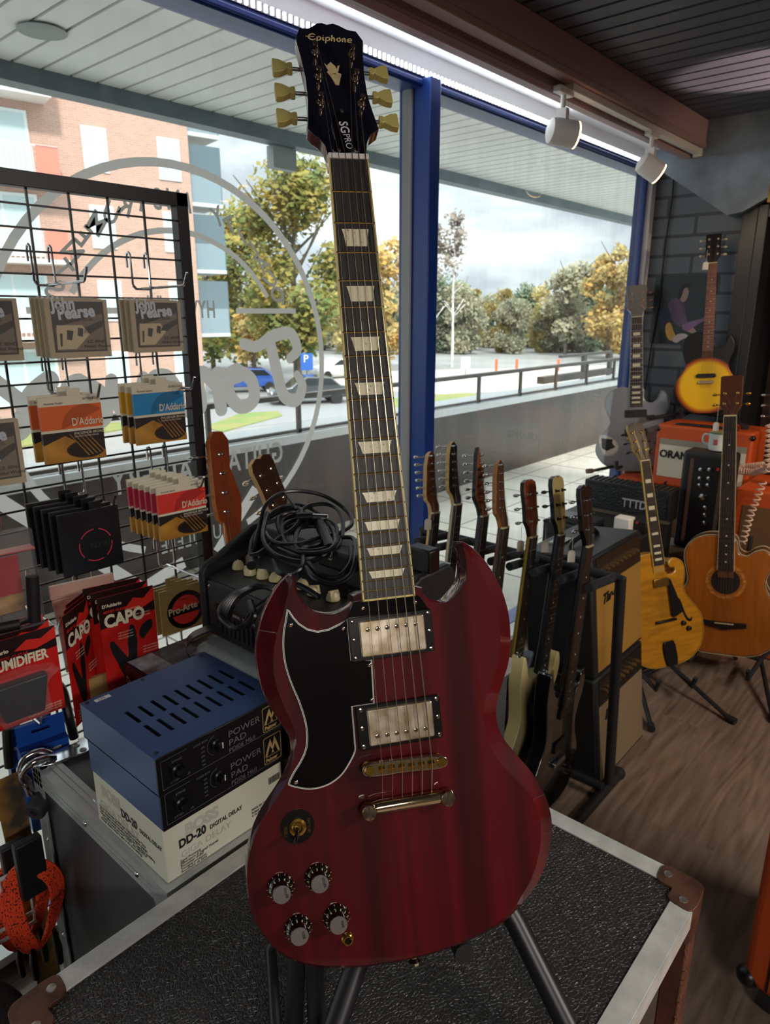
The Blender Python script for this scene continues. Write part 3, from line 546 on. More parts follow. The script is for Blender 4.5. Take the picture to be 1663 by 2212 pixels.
for rw in rows: vs += rw
fs = []
for i in range(n):
    j = (i+1) % n
    for k in range(K-1): fs.append((i*K+k, i*K+k+1, j*K+k+1, j*K+k))
fs.append(tuple(i*K for i in range(n))); fs.append(tuple(i*K+K-1 for i in reversed(range(n))))
mb.add(vs, fs); body = GP('body', mb, RED, angle=.5)
# neck: rounded back, from the heel to the headstock
mb = MB(); sec = []
for y, hw, dp in ((0.004, .0205, .019), (-.03, .0208, .0195), (-.2, .0235, .021), (-.36, .0262, .0225), (-.40, .027, .026), (-.425, .0275, .031), (-.47, .0275, .033)):
    sec.append([(hw*math.cos(R(180+180*i/10)), y, -.0068+dp*math.sin(R(180+180*i/10))*.9) for i in range(11)])
vs = [p for s in sec for p in s]; fs = [(a*11+i, a*11+i+1, (a+1)*11+i+1, (a+1)*11+i) for a in range(len(sec)-1) for i in range(10)]+[(a*11+10, a*11, (a+1)*11, (a+1)*11+10) for a in range(len(sec)-1)]
fs += [tuple(range(10, -1, -1)), tuple((len(sec)-1)*11+i for i in range(11))]
mb.add(vs, fs); GP('neck', mb, RED)
# headstock, tilted back
HT = Matrix.Translation((0, .832, -.004)) @ Matrix.Rotation(-R(15), 4, 'X')
HD = [[-31.6,175.4],[-19.5,177.7],[-9.7,185.6],[-4.4,186.6],[1.0,184.6],[8.4,187.0],[14.5,184.8],[24.0,179.3],[34.1,177.8],[40.3,164.6],[37.5,147.6],[34.5,114.3],[34.2,86.7],[36.7,65.7],[40.1,42.9],[29.5,34.3],[24.4,25.4],[20.9,8.0],[20.5,-4],[-20.5,-4],[-21.2,6.9],[-22.3,18.9],[-27.2,27.2],[-33.6,32.6],[-38.1,39.5],[-36.8,48.2],[-33.4,76.2],[-32.4,106.2],[-34.1,133.6],[-36.5,155.2],[-36.4,163.0]]
HF = [(a/1000, b/1000/math.cos(R(15))) for a, b in HD]
hs = MB().prism(HF, -.0155, 0, 0, smi=1).build('headstock', [mat('#0a0c1c', .2, coat=1), RED], gt, bevel=.0009, seg=2); hs.matrix_local = HT
def HP(name, mb, m, par=None, **k): o = mb.build(name, m, hs, **k); return o
inl = mat('#e6cf98', .35); pearl = None
HPy = lambda y: y/1000/math.cos(R(15))
# name inlay, drawn script letters
mb = MB()
def sstroke(mb, pts, w, z0, z1, ox=0, oy=0, s=1, sl=0):
    Lp, Rp = stroke([(a, b, c) for a, b, c in pts], w)
    f = lambda q: (ox+s*(q[0]+sl*q[1]), oy+s*q[1])
    pl = [f(q) for q in Lp]+[f(q) for q in reversed(Rp)]
    for i in range(len(Lp)-1): mb.poly([f(Lp[i])+(z1,), f(Rp[i])+(z1,), f(Rp[i+1])+(z1,), f(Lp[i+1])+(z1,)])
ep = {'E': [[(.95, .82, .07), (.6, .98, .09), (.2, .7, .1), (.18, .25, .11), (.6, .0, .09), (1.0, .2, .06)], [(-.25, .52, .05), (.2, .5, .07), (.85, .55, .06)]],
      'p': [[(.05, .6, .09), (.02, .0, .1), (.0, -.42, .1)], [(.05, .4, .07), (.3, .62, .08), (.5, .3, .09), (.25, .0, .08), (.05, .1, .06)]],
      'i': [[(.1, .6, .09), (.08, .15, .1), (.25, .0, .07)], [(.1, .82, .08), (.12, .88, .08)]],
      'h': [[(.1, 1.0, .09), (.05, .0, .1)], [(.05, .3, .07), (.3, .62, .08), (.4, .3, .1), (.38, .0, .08), (.5, .02, .05)]],
      'o': [[(.3, .6, .09), (.03, .35, .1), (.25, .0, .09), (.5, .3, .09), (.3, .6, .08), (.5, .62, .05)]],
      'n': [[(.08, .6, .09), (.05, .0, .1)], [(.05, .3, .07), (.3, .62, .08), (.4, .3, .1), (.38, .0, .08), (.5, .05, .05)]],
      'e': [[(.08, .3, .07), (.5, .32, .07), (.4, .6, .08), (.1, .5, .09), (.08, .1, .1), (.35, .0, .08), (.55, .12, .05)]]}
cx = 0
for ch, adv in (('E', 1.15), ('p', .68), ('i', .42), ('p', .68), ('h', .68), ('o', .68), ('n', .68), ('e', .6)):
    for st in ep[ch]: sstroke(mb, st, 1, 0, .0006, -.0238+cx*.0091, .1655, .0091, .12)
    cx += adv
HP('name_inlay', mb, inl, angle=3)
mb = MB(); lx, ly = -1.2, 111
crown = [[(-1.5, 19), (3, 13.5), (4.5, 8), (1.5, 3.5), (-2.5, 3.0), (-5, 9.5), (-6.2, 14)], [(-9, 17.5), (-7.5, 12), (-5, 5), (-3.3, 1.5), (-1.5, 2.5), (-6.5, 13.5)], [(8, 15.5), (6, 8), (3.2, 2.0), (1.8, 2.8), (5.4, 13.8)], [(-7.5, 5), (-4, -1), (0, -12), (3.8, -12.4), (8.5, 3.0), (4.5, 4.5), (2.8, 1.4), (-.4, 2.6), (-3.5, .4), (-5.5, 6.5)]]
for p in crown: mb.prism([((lx+1+a)/1000, HPy(ly+b)) for a, b in p], 0, .0006)
HP('crown_inlay', mb, inl)
trc = [(a/1000, HPy(b)) for a, b in cr_spline([(0, 64), (-9, 54), (-12.5, 42), (-11, 26), (-14, 9), (12.5, 11), (10.5, 28), (12, 44), (9, 56)], 4)]
tc_ = HP('rod_cover', MB().prism(trc, 0, .0018, 0, smi=1), [mat('#08080c', .15), mat('#c9cdd2', .4)])
text(tc_, 'cover_lettering', 'SG', .0135, mat('#e8e8ea', .5), FR((-.004, HPy(48), .002), (.08, -1, 0), (1, .08, 0)), .0001, off=.0002)
text(tc_, 'cover_lettering', 'PRO', .0105, mat('#e8e8ea', .5), FR((-.0015, HPy(32), .002), (.08, -1, 0), (1, .08, 0)), .0001)
for a, b in ((1, 62), (-9, 10.5), (8, 11.5)): HP('cover_screw', MB().lathe([(.0022, .0015), (.002, .003), (.001, .0036)], (a/1000, HPy(b), 0)), NICK)
posts = [(-18, 141.3), (-18.6, 107.3), (-20.4, 72.6), (23.4, 141.5), (22.7, 107.3), (24.6, 73)]
for a, b in posts:
    x, y = a/1000, HPy(b); sg = -1 if a < 0 else 1
    tn = HP('tuner', MB().lathe([(.0048, 0), (.0048, .0015), (.0034, .002), (.003, .0055), (.0026, .007), (.0031, .0085), (.0031, .0125), (.001, .013)], (x, y, 0), n=16), mat('#d8c3ae', .12, 1), par=None)
    ex = x+sg*.0235
    MB().cyl((x+sg*.008, y, -.021), (ex, y, -.021), .0021).box(min(x-.006, x+.006), max(x-.006, x+.006), y-.009, y+.009, -.026, -.0155).build('tuner_shaft', STEEL, tn)
    prof = [(0, .0048), (.004, .0050), (.006, .0035), (.008, .0052), (.014, .0088), (.021, .0100), (.0225, .0085)]
    bt = MB()
    for (u0, h0), (u1, h1) in zip(prof[:-1], prof[1:]):
        t0, t1 = (.0048 if u0 < .007 else .0042), (.0048 if u1 < .007 else .0042)
        A = [(ex+sg*u0, y+q*h0, -.021+r*t0) for q, r in ((-1, -1), (1, -1), (1, 1), (-1, 1))]; Bq = [(ex+sg*u1, y+q*h1, -.021+r*t1) for q, r in ((-1, -1), (1, -1), (1, 1), (-1, 1))]
        bt.add(A+Bq, [(0, 1, 5, 4), (1, 2, 6, 5), (2, 3, 7, 6), (3, 0, 4, 7)]+([(3, 2, 1, 0)] if u0 == 0 else [])+([(4, 5, 6, 7)] if u1 > .022 else []))
    bt.build('tuner_button', mat('#cfc476', .3), tn, bevel=.0008, seg=2)
# nut, fretboard, binding, frets, inlays
SC = .6287
FY = lambda k: -SC*(1-2**(-k/12))
HWd = lambda y: (.0425+.013*(-y/.452))/2
GP('nut', MB().box(-.0216, .0216, -.0005, .0052, -.007, .0012), mat('#e9e2dc', .4), bevel=.0006)
yE = -.462; he = HWd(yE)
fbm = mat('#3b3733', .45, col2='#171513', vscale=9, stretch=(40, 1.5, 10), detail=6, bump=.3, bscale=20)
GP('fretboard', MB().prism([(-HWd(0)+.0013, 0), (HWd(0)-.0013, 0), (he-.0013, yE+.0015), (-he+.0013, yE+.0015)], -.007, -.0009), fbm)
mb = MB()
for s in (-1, 1): mb.prism([(s*HWd(0), 0), (s*(HWd(0)-.0015), 0), (s*(he-.0015), yE), (s*he, yE)], -.0072, -.0007)
mb.prism([(-he, yE-.0005), (he, yE-.0005), (he, yE+.0015), (-he, yE+.0015)], -.0072, -.0007)
GP('binding', mb, mat('#d9c275', .35))
frm = mat('#c5b07c', .25, 1)
for k in range(1, 23):
    y = FY(k); h = HWd(y)-.0006; GP('fret', MB().tube([(-h, y, -.0006), (0, y, -.0002), (h, y, -.0006)], .0011, 6), frm)
def pearl_mat():
    m = bpy.data.materials.new('pearl'); m.use_nodes = True; t = m.node_tree; b = t.nodes['Principled BSDF']; l = t.links.new
    tcn = N(t, 'ShaderNodeTexCoord'); v = N(t, 'ShaderNodeTexVoronoi'); v.inputs['Scale'].default_value = 190; v.distance = 'MINKOWSKI'; n = N(t, 'ShaderNodeTexNoise'); n.inputs['Scale'].default_value = 160; n.inputs['Distortion'].default_value = 1.5
    l(tcn.outputs['Object'], v.inputs[0]); l(tcn.outputs['Object'], n.inputs[0]); mx = N(t, 'ShaderNodeMath', operation='MULTIPLY'); l(v.outputs['Distance'], mx.inputs[0]); l(n.outputs[0], mx.inputs[1])
    r = N(t, 'ShaderNodeValToRGB'); el = r.color_ramp.elements; el[0].position = .08; el[0].color = lin('#a69c7c'); el[1].position = .42; el[1].color = lin('#f3eccb'); l(mx.outputs[0], r.inputs[0]); l(r.outputs[0], b.inputs['Base Color']); b.inputs['Roughness'].default_value = .2; return m
PRL = pearl_mat()
for k in (3, 5, 7, 9, 12, 15, 17, 19, 21):
    y0, y1 = FY(k-1), FY(k); c = (y0+y1)/2; h = abs(y0-y1)*(.29 if k < 12 else .33); wt = HWd(c)*(.64 if k < 10 else .70); wb = wt*(.78 if k < 16 else .84)
    GP('fret_inlay', MB().prism([(-wt, c+h), (-wt+(wt-wb)*.45, c+h*.35), (-wb, c-h), (wb, c-h), (wt-(wt-wb)*.45, c+h*.35), (wt, c+h)], -.0011, -.0006), PRL)
# pickguard: black with white edge
pg = [[-105,-461.5],[-107.2,-471.1],[-110.5,-483.2],[-112.3,-496.3],[-112.3,-510.4],[-110.3,-524.8],[-106.2,-540.3],[-101.6,-554.3],[-97.7,-571.5],[-96.5,-583.2],[-97.0,-593.7],[-99.7,-603.9],[-105.4,-613.5],[-112.9,-622.9],[-118.4,-632],[-117.5,-635.2],[-109.0,-639.1],[-98.7,-642.2],[-87.1,-642.7],[-75.1,-639.9],[-63.5,-632.9],[-54.3,-622.0],[-48.3,-612.2],[-47.7,-605.1]]
pg2 = [[-47.5,-567.4],[-24.5,-567.4],[-22.9,-523.0],[-44,-519.9],[-44,-478.6],[-53.5,-482.2],[-65.1,-486.2],[-76.2,-486.9],[-86.1,-483.2],[-93.9,-476.8],[-99.1,-469.5],[-102.2,-463.3]]
pgp = [tuple(p) for p in cr_spline(pg, 3, False)[:-1]]+[tuple(pg[-1])]+[tuple(p) for p in pg2]
pgm = mat('#060607', .12)
def shrink(p, d):
    n = len(p); ar = sum(p[i][0]*p[(i+1) % n][1]-p[(i+1) % n][0]*p[i][1] for i in range(n)); sg = 1 if ar > 0 else -1; out = []
    for i in range(n):
        a, b = p[i-1], p[(i+1) % n]; dx, dy = b[0]-a[0], b[1]-a[1]; l_ = math.hypot(dx, dy) or 1; out.append((p[i][0]-sg*dy/l_*d, p[i][1]+sg*dx/l_*d))
    return out
pgw = mat('#dcdcd6', .4)
mm_ = lambda p: [(a/1000, b/1000) for a, b in p]
mb = MB(); mb.prism(mm_(pgp), -.007, -.0061, 1, smi=1); mb.prism(mm_(shrink(pgp, .75)), -.0061, -.0058, 0, smi=0); mb.prism(mm_(shrink(pgp, 1.15)), -.0058, -.0056, 1, smi=1); mb.prism(mm_(shrink(pgp, 1.7)), -.0056, -.0052, 0, smi=0)
pgo = GP('pickguard', mb, [pgm, pgw])
pgr = [(-45, -478.2), (-37, -462), (-29.8, -461.5), (-29.5, -463), (29.5, -463), (29.5, -461.6), (33.8, -464.3), (40.8, -476.5), (44.5, -479.2), (44.5, -481), (-45, -481)]
GP('pickguard_wing', MB().prism(mm_(pgr), -.007, -.0052), pgm)
scr = [(-102.6, -477.3), (-50.1, -487.3), (-28.1, -469.3), (-26.4, -527.3), (-27.3, -562.9), (-111.1, -632.4), (27.8, -469.3)]
scm = mat('#e3c9b6', .12, 1)
def screw(x, y, z, r=.0023, par=None):
    return GP('screw', MB().lathe([(r, 0), (r*.95, .0006), (r*.6, .0012), (.0002, .0014)], (x, y, z), n=12), scm, par=par)
for a, b in scr: screw(a/1000, b/1000, -.0052)
# pickups
def pickup(yc, yp, tilt=0):
    r = MB().prism(rrect(-.0447, .0437, yc-.0222, yc+.0222, .002), -.007, -.0018)
    ro = GP('pickup_ring', r, mat('#0a0a0b', .25), bevel=.0006); 
    cv = MB().prism(rrect(-.0349, .0343, yc-.0185, yc+.0185, .0025), -.003, .0022).build('pickup_cover', mat('#e6dac4', .3, .85, col2='#b09c7c', vscale=55, detail=6), ro, bevel=.0015, seg=3)
    for i in range(6):
        MB().lathe([(.0024, 0), (.0023, .0007), (.0018, .0009), (.0002, .0009)], (-.0262+i*.01015, yp, .0022), n=12).box(-.0262+i*.01015-.0022, -.0262+i*.01015+.0022, yp-.0003, yp+.0003, .003, .0032).build('pole_screw', NICK, ro)
    for x in (-.0402, .0402):
        for dy in (-.0185, 0, .0185): MB().lathe([(.0023, 0), (.002, .0008), (.0003, .0012)], (x, yc+dy, -.0018), n=12).build('screw', scm, ro)
    return ro
pickup(-.5000, -.4908); pickup(-.5895, -.5985)
# bridge
bz = .004
br = GP('bridge', MB().prism([(x, y) for x, y in cr_spline([(-.0455, -.6290), (-.038, -.6225), (0, -.6235), (.036, -.6265), (.0435, -.633), (.036, -.6393), (0, -.637), (-.038, -.6355)], 4)], bz-.002, bz+.0045), mat('#d9cba8', .16, 1), bevel=.0008)
for i in range(6):
    x = -.0262+i*.0103; y = -.6292-.0006*i
    MB().prism([(x-.0035, y-.0045), (x+.0035, y-.0045), (x+.0035, y+.004), (x-.0035, y+.004)], bz+.0045, bz+.0048).add([(x-.003, y-.002, bz+.0045), (x+.003, y-.002, bz+.0045), (x+.003, y+.003, bz+.0045), (x-.003, y+.003, bz+.0045), (x-.003, y+.0005, bz+.0078), (x+.003, y+.0005, bz+.0078)], [(0, 1, 5, 4), (2, 3, 4, 5), (1, 2, 5), (3, 0, 4)]).build('saddle', GOLD, br)
    MB().cyl((x, y+.0055, bz+.0035), (x, y+.0085, bz+.0035), .0017, n=10).build('saddle_screw', NICK, br)
for x, y in ((-.0385, -.6292), (.0365, -.633)): MB().lathe([(.0055, -.011), (.0055, -.0085), (.003, -.008), (.003, -.0), (.0052, .0), (.0052, .0047), (.0045, .0056), (.0005, .0056)], (x, y, bz), n=20).box(x-.004, x+.004, y-.0005, y+.0005, bz+.0056, bz+.0058).build('bridge_post', GOLD, br)
# tailpiece
tp = GP('tailpiece', MB().tube([(-.041, -.6690, .0015), (-.03, -.6685, .002), (.03, -.6695, .002), (.0395, -.6702, .0015)], [.0052, .0068, .0068, .0052], 16), mat('#dccba4', .13, 1))
for x, y in ((-.0425, -.6702), (.0400, -.6708)):
    MB().lathe([(.0068, -.011), (.0068, -.0075), (.0045, -.007), (.0045, -.004), (.0066, -.0035), (.0066, .0015), (.0086, .002), (.0086, .0075), (.0072, .0098), (.0005, .0106)], (x, y, .0), n=24).box(x-.0009, x+.0009, y-.0078, y+.0078, .0103, .0109).build('tailpiece_stud', mat('#cfc0a5', .12, 1), tp)
# strings
for i in range(6):
    x0 = -.0178+i*.00712; x1 = -.0262+i*.01035; xt = -.0272+i*.0103; px, py = posts[(2, 1, 0, 3, 4, 5)[i]]
    hp = Matrix.Rotation(-R(15), 4, 'X') @ V((px/1000+(.003 if i < 3 else -.003), HPy(py), .0075)); hp.z -= .004
    pts = [tuple(hp), (x0, .003, .0016), (x0, -.001, .0016), (x1, -.6292-.0006*i, bz+.0082), (xt, -.6625, .0035)]
    o = GP('string', MB().tube(pts, (.00026, .0003, .00036, .00046, .00056, .0007)[i], 6), mat('#c9bda0', .25, 1))
# switch, knobs, jack, strap button
sw = GP('toggle_plate', MB().lathe([(.0167, 0), (.0167, .0008), (.001, .0008)], (-.1131, -.6763, -.007), n=40), mat('#070708', .25))
MB().lathe([(.0075, 0), (.0085, .001), (.0085, .0025), (.0062, .0035), (.006, .0045), (.0045, .0045), (.0035, .003)], (-.1131, -.6763, -.0062), n=28).build('toggle_nut', GOLD, sw)
MB().tube([(-.1131, -.6763, -.004), (-.1150, -.6790, .004), (-.1170, -.6815, .010), (-.1182, -.6835, .0145)], [.0016, .0018, .003, .0024], 12).build('toggle_tip', mat('#0c0c0c', .2), sw)
text(sw, 'plate_lettering', 'RHYTHM', .0042, GOLD, FR((-.1030, -.6695, -.0061), (-.05, -1, 0), (1, -.05, 0)), .0001, sx=.85)
text(sw, 'plate_lettering', 'TREBLE', .0042, GOLD, FR((-.1262, -.6735, -.0061), (-.05, -1, 0), (1, -.05, 0)), .0001, sx=.8)
ktop = mat('#b8b8ba', .3, 1)
for (kx, ky), lab in (((-.1346, -.7315), 'VOLUME'), ((-.0974, -.7290), 'VOLUME'), ((-.1212, -.7742), 'TONE'), ((-.0828, -.7718), 'TONE')):
    kn = GP('control_knob', MB().lathe([(.0135, .0), (.0136, .0015), (.0118, .0055), (.0098, .0075), (.0092, .0145), (.0088, .015), (.001, .015)], (kx, ky, -.0068), n=40), mat('#050505', .12, coat=1))
    MB().lathe([(.0086, .0150), (.0086, .0155), (.0002, .0156)], (kx, ky, -.0068), n=40).build('knob_cap', ktop, kn)
    text(kn, 'cap_lettering', lab, .0038, BLK, FR((kx+.002, ky+(.006 if lab[0] == 'V' else .004), .0092), (.15, -1, 0), (1, .15, 0)), .00005, sx=.7)
    for j in range(21):
        a = R(-40+j*13.5); c, s = math.cos(a), math.sin(a); t_v = V((-s, c, 0)); r0, r1 = .0126, .0136
        p0, p1 = V((kx+r0*c, ky+r0*s, -.0037)), V((kx+r1*c, ky+r1*s, -.0052))
        if j % 2: continue
        mbt = MB().poly([p0+t_v*.0002, p0-t_v*.0002, p1-t_v*.0002, p1+t_v*.0002]); 
        if j == 0: allt = MB()
        allt.v += [V(v)+V((c*.0002, s*.0002, .0002)) for v in mbt.v]; b0 = len(allt.v)-4; allt.f.append((b0, b0+1, b0+2, b0+3)); allt.m.append(0)
        d = str(j//2); M_ = FR((kx+.0103*c, ky+.0103*s, .00065), (s, -c, 0), (c*.68, s*.68, -.73)) @ Matrix.Translation((0, -.0008, .0003))
        text(kn, 'scale_number', d, .0035, mat('#e0d3a0', .5), M_, .00003, align='CENTER', sx=.9)
    allt.build('scale_ticks', mat('#e0d3a0', .5), kn)['kind'] = 'stuff'
jk = GP('output_jack', MB().lathe([(.0062, 0), (.0064, .001), (.0058, .0022), (.0046, .003), (.0046, .0046), (.0034, .0046), (.0032, .0)], (-.0736, -.795, -.007), n=28), GOLD)
MB().lathe([(.0032, .0028), (.0001, .0028)], (-.0736, -.795, -.007), n=16).build('socket', BLK, jk)
GP('strap_button', MB().lathe([(.006, 0), (.004, .003), (.004, .007), (.0072, .010), (.0066, .013), (.001, .0135)], (-.004, -.8315, -.024), (0, -1, 0), n=20), NICK)
# ---- stand under it
SM = mat('#15161a', .4); zc = -.76
gs = thing('guitar_stand', 'black tubular folding stand holding the red guitar on the road case', 'guitar stand', M=GM)
GI = GM.inverted()
def SP(px, py, **k): return GI @ P(px, py, **k)
def gl_(x, y, z): return V((x, y+.832, z))
for s, foot, knee in ((1, P(1262, 2290, z=zc+.008), P(1112, 1988, d=.80)), (-1, P(603, 2330, z=zc+.008), P(585, 2050, d=.80))):
    k_ = GI @ knee; f_ = GI @ foot
    up_ = gl_(s*.06, -.70, -.10)
    MB().tube([up_, k_, f_], .0125 if s > 0 else .0065, 12).build('leg', SM, gs)
    MB().cyl(f_, f_+(k_-f_).normalized()*.03, .0155 if s > 0 else .009, n=14).build('rubber_foot', RUB, gs)
for a, b in ((P(640, 2092, d=.81), P(628, 2330, z=zc+.006)), (P(680, 2096, d=.80), P(690, 2330, z=zc+.006))):
    a, b = GI @ a, GI @ b; MB().tube([a+V((0, .0, -.03)), a, (a*2+b)/3, b], .0105, 14).build('cradle_arm', RUB, gs)
MB().tube([gl_(.055, -.845, -.085), gl_(.05, -.8445, -.03), gl_(.05, -.8455, -.02)], .0105, 12).build('cradle_arm', RUB, gs)
MB().tube([gl_(-.09, -.845, -.085), gl_(.10, -.845, -.085)], .011, 12).build('cross_bar', SM, gs)
MB().tube([gl_(.0, -.845, -.085), gl_(0, -.55, -.085)], .011, 12).build('back_tube', SM, gs)
ft = GI @ P(655, 2420, z=zc+.008); MB().tube([gl_(-.045, -.845, -.085), ft], .0125, 12).build('rear_leg', SM, gs)
# ================================================================== road case under the guitar
ZC = -.768
ALU = mat('#c3c4bd', .45, .15, bump=.25, bscale=220, var=.12, vscale=30); ALUM = mat('#b5bab9', .4, .4, stretch=(1, 1, 1), var=.06, vscale=20)
def leather():
    m = bpy.data.materials.new('grained_vinyl'); m.use_nodes = True; t = m.node_tree; b = t.nodes['Principled BSDF']; l = t.links.new
    tcn = N(t, 'ShaderNodeTexCoord'); v = N(t, 'ShaderNodeTexVoronoi'); v.feature = 'DISTANCE_TO_EDGE'; v.inputs['Scale'].default_value = 215
    n = N(t, 'ShaderNodeTexNoise'); n.inputs['Scale'].default_value = 26; n.inputs['Detail'].default_value = 4
    dm = N(t, 'ShaderNodeVectorMath', operation='MULTIPLY_ADD'); dm.inputs[1].default_value = (.009, .009, .009); l(n.outputs['Color'], dm.inputs[0]); l(tcn.outputs['Object'], dm.inputs[2]); l(dm.outputs[0], v.inputs[0]); l(tcn.outputs['Object'], n.inputs[0])
    mr_ = N(t, 'ShaderNodeMapRange'); mr_.inputs[2].default_value = .22; l(v.outputs[0], mr_.inputs[0])
    bp = N(t, 'ShaderNodeBump'); bp.inputs['Strength'].default_value = .85; bp.inputs['Distance'].default_value = .0016; l(mr_.outputs[0], bp.inputs['Height']); l(bp.outputs[0], b.inputs['Normal'])
    b.inputs['Base Color'].default_value = lin('#262524'); b.inputs['Roughness'].default_value = .42; return m
CA = (.172, .882, .185, .724)  # x0 x1 y0 y1 of the case top
x0, x1, y0, y1 = CA
case = thing('road_case', 'large black leather-grained road case with scuffed aluminium edges and brown corner caps', 'case', (.4, .4, FL))
case.location = (.4, .4, FL)
def CP(name, mb, m, **k): return mb.build(name, m, case, loc=(-.4, -.4, -FL), **k)
rust = mat('#5b3c2c', .55, .4, var=.35, vscale=30, detail=5)
CP('top_panel', B(x0+.004, x1-.004, y0+.004, y1-.004, ZC-.02, ZC-.0012), leather())
for a in ((x0+.05, x1-.02, y1-.026, y1+.002), (x0+.05, x1-.05, y0-.002, y0+.026), (x0-.002, x0+.026, y0+.05, y1-.05), (x1-.026, x1+.002, y0+.05, y1-.02)):
    CP('edge_strip', B(*a, ZC-.0015, ZC+.0012), ALU, bevel=.0006)
for a in ((x0+.05, x1-.05, y0-.0035, y0-.0015, ZC-.028, ZC+.001), (x0-.0035, x0-.0015, y0+.05, y1-.05, ZC-.028, ZC+.001), (x0+.05, x1-.02, y1+.0015, y1+.0035, ZC-.028, ZC+.001), (x1+.0015, x1+.0035, y0+.05, y1-.02, ZC-.028, ZC+.001)):
    CP('side_strip', B(*a), ALU)
for cx_, cy_, sx_, sy_ in ((x0, y1, 1, -1), (x1, y0, -1, 1), (x0, y0, 1, 1), (x1, y1, -1, -1)):
    q = cr_spline([(-.004, .012), (-.004, .052), (.014, .056), (.030, .051), (.031, .034), (.035, .031), (.052, .030), (.057, .014), (.053, -.004), (.012, -.004), (.001, .001)], 3)
    mb = MB().prism([(cx_+sx_*a, cy_+sy_*b) for a, b in q], ZC-.055, ZC+.0032); cc = CP('corner_cap', mb, rust, bevel=.0025, seg=3)
    for a, b in ((.012, .044), (.044, .012)): MB().lathe([(.006, 0), (.0055, .0012), (.002, .002), (.0002, .0021)], (cx_+sx_*a, cy_+sy_*b, ZC+.0032), n=14).build('rivet', mat('#9a938a', .35, .8), cc)
# worn hole in the edge strip and the open, dark side of the case with its brown frame
CP('worn_patch', MB().prism([(.30, .196), (.33, .189), (.338, .200), (.331, .208), (.304, .207)], ZC+.0012, ZC+.0015), mat('#a7884a', .5, col2='#4a3a22', vscale=90))
CP('bolt', MB().lathe([(.006, 0), (.005, .002), (.0005, .003)], (x1-.014, .56, ZC+.001), n=12), mat('#7a6a50', .5, .5))
CP('bolt', MB().lathe([(.005, 0), (.004, .002), (.0005, .003)], (x1-.012, .60, ZC+.001), n=12), mat('#8a7a60', .5, .5))
CP('inner_box', B(x0+.012, x1-.03, y0+.06, y1-.004, FL+.02, ZC-.02), mat('#0c0b0b', .8))
for a in ((x1-.035, x1, y0, y0+.03), (x0, x0+.035, y0, y0+.03), (x0, x0+.03, y1-.03, y1), (x1-.03, x1, y1-.03, y1)): CP('corner_post', B(*a, FL, ZC-.02), mat('#5a3328', .6, var=.2, vscale=30), bevel=.003)
CP('inner_divider', B(x0+.04, x1-.2, y0+.004, y0+.03, ZC-.16, ZC-.14), mat('#3a3326', .7))
mb = MB(); q = random.Random(3)
for i in range(90):
    z = ZC-.06-q.random()*.5; mb.tube([(x1-.036, y0+.003, z), (x1-.036-q.uniform(.002, .008), y0-.003, z+q.uniform(-.008, .008))], .0004, 3)
CP('frayed_fibres', mb, mat('#b98d4a', .6))['kind'] = 'stuff'

# ================================================================== grey flight case by the window
ZF = -.78; fx0, fx1, fy0, fy1 = .392, 1.30, .748, 1.185
fc = thing('flight_case', 'dark grey flight case with ribbed aluminium edges and chrome corner loop, under the amps', 'case', (.8, .96, FL))
def FP(name, mb, m, **k): return mb.build(name, m, fc, loc=(-.8, -.96, -FL), **k)
gp = mat('#43474a', .45, bump=.15, bscale=400, var=.08, vscale=3)
FP('body', B(fx0+.004, fx1-.004, fy0+.004, fy1-.004, FL, ZF-.003), gp)
def extr(a, b, u, v, name='edge_profile'):
    # L shaped profile with ribs: a->b is the edge, u and v the two face directions
    a, b, u, v = V(a), V(b), V(u), V(v); mb = MB(); t = (b-a).normalized(); Ln = (b-a).length; M = FR(a, t, u); Mi = Matrix(((t.x, u.x, v.x, a.x), (t.y, u.y, v.y, a.y), (t.z, u.z, v.z, a.z), (0, 0, 0, 1)))
    sec = [(-.003, -.003), (.038, -.003), (.038, 0), (.0345, 0), (.0345, -.0016), (.026, -.0016), (.026, 0), (.0235, 0), (.0235, -.0016), (.015, -.0016), (.015, 0), (.0, 0)]
    sec = [(-.003, -.003), (.012, -.003), (.012, -.0016), (.014, -.0016), (.014, -.003), (.022, -.003), (.022, -.0016), (.024, -.0016), (.024, -.003), (.034, -.003), (.034, 0), (0, 0), (0, .034), (-.003, .034), (-.003, .024), (-.0016, .024), (-.0016, .022), (-.003, .022), (-.003, .014), (-.0016, .014), (-.0016, .012), (-.003, .012)]
    n = len(sec); vs = [Mi @ V((x, p, q)) for x in (0, Ln) for p, q in sec]
    mb.add(vs, [(i, (i+1) % n, n+(i+1) % n, n+i) for i in range(n)]+[tuple(range(n)), tuple(range(2*n-1, n-1, -1))]); return FP(name, mb, ALUM, angle=.3)
extr((fx0, fy0, ZF), (fx0, fy1, ZF), (1, 0, 0), (0, 0, -1)); extr((fx0, fy1, ZF), (fx1, fy1, ZF), (0, -1, 0), (0, 0, -1)); extr((fx0, fy0, ZF), (fx1, fy0, ZF), (0, 1, 0), (0, 0, -1)); extr((fx0, fy1, FL), (fx0, fy1, ZF), (1, 0, 0), (0, -1, 0)); extr((fx0, fy0, FL), (fx0, fy0, ZF), (1, 0, 0), (0, 1, 0))
FP('corner_plate', MB().box(fx0-.0036, fx0+.036, fy0-.0036, fy0+.036, ZF+.0002, ZF+.0032).box(fx0-.0037, fx0-.0003, fy0-.0036, fy0+.036, ZF-.036, ZF+.0002).box(fx0-.0036, fx0+.036, fy0-.0037, fy0-.0003, ZF-.036, ZF+.0002), ALUM)
for y in (.83, .99): FP('rivet', MB().lathe([(.0055, 0), (.005, .0012), (.003, .0022), (.0004, .0024)], (fx0-.003, y, ZF-.018), (-1, 0, 0), n=14), CHR)
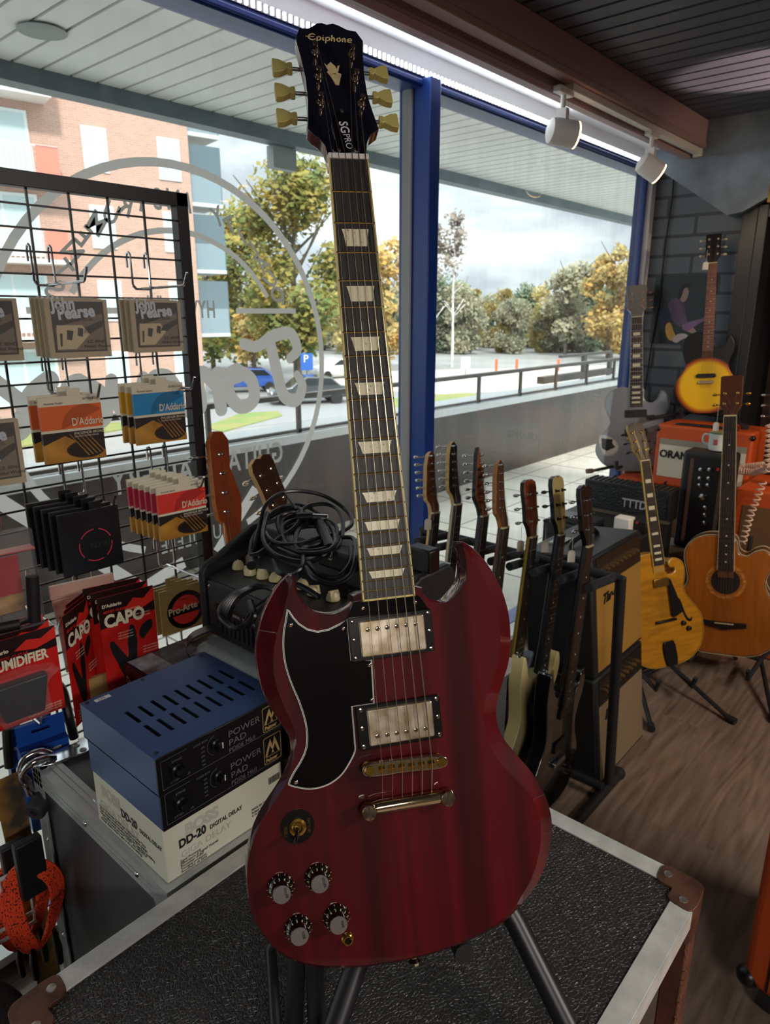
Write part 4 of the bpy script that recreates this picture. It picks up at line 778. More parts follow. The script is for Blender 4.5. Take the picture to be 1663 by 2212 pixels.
for z in (-.93, -1.15): FP('rivet', MB().lathe([(.0055, 0), (.003, .002), (.0004, .0024)], (fx0-.003, fy1-.02, z), (-1, 0, 0), n=14), CHR)
# chrome corner loop with plate and rubber bumper
pl = FP('corner_plate', MB().prism([(a, b) for a, b in cr_spline([(fx0-.008, fy1-.018), (fx0+.02, fy1-.034), (fx0+.052, fy1-.040), (fx0+.078, fy1-.046), (fx0+.092, fy1-.036), (fx0+.093, fy1-.022), (fx0+.088, fy1-.008), (fx0+.066, fy1-.002), (fx0+.04, fy1+.001), (fx0+.01, fy1+.006), (fx0-.008, fy1+.006)], 4)], ZF+.0032, ZF+.0065), CHR, bevel=.001)
for a, b in ((.075, -.036), (.073, -.014)): MB().lathe([(.0065, 0), (.006, .0015), (.003, .002), (.003, .0008), (.0003, .0008)], (fx0+a, fy1+b, ZF+.0065), n=16).build('rivet', STEEL, pl)
FP('corner_loop', MB().tube(cr_spline([(fx0+.030, fy1-.020, ZF+.006), (fx0+.012, fy1-.022, ZF+.015), (fx0-.010, fy1-.018, ZF+.014), (fx0-.024, fy1-.008, ZF-.006), (fx0-.020, fy1+.002, ZF-.028), (fx0-.008, fy1+.010, ZF-.038), (fx0-.02, fy1+.012, ZF-.010), (fx0-.008, fy1+.010, ZF+.012), (fx0+.016, fy1+.004, ZF+.016), (fx0+.03, fy1-.004, ZF+.006)], 5, False), .0062, 12), CHR)
FP('corner_loop', MB().tube([(fx0-.018, fy1-.006, ZF-.03), (fx0-.014, fy1-.006, ZF-.052)], .008, 12), CHR)
bm_ = FP('rubber_bumper', MB().lathe([(.017, 0), (.0185, .002), (.0185, .030), (.017, .033), (.007, .033), (.007, .026), (.0003, .026)], (fx0+.004, fy1-.015, ZF-.066), (-.8, -.5, -.25), n=24), mat('#2b2d30', .55))
FP('latch_plate', MB().prism([(.468, 1.166), (.505, 1.150), (.514, 1.176), (.478, 1.192)], ZF+.0032, ZF+.006), CHR, bevel=.001)
FP('stack_cup', MB().lathe([(.045, 0), (.045, .002), (.036, .003), (.034, .0005), (.001, .0005)], (.452, .985, ZF+.0), n=28), CHR)

# ================================================================== white carton and the two blue attenuators
ZB = ZF+.0035
def box_thing(name, label, cat, x0, x1, y0, y1, z0, z1, m, bevel=.001, part='carton', **k):
    t = thing(name, label, cat, ((x0+x1)/2, (y0+y1)/2, z0), **k); B(-(x1-x0)/2, (x1-x0)/2, -(y1-y0)/2, (y1-y0)/2, 0, z1-z0).build(part, m, t, bevel=bevel, seg=2); return t
bxs = box_thing('carton', 'cream white carton with grey and black print, under the two blue boxes', 'box', .398, .611, .757, .956, ZB, -.686, mat('#d9d9c6', .55), .002)
def FTXT(par, s, size, x, z, m, face, ext=.0001, **k):   # on the -X face (face 'L') or the -Y face (face 'F') of a thing whose origin is its base centre
    hx, hy = par['hx'], par['hy']
    M = FR((-hx-.0004, hy-x, z), (0, -1, 0), (0, 0, 1)) if face == 'L' else FR((-hx+x, -hy-.0004, z), (1, 0, 0), (0, 0, 1))
    return text(par, 'printed_text', s, size, m, M, ext, **k)
class Hd(dict): pass
def setdim(t, hx, hy): DIM[t.name] = (hx, hy)
DIM = {}
def FT(t, s, size, x, z, m, face, **k):
    hx, hy = DIM[t.name]; e_ = .0006
    M = FR((-hx-e_, hy-x, z), (0, -1, 0), (0, 0, 1)) if face == 'L' else FR((-hx+x, -hy-e_, z), (1, 0, 0), (0, 0, 1))
    return text(t, 'printed_text', s, size, m, M, .0001, **k)
setdim(bxs, .1065, .0995)
lg = mat('#c0c0b2', .5); bk_ = mat('#15151a', .5); lg2 = mat('#c9c9bb', .5)
for f, a in (('L', .012), ('F', .022)):
    FT(bxs, 'BOSS', .026, a+.012, .060, lg, f, off=.0012, sx=.95); FT(bxs, 'DD-20', .019, a+(.07 if f == 'L' else .0), .046 if f == 'F' else .052, bk_, f, off=.0008, sx=.85)
    FT(bxs, 'DIGITAL DELAY', .0098, a+(.122 if f == 'L' else .052), .046 if f == 'F' else .052, bk_, f, off=.0002, sx=.85); FT(bxs, 'GIGA DELAY', .020 if f == 'L' else .015, a+.002, .034 if f == 'L' else .028, lg, f, sx=1.02)
for i, s_ in enumerate(('\u2022Up to 23 seconds (23,000 ms!) Maximum Delay Time', '\u2022Four memory locations with seamless program change', '\u2022Eleven delay modes including: Analog and Tape Echo modeling,', '    Sound on Sound and new "TWIST" and "SMOOTH"', '\u2022Backlit display makes it easy to see time settings')):
    FT(bxs, s_, .0072, .010, .0305-i*.0058, bk_, 'L', sx=.86)
for i, s_ in enumerate(('Signal Processor', 'Elaboratore di Segnali Musicali', "Processeur d'effet", 'Tonsignal-prozessor', 'Procesador de Se\u00f1al')): FT(bxs, s_, .0062, .022, .0215-i*.0046, bk_, 'F', sx=.85)
for i, s_ in enumerate(('MADE IN TAIWAN', 'Roland Corporation', '4-16 Dojimahama')): FT(bxs, s_, .006, .150, .030-i*.0055, bk_, 'F', sx=.85)
mb = MB(); q = random.Random(1); x = .186
while x < .208: w_ = q.choice((.0006, .0012)); mb.box(x-.1065, x-.1065+w_, -.1001, -.0998, .058, .070); x += w_+.001
mb.build('barcode', bk_, bxs)['kind'] = 'stuff'
NAVY = mat('#3c5788', .34, .7); PAN = mat('#0c0c0d', .3); GY = mat('#77797c', .4, .3); GD = mat('#b59a66', .45)
ang_p = R(0)
def palmer(x0, x1, y0, y1, z0, z1, label, top):
    t = thing('power_attenuator', label, 'attenuator', ((x0+x1)/2, (y0+y1)/2, z0), group='blue power attenuators'); hx, hy, h = (x1-x0)/2, (y1-y0)/2, z1-z0; setdim(t, hx, hy+.0035)
    slots = []
    mb = MB()
    if top:
        # lid with two rows of cooling slots: grid of solid pieces round real holes
        xs = [-hx+.034+i*.0205 for i in range(9)]; sw_ = .0030; 
        ycuts = [-hy, -.062, -.022, -.010, .030, hy]
        for (ya, yb) in ((-hy, ycuts[1]), (ycuts[2], ycuts[3]), (ycuts[4], hy)): mb.box(-hx, hx, ya, yb, h-.0016, h)
        for (ya, yb) in ((ycuts[1], ycuts[2]), (ycuts[3], ycuts[4])):
            e = -hx
            for x in xs: mb.box(e, x-sw_, ya, yb, h-.0016, h); e = x+sw_
            mb.box(e, hx, ya, yb, h-.0016, h)
        mb.build('lid', NAVY, t)
        mb2 = MB(); mb2.box(-hx, -hx+.0016, -hy, hy, 0, h-.0016); mb2.box(hx-.0016, hx, -hy, hy, 0, h-.0016); mb2.box(-hx, hx, hy-.0016, hy, 0, h-.0016); mb2.box(-hx, hx, -hy, hy, 0, .002); mb2.build('chassis', NAVY, t)
        mb3 = MB(); mb3.box(-hx+.01, hx-.01, -hy+.012, hy-.01, .004, h*.45); mb3.build('inner_parts', BLKM, t)
        for a, b in ((-hx+.008, hy-.006), (hx-.012, hy-.008), (-hx+.010, -hy+.012), (hx-.012, -hy+.012), (-.01, hy-.006)): MB().lathe([(.0032, 0), (.0028, .0012), (.0012, .0018), (.0002, .0018)], (a, b, h), n=12).build('screw', BLK, t)
        st = B(-hx+.018, -hx+.042, hy-.016, hy-.008, h, h+.0003).build('price_sticker', WHT, t); text(st, 'handwriting', '299', .008, BLKM, FR((-hx+.022, hy-.015, h+.0004), (1, 0, 0), (0, 1, 0)), .00005)
    else: B(-hx, hx, -hy, hy, 0, h-.001).build('chassis', NAVY, t, bevel=.0008)
    B(-hx, hx, -hy-.003, -hy, .0, h).build('front_panel', PAN, t, bevel=.0006)
    y = -hy-.0032
    MB().box(-hx+.006, -hx+.0465, y-.0002, y, h-.0065, h-.006).box(-hx+.006, hx-.01, y-.0002, y, .0075, .008).box(-hx+.006, -hx+.0065, y-.0002, y, .0075, h-.006).build('panel_lines', GY, t)
    def knob(x, z, r, nm, m):
        k = MB().lathe([(r, 0), (r, .002), (r*.8, .004), (r*.72, .014), (r*.1, .0145)], (x, y, z), (0, -1, 0), n=24).build(nm, BLK, t, bevel=0)
        if m: B(x-.0008, x+.0008, y-.0150, y-.0144, z, z+r*.95).build('knob_pointer', WHT, k)
    knob(-hx+.030, h*.47, .010, 'footswitch', False); knob(-hx+.094, h*.60, .0095, 'rotary_knob', True)
    FT(t, 'BYPASS', .0048, .022, h-.016, GY, 'F'); FT(t, 'ATTENUATOR', .0048, .017, .012, GY, 'F'); FT(t, 'LOAD BOX', .0045, .056, h-.010, GY, 'F')
    for i, s_ in enumerate(('10%', '20%', '30%', '50%', '70%')): FT(t, s_, .0038, .067, h-.018-i*.0068, GY, 'F')
    MB().tube([(-hx+.094+.016*math.cos(R(a)), y-.0002, h*.6+.016*math.sin(R(a))) for a in range(100, 265, 15)], .0003, 4).build('dial_arc', GY, t)
    FT(t, 'POWER', .0145, .113, h*.60, GY, 'F', sx=1.15); FT(t, 'PAD', .0145, .113, h*.36, GY, 'F', sx=1.15); FT(t, 'PDI06 MkII', .0105, .113, h*.17, GY, 'F')
    lx = -hx+.176
    bd = MB().prism(rrect(lx, lx+.034, .010, h-.006, .003), 0, .0003, M=Matrix(((1, 0, 0, 0), (0, 0, -1, y), (0, 1, 0, 0), (0, 0, 0, 1)))).build('logo_badge', GD, t)
    MB().prism(rrect(lx+.001, lx+.033, .011, h-.007, .0025), .0003, .0005, M=Matrix(((1, 0, 0, 0), (0, 0, -1, y), (0, 1, 0, 0), (0, 0, 0, 1)))).build('badge_field', PAN, bd)
    mb = MB()
    for q_ in ([(2, 24), (9, 44), (13, 52), (17, 38), (17, 30), (12, 40), (6, 24)], [(31, 24), (25, 44), (21, 54), (17, 38), (17, 30), (22, 40), (27, 24)], [(14, 24), (17, 34), (20, 24), (17, 27)]):
        mb.poly([(lx+a*.001, y-.0007, b*.001*h/.063) for a, b in q_])
    mb.box(lx+.002, lx+.032, y-.0007, y-.0006, .022, .0226); mb.build('logo_mountain', GD, bd)
    text(bd, 'logo_text', 'Palmer', .0082, GD, FR((lx+.003, y-.0006, .0135), (1, 0, 0), (0, 0, 1)), .0001, off=.0003)
    return t
palmer(.397, .611, .754, .957, -.6845, -.622, 'navy blue steel attenuator lying on the white carton, lower of the pair', False)
palmer(.391, .611, .745, .952, -.6205, -.563, 'navy blue steel attenuator with slotted lid, upper of the pair', True)

# ================================================================== photo carton with guitarist print behind the attenuators
db = box_thing('guitar_kit_box', 'small black and silver printed carton on the flight case behind the blue attenuators', 'box', .560, .690, 1.062, 1.142, ZB, -.630, mat('#1b1a1c', .35), .001); setdim(db, .065, .04)
B(-.060, -.010, -.036, .036, .1462, .1466).build('top_print', mat('#a9b4bb', .3, var=.25, vscale=60), db); B(-.010, .060, -.036, .036, .1462, .1466).build('top_print', mat('#5a5a60', .35, var=.3, vscale=40), db)
FT(db, 'Dunlop', .022, .004, .105, WHT, 'L', off=.0006, sx=.7); FT(db, 'Cry', .018, .004, .080, mat('#bcd3d8', .5), 'L', sx=.8)
B(-.0656, -.0652, -.036, .01, .09, .143).build('side_print', mat('#a01f3a', .4, col2='#1a1012', vscale=14), db)
bb = box_thing('black_case', 'flat black carton with a red edge beside the silver amp', 'box', .695, .860, 1.05, 1.165, ZB, -.655, mat('#2a2426', .5), .002); B(-.083, .083, -.058, .058, .10, .118).build('red_band', mat('#8d2a22', .5), bb)
bb2 = box_thing('cardboard_sheet', 'long brown cardboard edge lying along the window side of the flight case', 'cardboard', .50, .90, 1.168, 1.176, ZB, -.652, mat('#a2814f', .8), 0)

# ================================================================== small amp with worn grey top, and the black amp head with cream knobs
sa = thing('practice_amp', 'small silver-topped combo amp with a leather strap handle, under the black amp head', 'amplifier', (.715, .862, ZB))
h = .2145; hx, hy = .100, .134
TOLX = mat('#8d9594', .45, bump=.35, bscale=350, var=.18, vscale=9); GRL = mat('#121214', .7, bump=.5, bscale=500)
B(-hx, hx, -hy, hy, h-.042, h).build('top_shell', TOLX, sa, bevel=.018, seg=4)
B(-hx+.006, hx, -hy+.004, hy-.004, 0, h-.042).build('cabinet', mat('#0e0f11', .5), sa, bevel=.003)
B(-hx-.002, -hx+.012, hy-.028, hy+.001, 0, h-.02).build('side_cheek', TOLX, sa, bevel=.004)
B(-hx+.001, -hx+.006, -hy+.01, hy-.03, h-.105, h-.046).build('control_panel', mat('#17181a', .35), sa)
for i in range(7): MB().lathe([(.008, 0), (.007, .003), (.0045, .012), (.001, .0125)], (-hx+.001, hy-.035-i*.03, h-.080), (-1, 0, 0), n=16).build('control_knob', BLK, sa)
for i in range(9): MB().lathe([(.0018, 0), (.001, .002)], (-hx+.001, hy-.03-i*.024, h-.054), (-1, 0, 0), n=8).build('panel_screw', CHR, sa)
B(-hx-.001, -hx+.006, -hy+.01, hy-.03, .006, h-.12).build('speaker_grille', GRL, sa)
hd = MB(); pts = cr_spline([(-hx+.012, hy+.010, h-.050), (-hx-.004, hy+.012, h-.015), (-hx+.004, hy+.002, h+.008), (-hx+.03, hy-.012, h+.018), (-hx+.06, hy-.024, h+.022), (-hx+.085, hy-.03, h+.014)], 5, False)
for i in range(len(pts)-1):
    a, b = V(pts[i]), V(pts[i+1]); w_ = V((.45, .85, 0)).normalized()*.012; hd.add([a-w_, a+w_, b+w_, b-w_, a-w_+V((0, 0, .004)), a+w_+V((0, 0, .004)), b+w_+V((0, 0, .004)), b-w_+V((0, 0, .004))], [(0, 1, 2, 3), (4, 7, 6, 5), (0, 4, 5, 1), (1, 5, 6, 2), (2, 6, 7, 3), (3, 7, 4, 0)])
hd.build('strap_handle', mat('#18191b', .35), sa)
ba = thing('amp_head', 'black amplifier head with a row of cream chicken-head knobs, below the cable tangle', 'amplifier', (.69, .735, ZB+.2685)); zb0 = ZB+.2685
X0, X1, Y0, Y1 = -.093, .088, -.188, .190; Zp = -.412-zb0; Zt = -.350-zb0
MY = Matrix(((1, 0, 0, 0), (0, 0, -1, 0), (0, 1, 0, 0), (0, 0, 0, 1)))
BT = mat('#1a1c1e', .5, bump=.4, bscale=500)
MB().prism([(X0, 0), (X1, 0), (X1, Zt-.006), (X1-.008, Zt), (.022, Zt), (.012, Zp+.016), (X0+.002, Zp), (X0, Zp-.006)], -.172, .176, M=MY).build('cabinet', BT, ba, bevel=.003, seg=2)
for y in (Y1-.014, Y0): MB().prism([(X0-.004, 0), (X1+.003, 0), (X1+.003, Zt-.012), (X1-.012, Zt+.004), (.01, Zt+.003), (X0+.03, Zp+.030), (X0+.006, Zp+.022), (X0-.004, Zp+.010)], -y-.014, -y, M=MY).build('end_cheek', BT, ba, bevel=.004, seg=3)
pn = MB().add([(X0+.003, Y0+.02, Zp+.0012), (.010, Y0+.02, Zp+.0165), (.010, Y1-.018, Zp+.0165), (X0+.003, Y1-.018, Zp+.0012)], [(0, 1, 2, 3)]).build('control_panel', mat('#3a3a38', .35, .4, var=.3, vscale=25), ba)
for i, (kx, ky) in enumerate(((.647, .888), (.644, .853), (.647, .825), (.651, .799), (.657, .743), (.652, .713), (.656, .676))):
    x, y = kx-.69, ky-.735; zk = Zp+.0165*(x-X0)/.103; a = R((35, -5, 5, 40, 30, -15, 80)[i]); k = MB().lathe([(.0105, 0), (.0105, .002), (.0090, .008), (.006, .0125), (.001, .014)], (x, y, zk), n=20)
    d = V((math.sin(a), math.cos(a), 0)); n_ = V((-d.y, d.x, 0)); c = V((x, y, zk+.002))
    k.add([c-d*.010-n_*.0042, c+d*.0155-n_*.0022, c+d*.0155+n_*.0022, c-d*.010+n_*.0042, c-d*.009-n_*.0026+V((0, 0, .0145)), c+d*.013-n_*.0012+V((0, 0, .010)), c+d*.013+n_*.0012+V((0, 0, .010)), c-d*.009+n_*.0026+V((0, 0, .0145))], [(0, 3, 2, 1), (4, 5, 6, 7), (0, 1, 5, 4), (1, 2, 6, 5), (2, 3, 7, 6), (3, 0, 4, 7)])
    k.build('chicken_head_knob', mat('#e2d3a2', .35), ba, bevel=.0012, seg=2)
for y in (.862, .765, .73, .655): MB().cyl((-.018, y-.735, Zp+.012), (-.020, y-.735, Zp+.028), .0016, .0024, n=8).build('toggle_switch', CHR, ba)
for y in (-.05, .02, .09, .15): MB().lathe([(.006, 0), (.005, .003), (.003, .003), (.002, .001)], (-.03, y, Zp+.010), n=14).build('input_jack', BLK, ba)
MB().box(X0-.001, X0, -.15, .150, .012, .060).build('side_vent', BLK, ba)
mb = MB()
for i in range(26): mb.box(X0-.003, X0-.001, -.145+i*.0112, -.141+i*.0112, .014, .044)
mb.build('vent_slats', mat('#24272b', .4), ba)
text(ba, 'panel_text', 'SERIAL   230V~50Hz', .0065, mat('#c9ced4', .5), FR((X0-.0016, .105, .050), (0, -1, 0), (0, 0, 1)), .0001); MB().lathe([(.004, 0), (.002, .002)], (X0, .165, Zp-.012), (-1, 0, 0), n=12).build('screw', CHR, ba)
pp = P(915, 1210, z=-.335)
B(-.012, .012, -.02, .02, 0, .035).build('carry_handle', BLK, ba, bevel=.003, loc=(pp.x-.69, pp.y-.735, Zt)); MB().prism([(.04, -.185), (.085, -.182), (.082, -.13), (.05, -.12)], Zt+.0005, Zt+.0015).build('torn_tape', mat('#8f9b9c', .4), ba)

# ================================================================== cables
def coil(name, label, c, specs, r, m, z0, extra=(), rnd_seed=1):
    t = thing(name, label, 'cable', c); q = random.Random(rnd_seed)
    for (cx, cy, cz, rx, ry, tx, ty, rz, n) in specs:
        pts = []; ph = [q.uniform(0, 6) for _ in range(4)]
        M = Matrix.Translation((cx, cy, cz)) @ Matrix.Rotation(R(rz), 4, 'Z') @ Matrix.Rotation(R(tx), 4, 'X') @ Matrix.Rotation(R(ty), 4, 'Y')
        for i in range(int(26*n)+1):
            a = 2*PI*i/26; w_ = 1+.10*math.sin(a*.7+ph[0])+.05*math.sin(a*2.3+ph[1]); pts.append(tuple(M @ V((rx*w_*math.cos(a), ry*w_*math.sin(a), .012*math.sin(a*1.3+ph[2])+.004*i/26))))
        MB().tube(pts, r, 8).build('cable_loop', m, t)
    for pts, rr, mm2 in extra: MB().tube(cr_spline(pts, 4, False), rr, 10).build('plug', mm2, t)
    return t
CB = mat('#101113', .32); top = P(650, 1150, z=-.32)
PL = BLKM
def LP(pts, d): return [tuple(P(a, b, d=dd)-V((.80, .80, -.33))) for a, b, dd in pts]
cb = thing('cable_tangle', 'big tangle of black instrument cables heaped on the black amp head', 'cable', (.80, .80, -.33))
def cable(px, r=.0036, parent=cb, m=CB, org=(.80, .80, -.33), name='cable_loop', closed=False):
    pts = [P(a, b, d=dd)-V(org) for a, b, dd in px]; return MB().tube(cr_spline([tuple(p) for p in pts], 6, closed), r, 8, closed=closed).build(name, m, parent)
D0 = 1.12
cable([(545, 1190, 1.06), (560, 1140, 1.10), (575, 1090, 1.13), (620, 1062, 1.17), (690, 1068, 1.19), (745, 1100, 1.18), (760, 1130, 1.14), (735, 1150, 1.10), (690, 1160, 1.07), (640, 1176, 1.04), (590, 1170, 1.05), (570, 1140, 1.09), (590, 1105, 1.13), (640, 1090, 1.16), (690, 1110, 1.15), (720, 1150, 1.09), (715, 1185, 1.03), (660, 1195, 1.02), (600, 1175, 1.05)])
cable([(540, 1200, 1.04), (548, 1160, 1.09), (580, 1120, 1.13), (625, 1098, 1.15), (650, 1102, 1.13), (640, 1135, 1.09), (600, 1165, 1.06), (560, 1195, 1.03), (540, 1200, 1.02)])
cable([(600, 1185, 1.04), (660, 1205, 1.02), (720, 1190, 1.04), (740, 1150, 1.10), (735, 1110, 1.15), (710, 1090, 1.17), (670, 1092, 1.16), (640, 1110, 1.12)])
cable([(578, 1110, 1.12), (568, 1160, 1.06), (590, 1195, 1.02), (640, 1212, 1.01), (690, 1205, 1.02), (700, 1160, 1.09), (690, 1128, 1.12), (650, 1120, 1.12), (610, 1140, 1.09), (625, 1180, 1.04), (680, 1192, 1.03)])
cable([(640, 1185, 1.03), (648, 1140, 1.09), (690, 1120, 1.13), (725, 1135, 1.11), (722, 1170, 1.06), (690, 1188, 1.03)], closed=True)
cable([(590, 1210, 1.01), (600, 1235, .985), (625, 1240, .98), (652, 1225, .99), (655, 1200, 1.02)])
cable([(660, 1225, .99), (680, 1250, .97), (720, 1262, .965), (755, 1245, .975), (768, 1205, 1.0), (765, 1165, 1.06), (740, 1160, 1.08)])
cable([(665, 1215, 1.0), (690, 1240, .98), (730, 1245, .98), (757, 1215, 1.0), (758, 1180, 1.04)])
for i in range(5): cable([(600+i*9, 1120+i*6, 1.12), (640+i*10, 1105+i*8, 1.14), (690+i*6, 1125+i*7, 1.12), (700-i*3, 1165+i*4, 1.06), (650-i*4, 1180+i*2, 1.04), (612+i*5, 1160, 1.07)], closed=True)
for a, b, rr, mm2 in (((640, 1118, 1.11), (675, 1116, 1.11), .008, BLK), ((676, 1116, 1.11), (708, 1118, 1.11), .005, CHR), ((690, 1130, 1.11), (712, 1185, 1.04), .009, BLK), ((712, 1190, 1.035), (714, 1206, 1.02), .0035, CHR), ((540, 1205, 1.03), (543, 1222, 1.0), .007, BLK), ((615, 1065, 1.16), (640, 1100, 1.12), .002, BLK)):
    MB().tube([P(a[0], a[1], d=a[2])-V((.8, .8, -.33)), P(b[0], b[1], d=b[2])-V((.8, .8, -.33))], rr, 12).build('plug', mm2, cb)
pwl = P(738, 1225, z=-.372); pw = thing('power_supply', 'black power adapter half buried in the cable tangle', 'adapter', tuple(pwl)); B(-.02, .02, -.035, .035, 0, .03).build('adapter_body', BLKM, pw, bevel=.006); B(-.006, .006, -.04, -.035, .01, .02).build('cable_exit', BLK, pw)
cc2 = thing('coiled_cable', 'neatly coiled black cable lying on the silver amp top', 'cable', (.62, .86, -.50)); og = (.62, .86, -.50)
for i in range(5):
    k = i*4
    cable([(490-k, 1340-k, .99), (510-k*.6, 1295-k*.5, 1.01), (550-k*.3, 1270-k*.2, 1.02), (590, 1268+k*.3, 1.01), (585+k*.2, 1290+k*.4, 1.0), (548+k*.2, 1318+k*.4, .985), (525, 1352+k*.1, .97), (500, 1356-k*.1, .975)], .0042, cc2, CB, og, closed=True)
cable([(590, 1275, 1.01), (605, 1265, 1.02), (640, 1262, 1.02), (690, 1290, 1.0)], .0042, cc2, CB, og); cable([(540, 1300, .99), (548, 1330, .97), (530, 1352, .97)], .0055, cc2, CB, og, 'cable_tie')

for o_ in (ba, cb, pw, cc2): o_.location = V(o_.location)*1.105; o_.scale = (1.105,)*3      # they stand on the small amp, a little further back
# ================================================================== wire grid panel, hooks and the goods on them
GY_ = 1.32; GB = mat('#0c0d10', .4)
gw = thing('grid_panel', 'black wire display grid with a square tube frame standing before the window', 'display grid', (.3, GY_, FL))
zt_, zb_ = .232, -.95; xl, xr = -.36, .885
for a in ((xl, xr, zt_-.026, zt_), (xl, xr, zb_, zb_+.026)): B(a[0]-.3, a[1]-.3, -.012, .012, a[2]-FL, a[3]-FL).build('frame_bar', GB, gw, bevel=.001)
for x in (xl, xr-.026): B(x-.3, x-.3+.026, -.012, .012, zb_-FL, zt_-FL).build('frame_bar', GB, gw, bevel=.001)
for x in (xl, xr-.026): B(x-.3, x-.3+.026, -.12, .15, 0, .026).build('foot', GB, gw); B(x-.3, x-.3+.026, -.012, .012, .02, zb_-FL).build('frame_bar', GB, gw)
x = .791+.0738-.0738
for i in range(16): B(.791-.3-i*.0738-.0018, .791-.3-i*.0738+.0018, -.002, .002, zb_-FL, zt_-FL-.02).build('vertical_wire', GB, gw)
for i in range(31):
    z = .179-.0378*i
    if z > zb_: B(xl-.3, xr-.31, -.006, -.0025, z-FL-.0017, z-FL+.0017).build('horizontal_wire', GB, gw)
CHK = mat('#bfc0c4', .15, 1)
def hook(x, z, lab, L_=.16, wd=.037, drop=.062):     # two prongs over the wire, a drop, a cross bar and one long arm
    t = thing('display_hook', lab, 'hook', (x, GY_, z), group='chrome display hooks'); y0 = -.008
    for s in (0, wd):
        MB().tube([(s, .006, -.022), (s, .006, -.004), (s, .003, .004), (s, -.004, .006), (s, y0, .002), (s, y0, -.01), (s, y0-.001, -drop+.008), (s+(.006 if s == 0 else 0), y0-.003, -drop)], .0022, 8).build('prong', CHK, t)
    MB().tube([(0, y0-.001, -drop+.006), (.004, y0-.003, -drop), (wd-.004, y0-.003, -drop), (wd, y0-.001, -drop+.006)], .0022, 8).build('cross_bar', CHK, t)
    MB().tube([(wd/2, y0, -drop+.001), (wd/2, y0-L_*.9, -drop+.003), (wd/2, y0-L_*.93, -drop+.006), (wd/2, y0-L_, -drop+.026)], .0024, 8).build('arm', CHK, t)
    return t
hooks = [(.560, .109, 'chrome hook in the top row, above the left tan string packs'), (.748, .107, 'chrome hook in the top row, above the right tan string packs'), (.560, -.081, 'chrome hook above the orange string packs'), (.748, -.081, 'chrome hook above the blue and yellow string packs'),
 (.567, -.276, 'chrome hook above the black string packs with a pink ring'), (.752, -.276, 'chrome hook above the red string packs'), (.560, -.476, 'chrome hook above the capo cards'), (.748, -.473, 'chrome hook above the gold string packs with a black and red disc'),
 (.443, -.472, 'chrome hook holding the humidifier cards'), (.748, -.666, 'empty chrome hook beside the photo carton'), (.372, -.276, 'chrome hook holding the bag with black tubes'), (.405, -.668, 'chrome hook holding the blue hanging packages'), (.372, .109, 'chrome hook holding the tan packs cut by the left picture edge')]
for hx_, hz_, lb_ in hooks: hook(hx_, hz_, lb_, .16 if hx_ not in (.748, .405) or hz_ > -.6 else (.05 if hx_ > .5 else .11))
clear = bpy.data.materials.new('clear_film'); clear.use_nodes = True; _t = clear.node_tree; _b = _t.nodes['Principled BSDF']; _b.inputs['Base Color'].default_value = (.95, .96, .97, 1); _b.inputs['Alpha'].default_value = .06; _b.inputs['Roughness'].default_value = .08; _b.inputs['Coat Weight'].default_value = .6
def pack(name, lab, group, x, y, z, w_, h, th, art, m_side, yaw=0, tilt=0, film=False):
    # x,z: top left corner of the card as seen from the room; card faces -Y
    t = thing(name, lab, 'pack', (x+w_/2, y, z-h), rz=0, group=group); t.rotation_euler = (R(tilt), 0, R(yaw))
    B(-w_/2, w_/2, 0, th, 0, h).build('sleeve', m_side, t, bevel=.0006)
    art(t, w_, h)
    if film:
        MB().box(-w_/2-.004, w_/2+.004, -.0025, th+.0015, -.005, h+.004).build('clear_bag', clear, t)
        MB().prism([(-w_*.12, h+.004), (-w_*.08, h+.02), (w_*.08, h+.022), (w_*.14, h+.004)], -.001, 0, M=Matrix(((1, 0, 0, 0), (0, 0, -1, 0), (0, 1, 0, 0), (0, 0, 0, 1)))).build('hang_tab', clear, t)
    return t
def F2(mb, pts, w_, h, lay, mi): mb.poly([(-w_/2+a*w_, -.0003*lay, b*h) for a, b in pts], mi)
def TXT(t, s, size, a, b, w_, h, m, lay=6, rot=0, **k):
    ca, sa_ = math.cos(R(rot)), math.sin(R(rot)); return text(t, 'printed_text', s, size, m, FR((-w_/2+a*w_, -.0003*lay, b*h), (ca, 0, sa_), (-sa_, 0, ca)), .00005, **k)
TAN = mat('#b8a888', .55); BRN = mat('#3c342e', .5); BRN2 = mat('#7b6c5c', .5); CRE = mat('#c9b994', .5); SKY = mat('#c6cfd8', .4)
def art_jp(t, w_, h):
    mb = MB(); F2(mb, [(.08, .1), (.93, .1), (.93, .96), (.08, .96)], w_, h, 1, 0)
    F2(mb, [(.12, .13), (.9, .13), (.9, .76), (.12, .52)], w_, h, 2, 1)
    F2(mb, [(.12, .15), (.42, .15), (.66, .40), (.55, .56), (.14, .56)], w_, h, 3, 2)
    F2(mb, [(.55, .42), (.62, .42), (.66, .40), (.92, .56), (.92, .66), (.6, .52)], w_, h, 3, 0)
    F2(mb, [(.28, .32), (.36, .30), (.4, .46), (.3, .48)], w_, h, 4, 0); F2(mb, [(.46, .38), (.54, .36), (.56, .5), (.48, .52)], w_, h, 4, 0); F2(mb, [(.17, .2), (.2, .2), (.22, .42), (.18, .42)], w_, h, 4, 0)
    mb.build('printed_front', [BRN, BRN2, CRE], t)
    TXT(t, 'John', .026, .10, .82, w_, h, SKY, rot=3, off=.0012, sx=.8); TXT(t, 'Pearse', .027, .18, .66, w_, h, SKY, rot=5, off=.0012, sx=.85)
    TXT(t, 'ELECTRIC  NICKEL', .0055, .3, .60, w_, h, BRN, rot=5); TXT(t, 'Nickel Wound', .0075, .55, .17, w_, h, BLKM); TXT(t, 'E.Z. BEND', .0072, .60, .25, w_, h, BLKM)
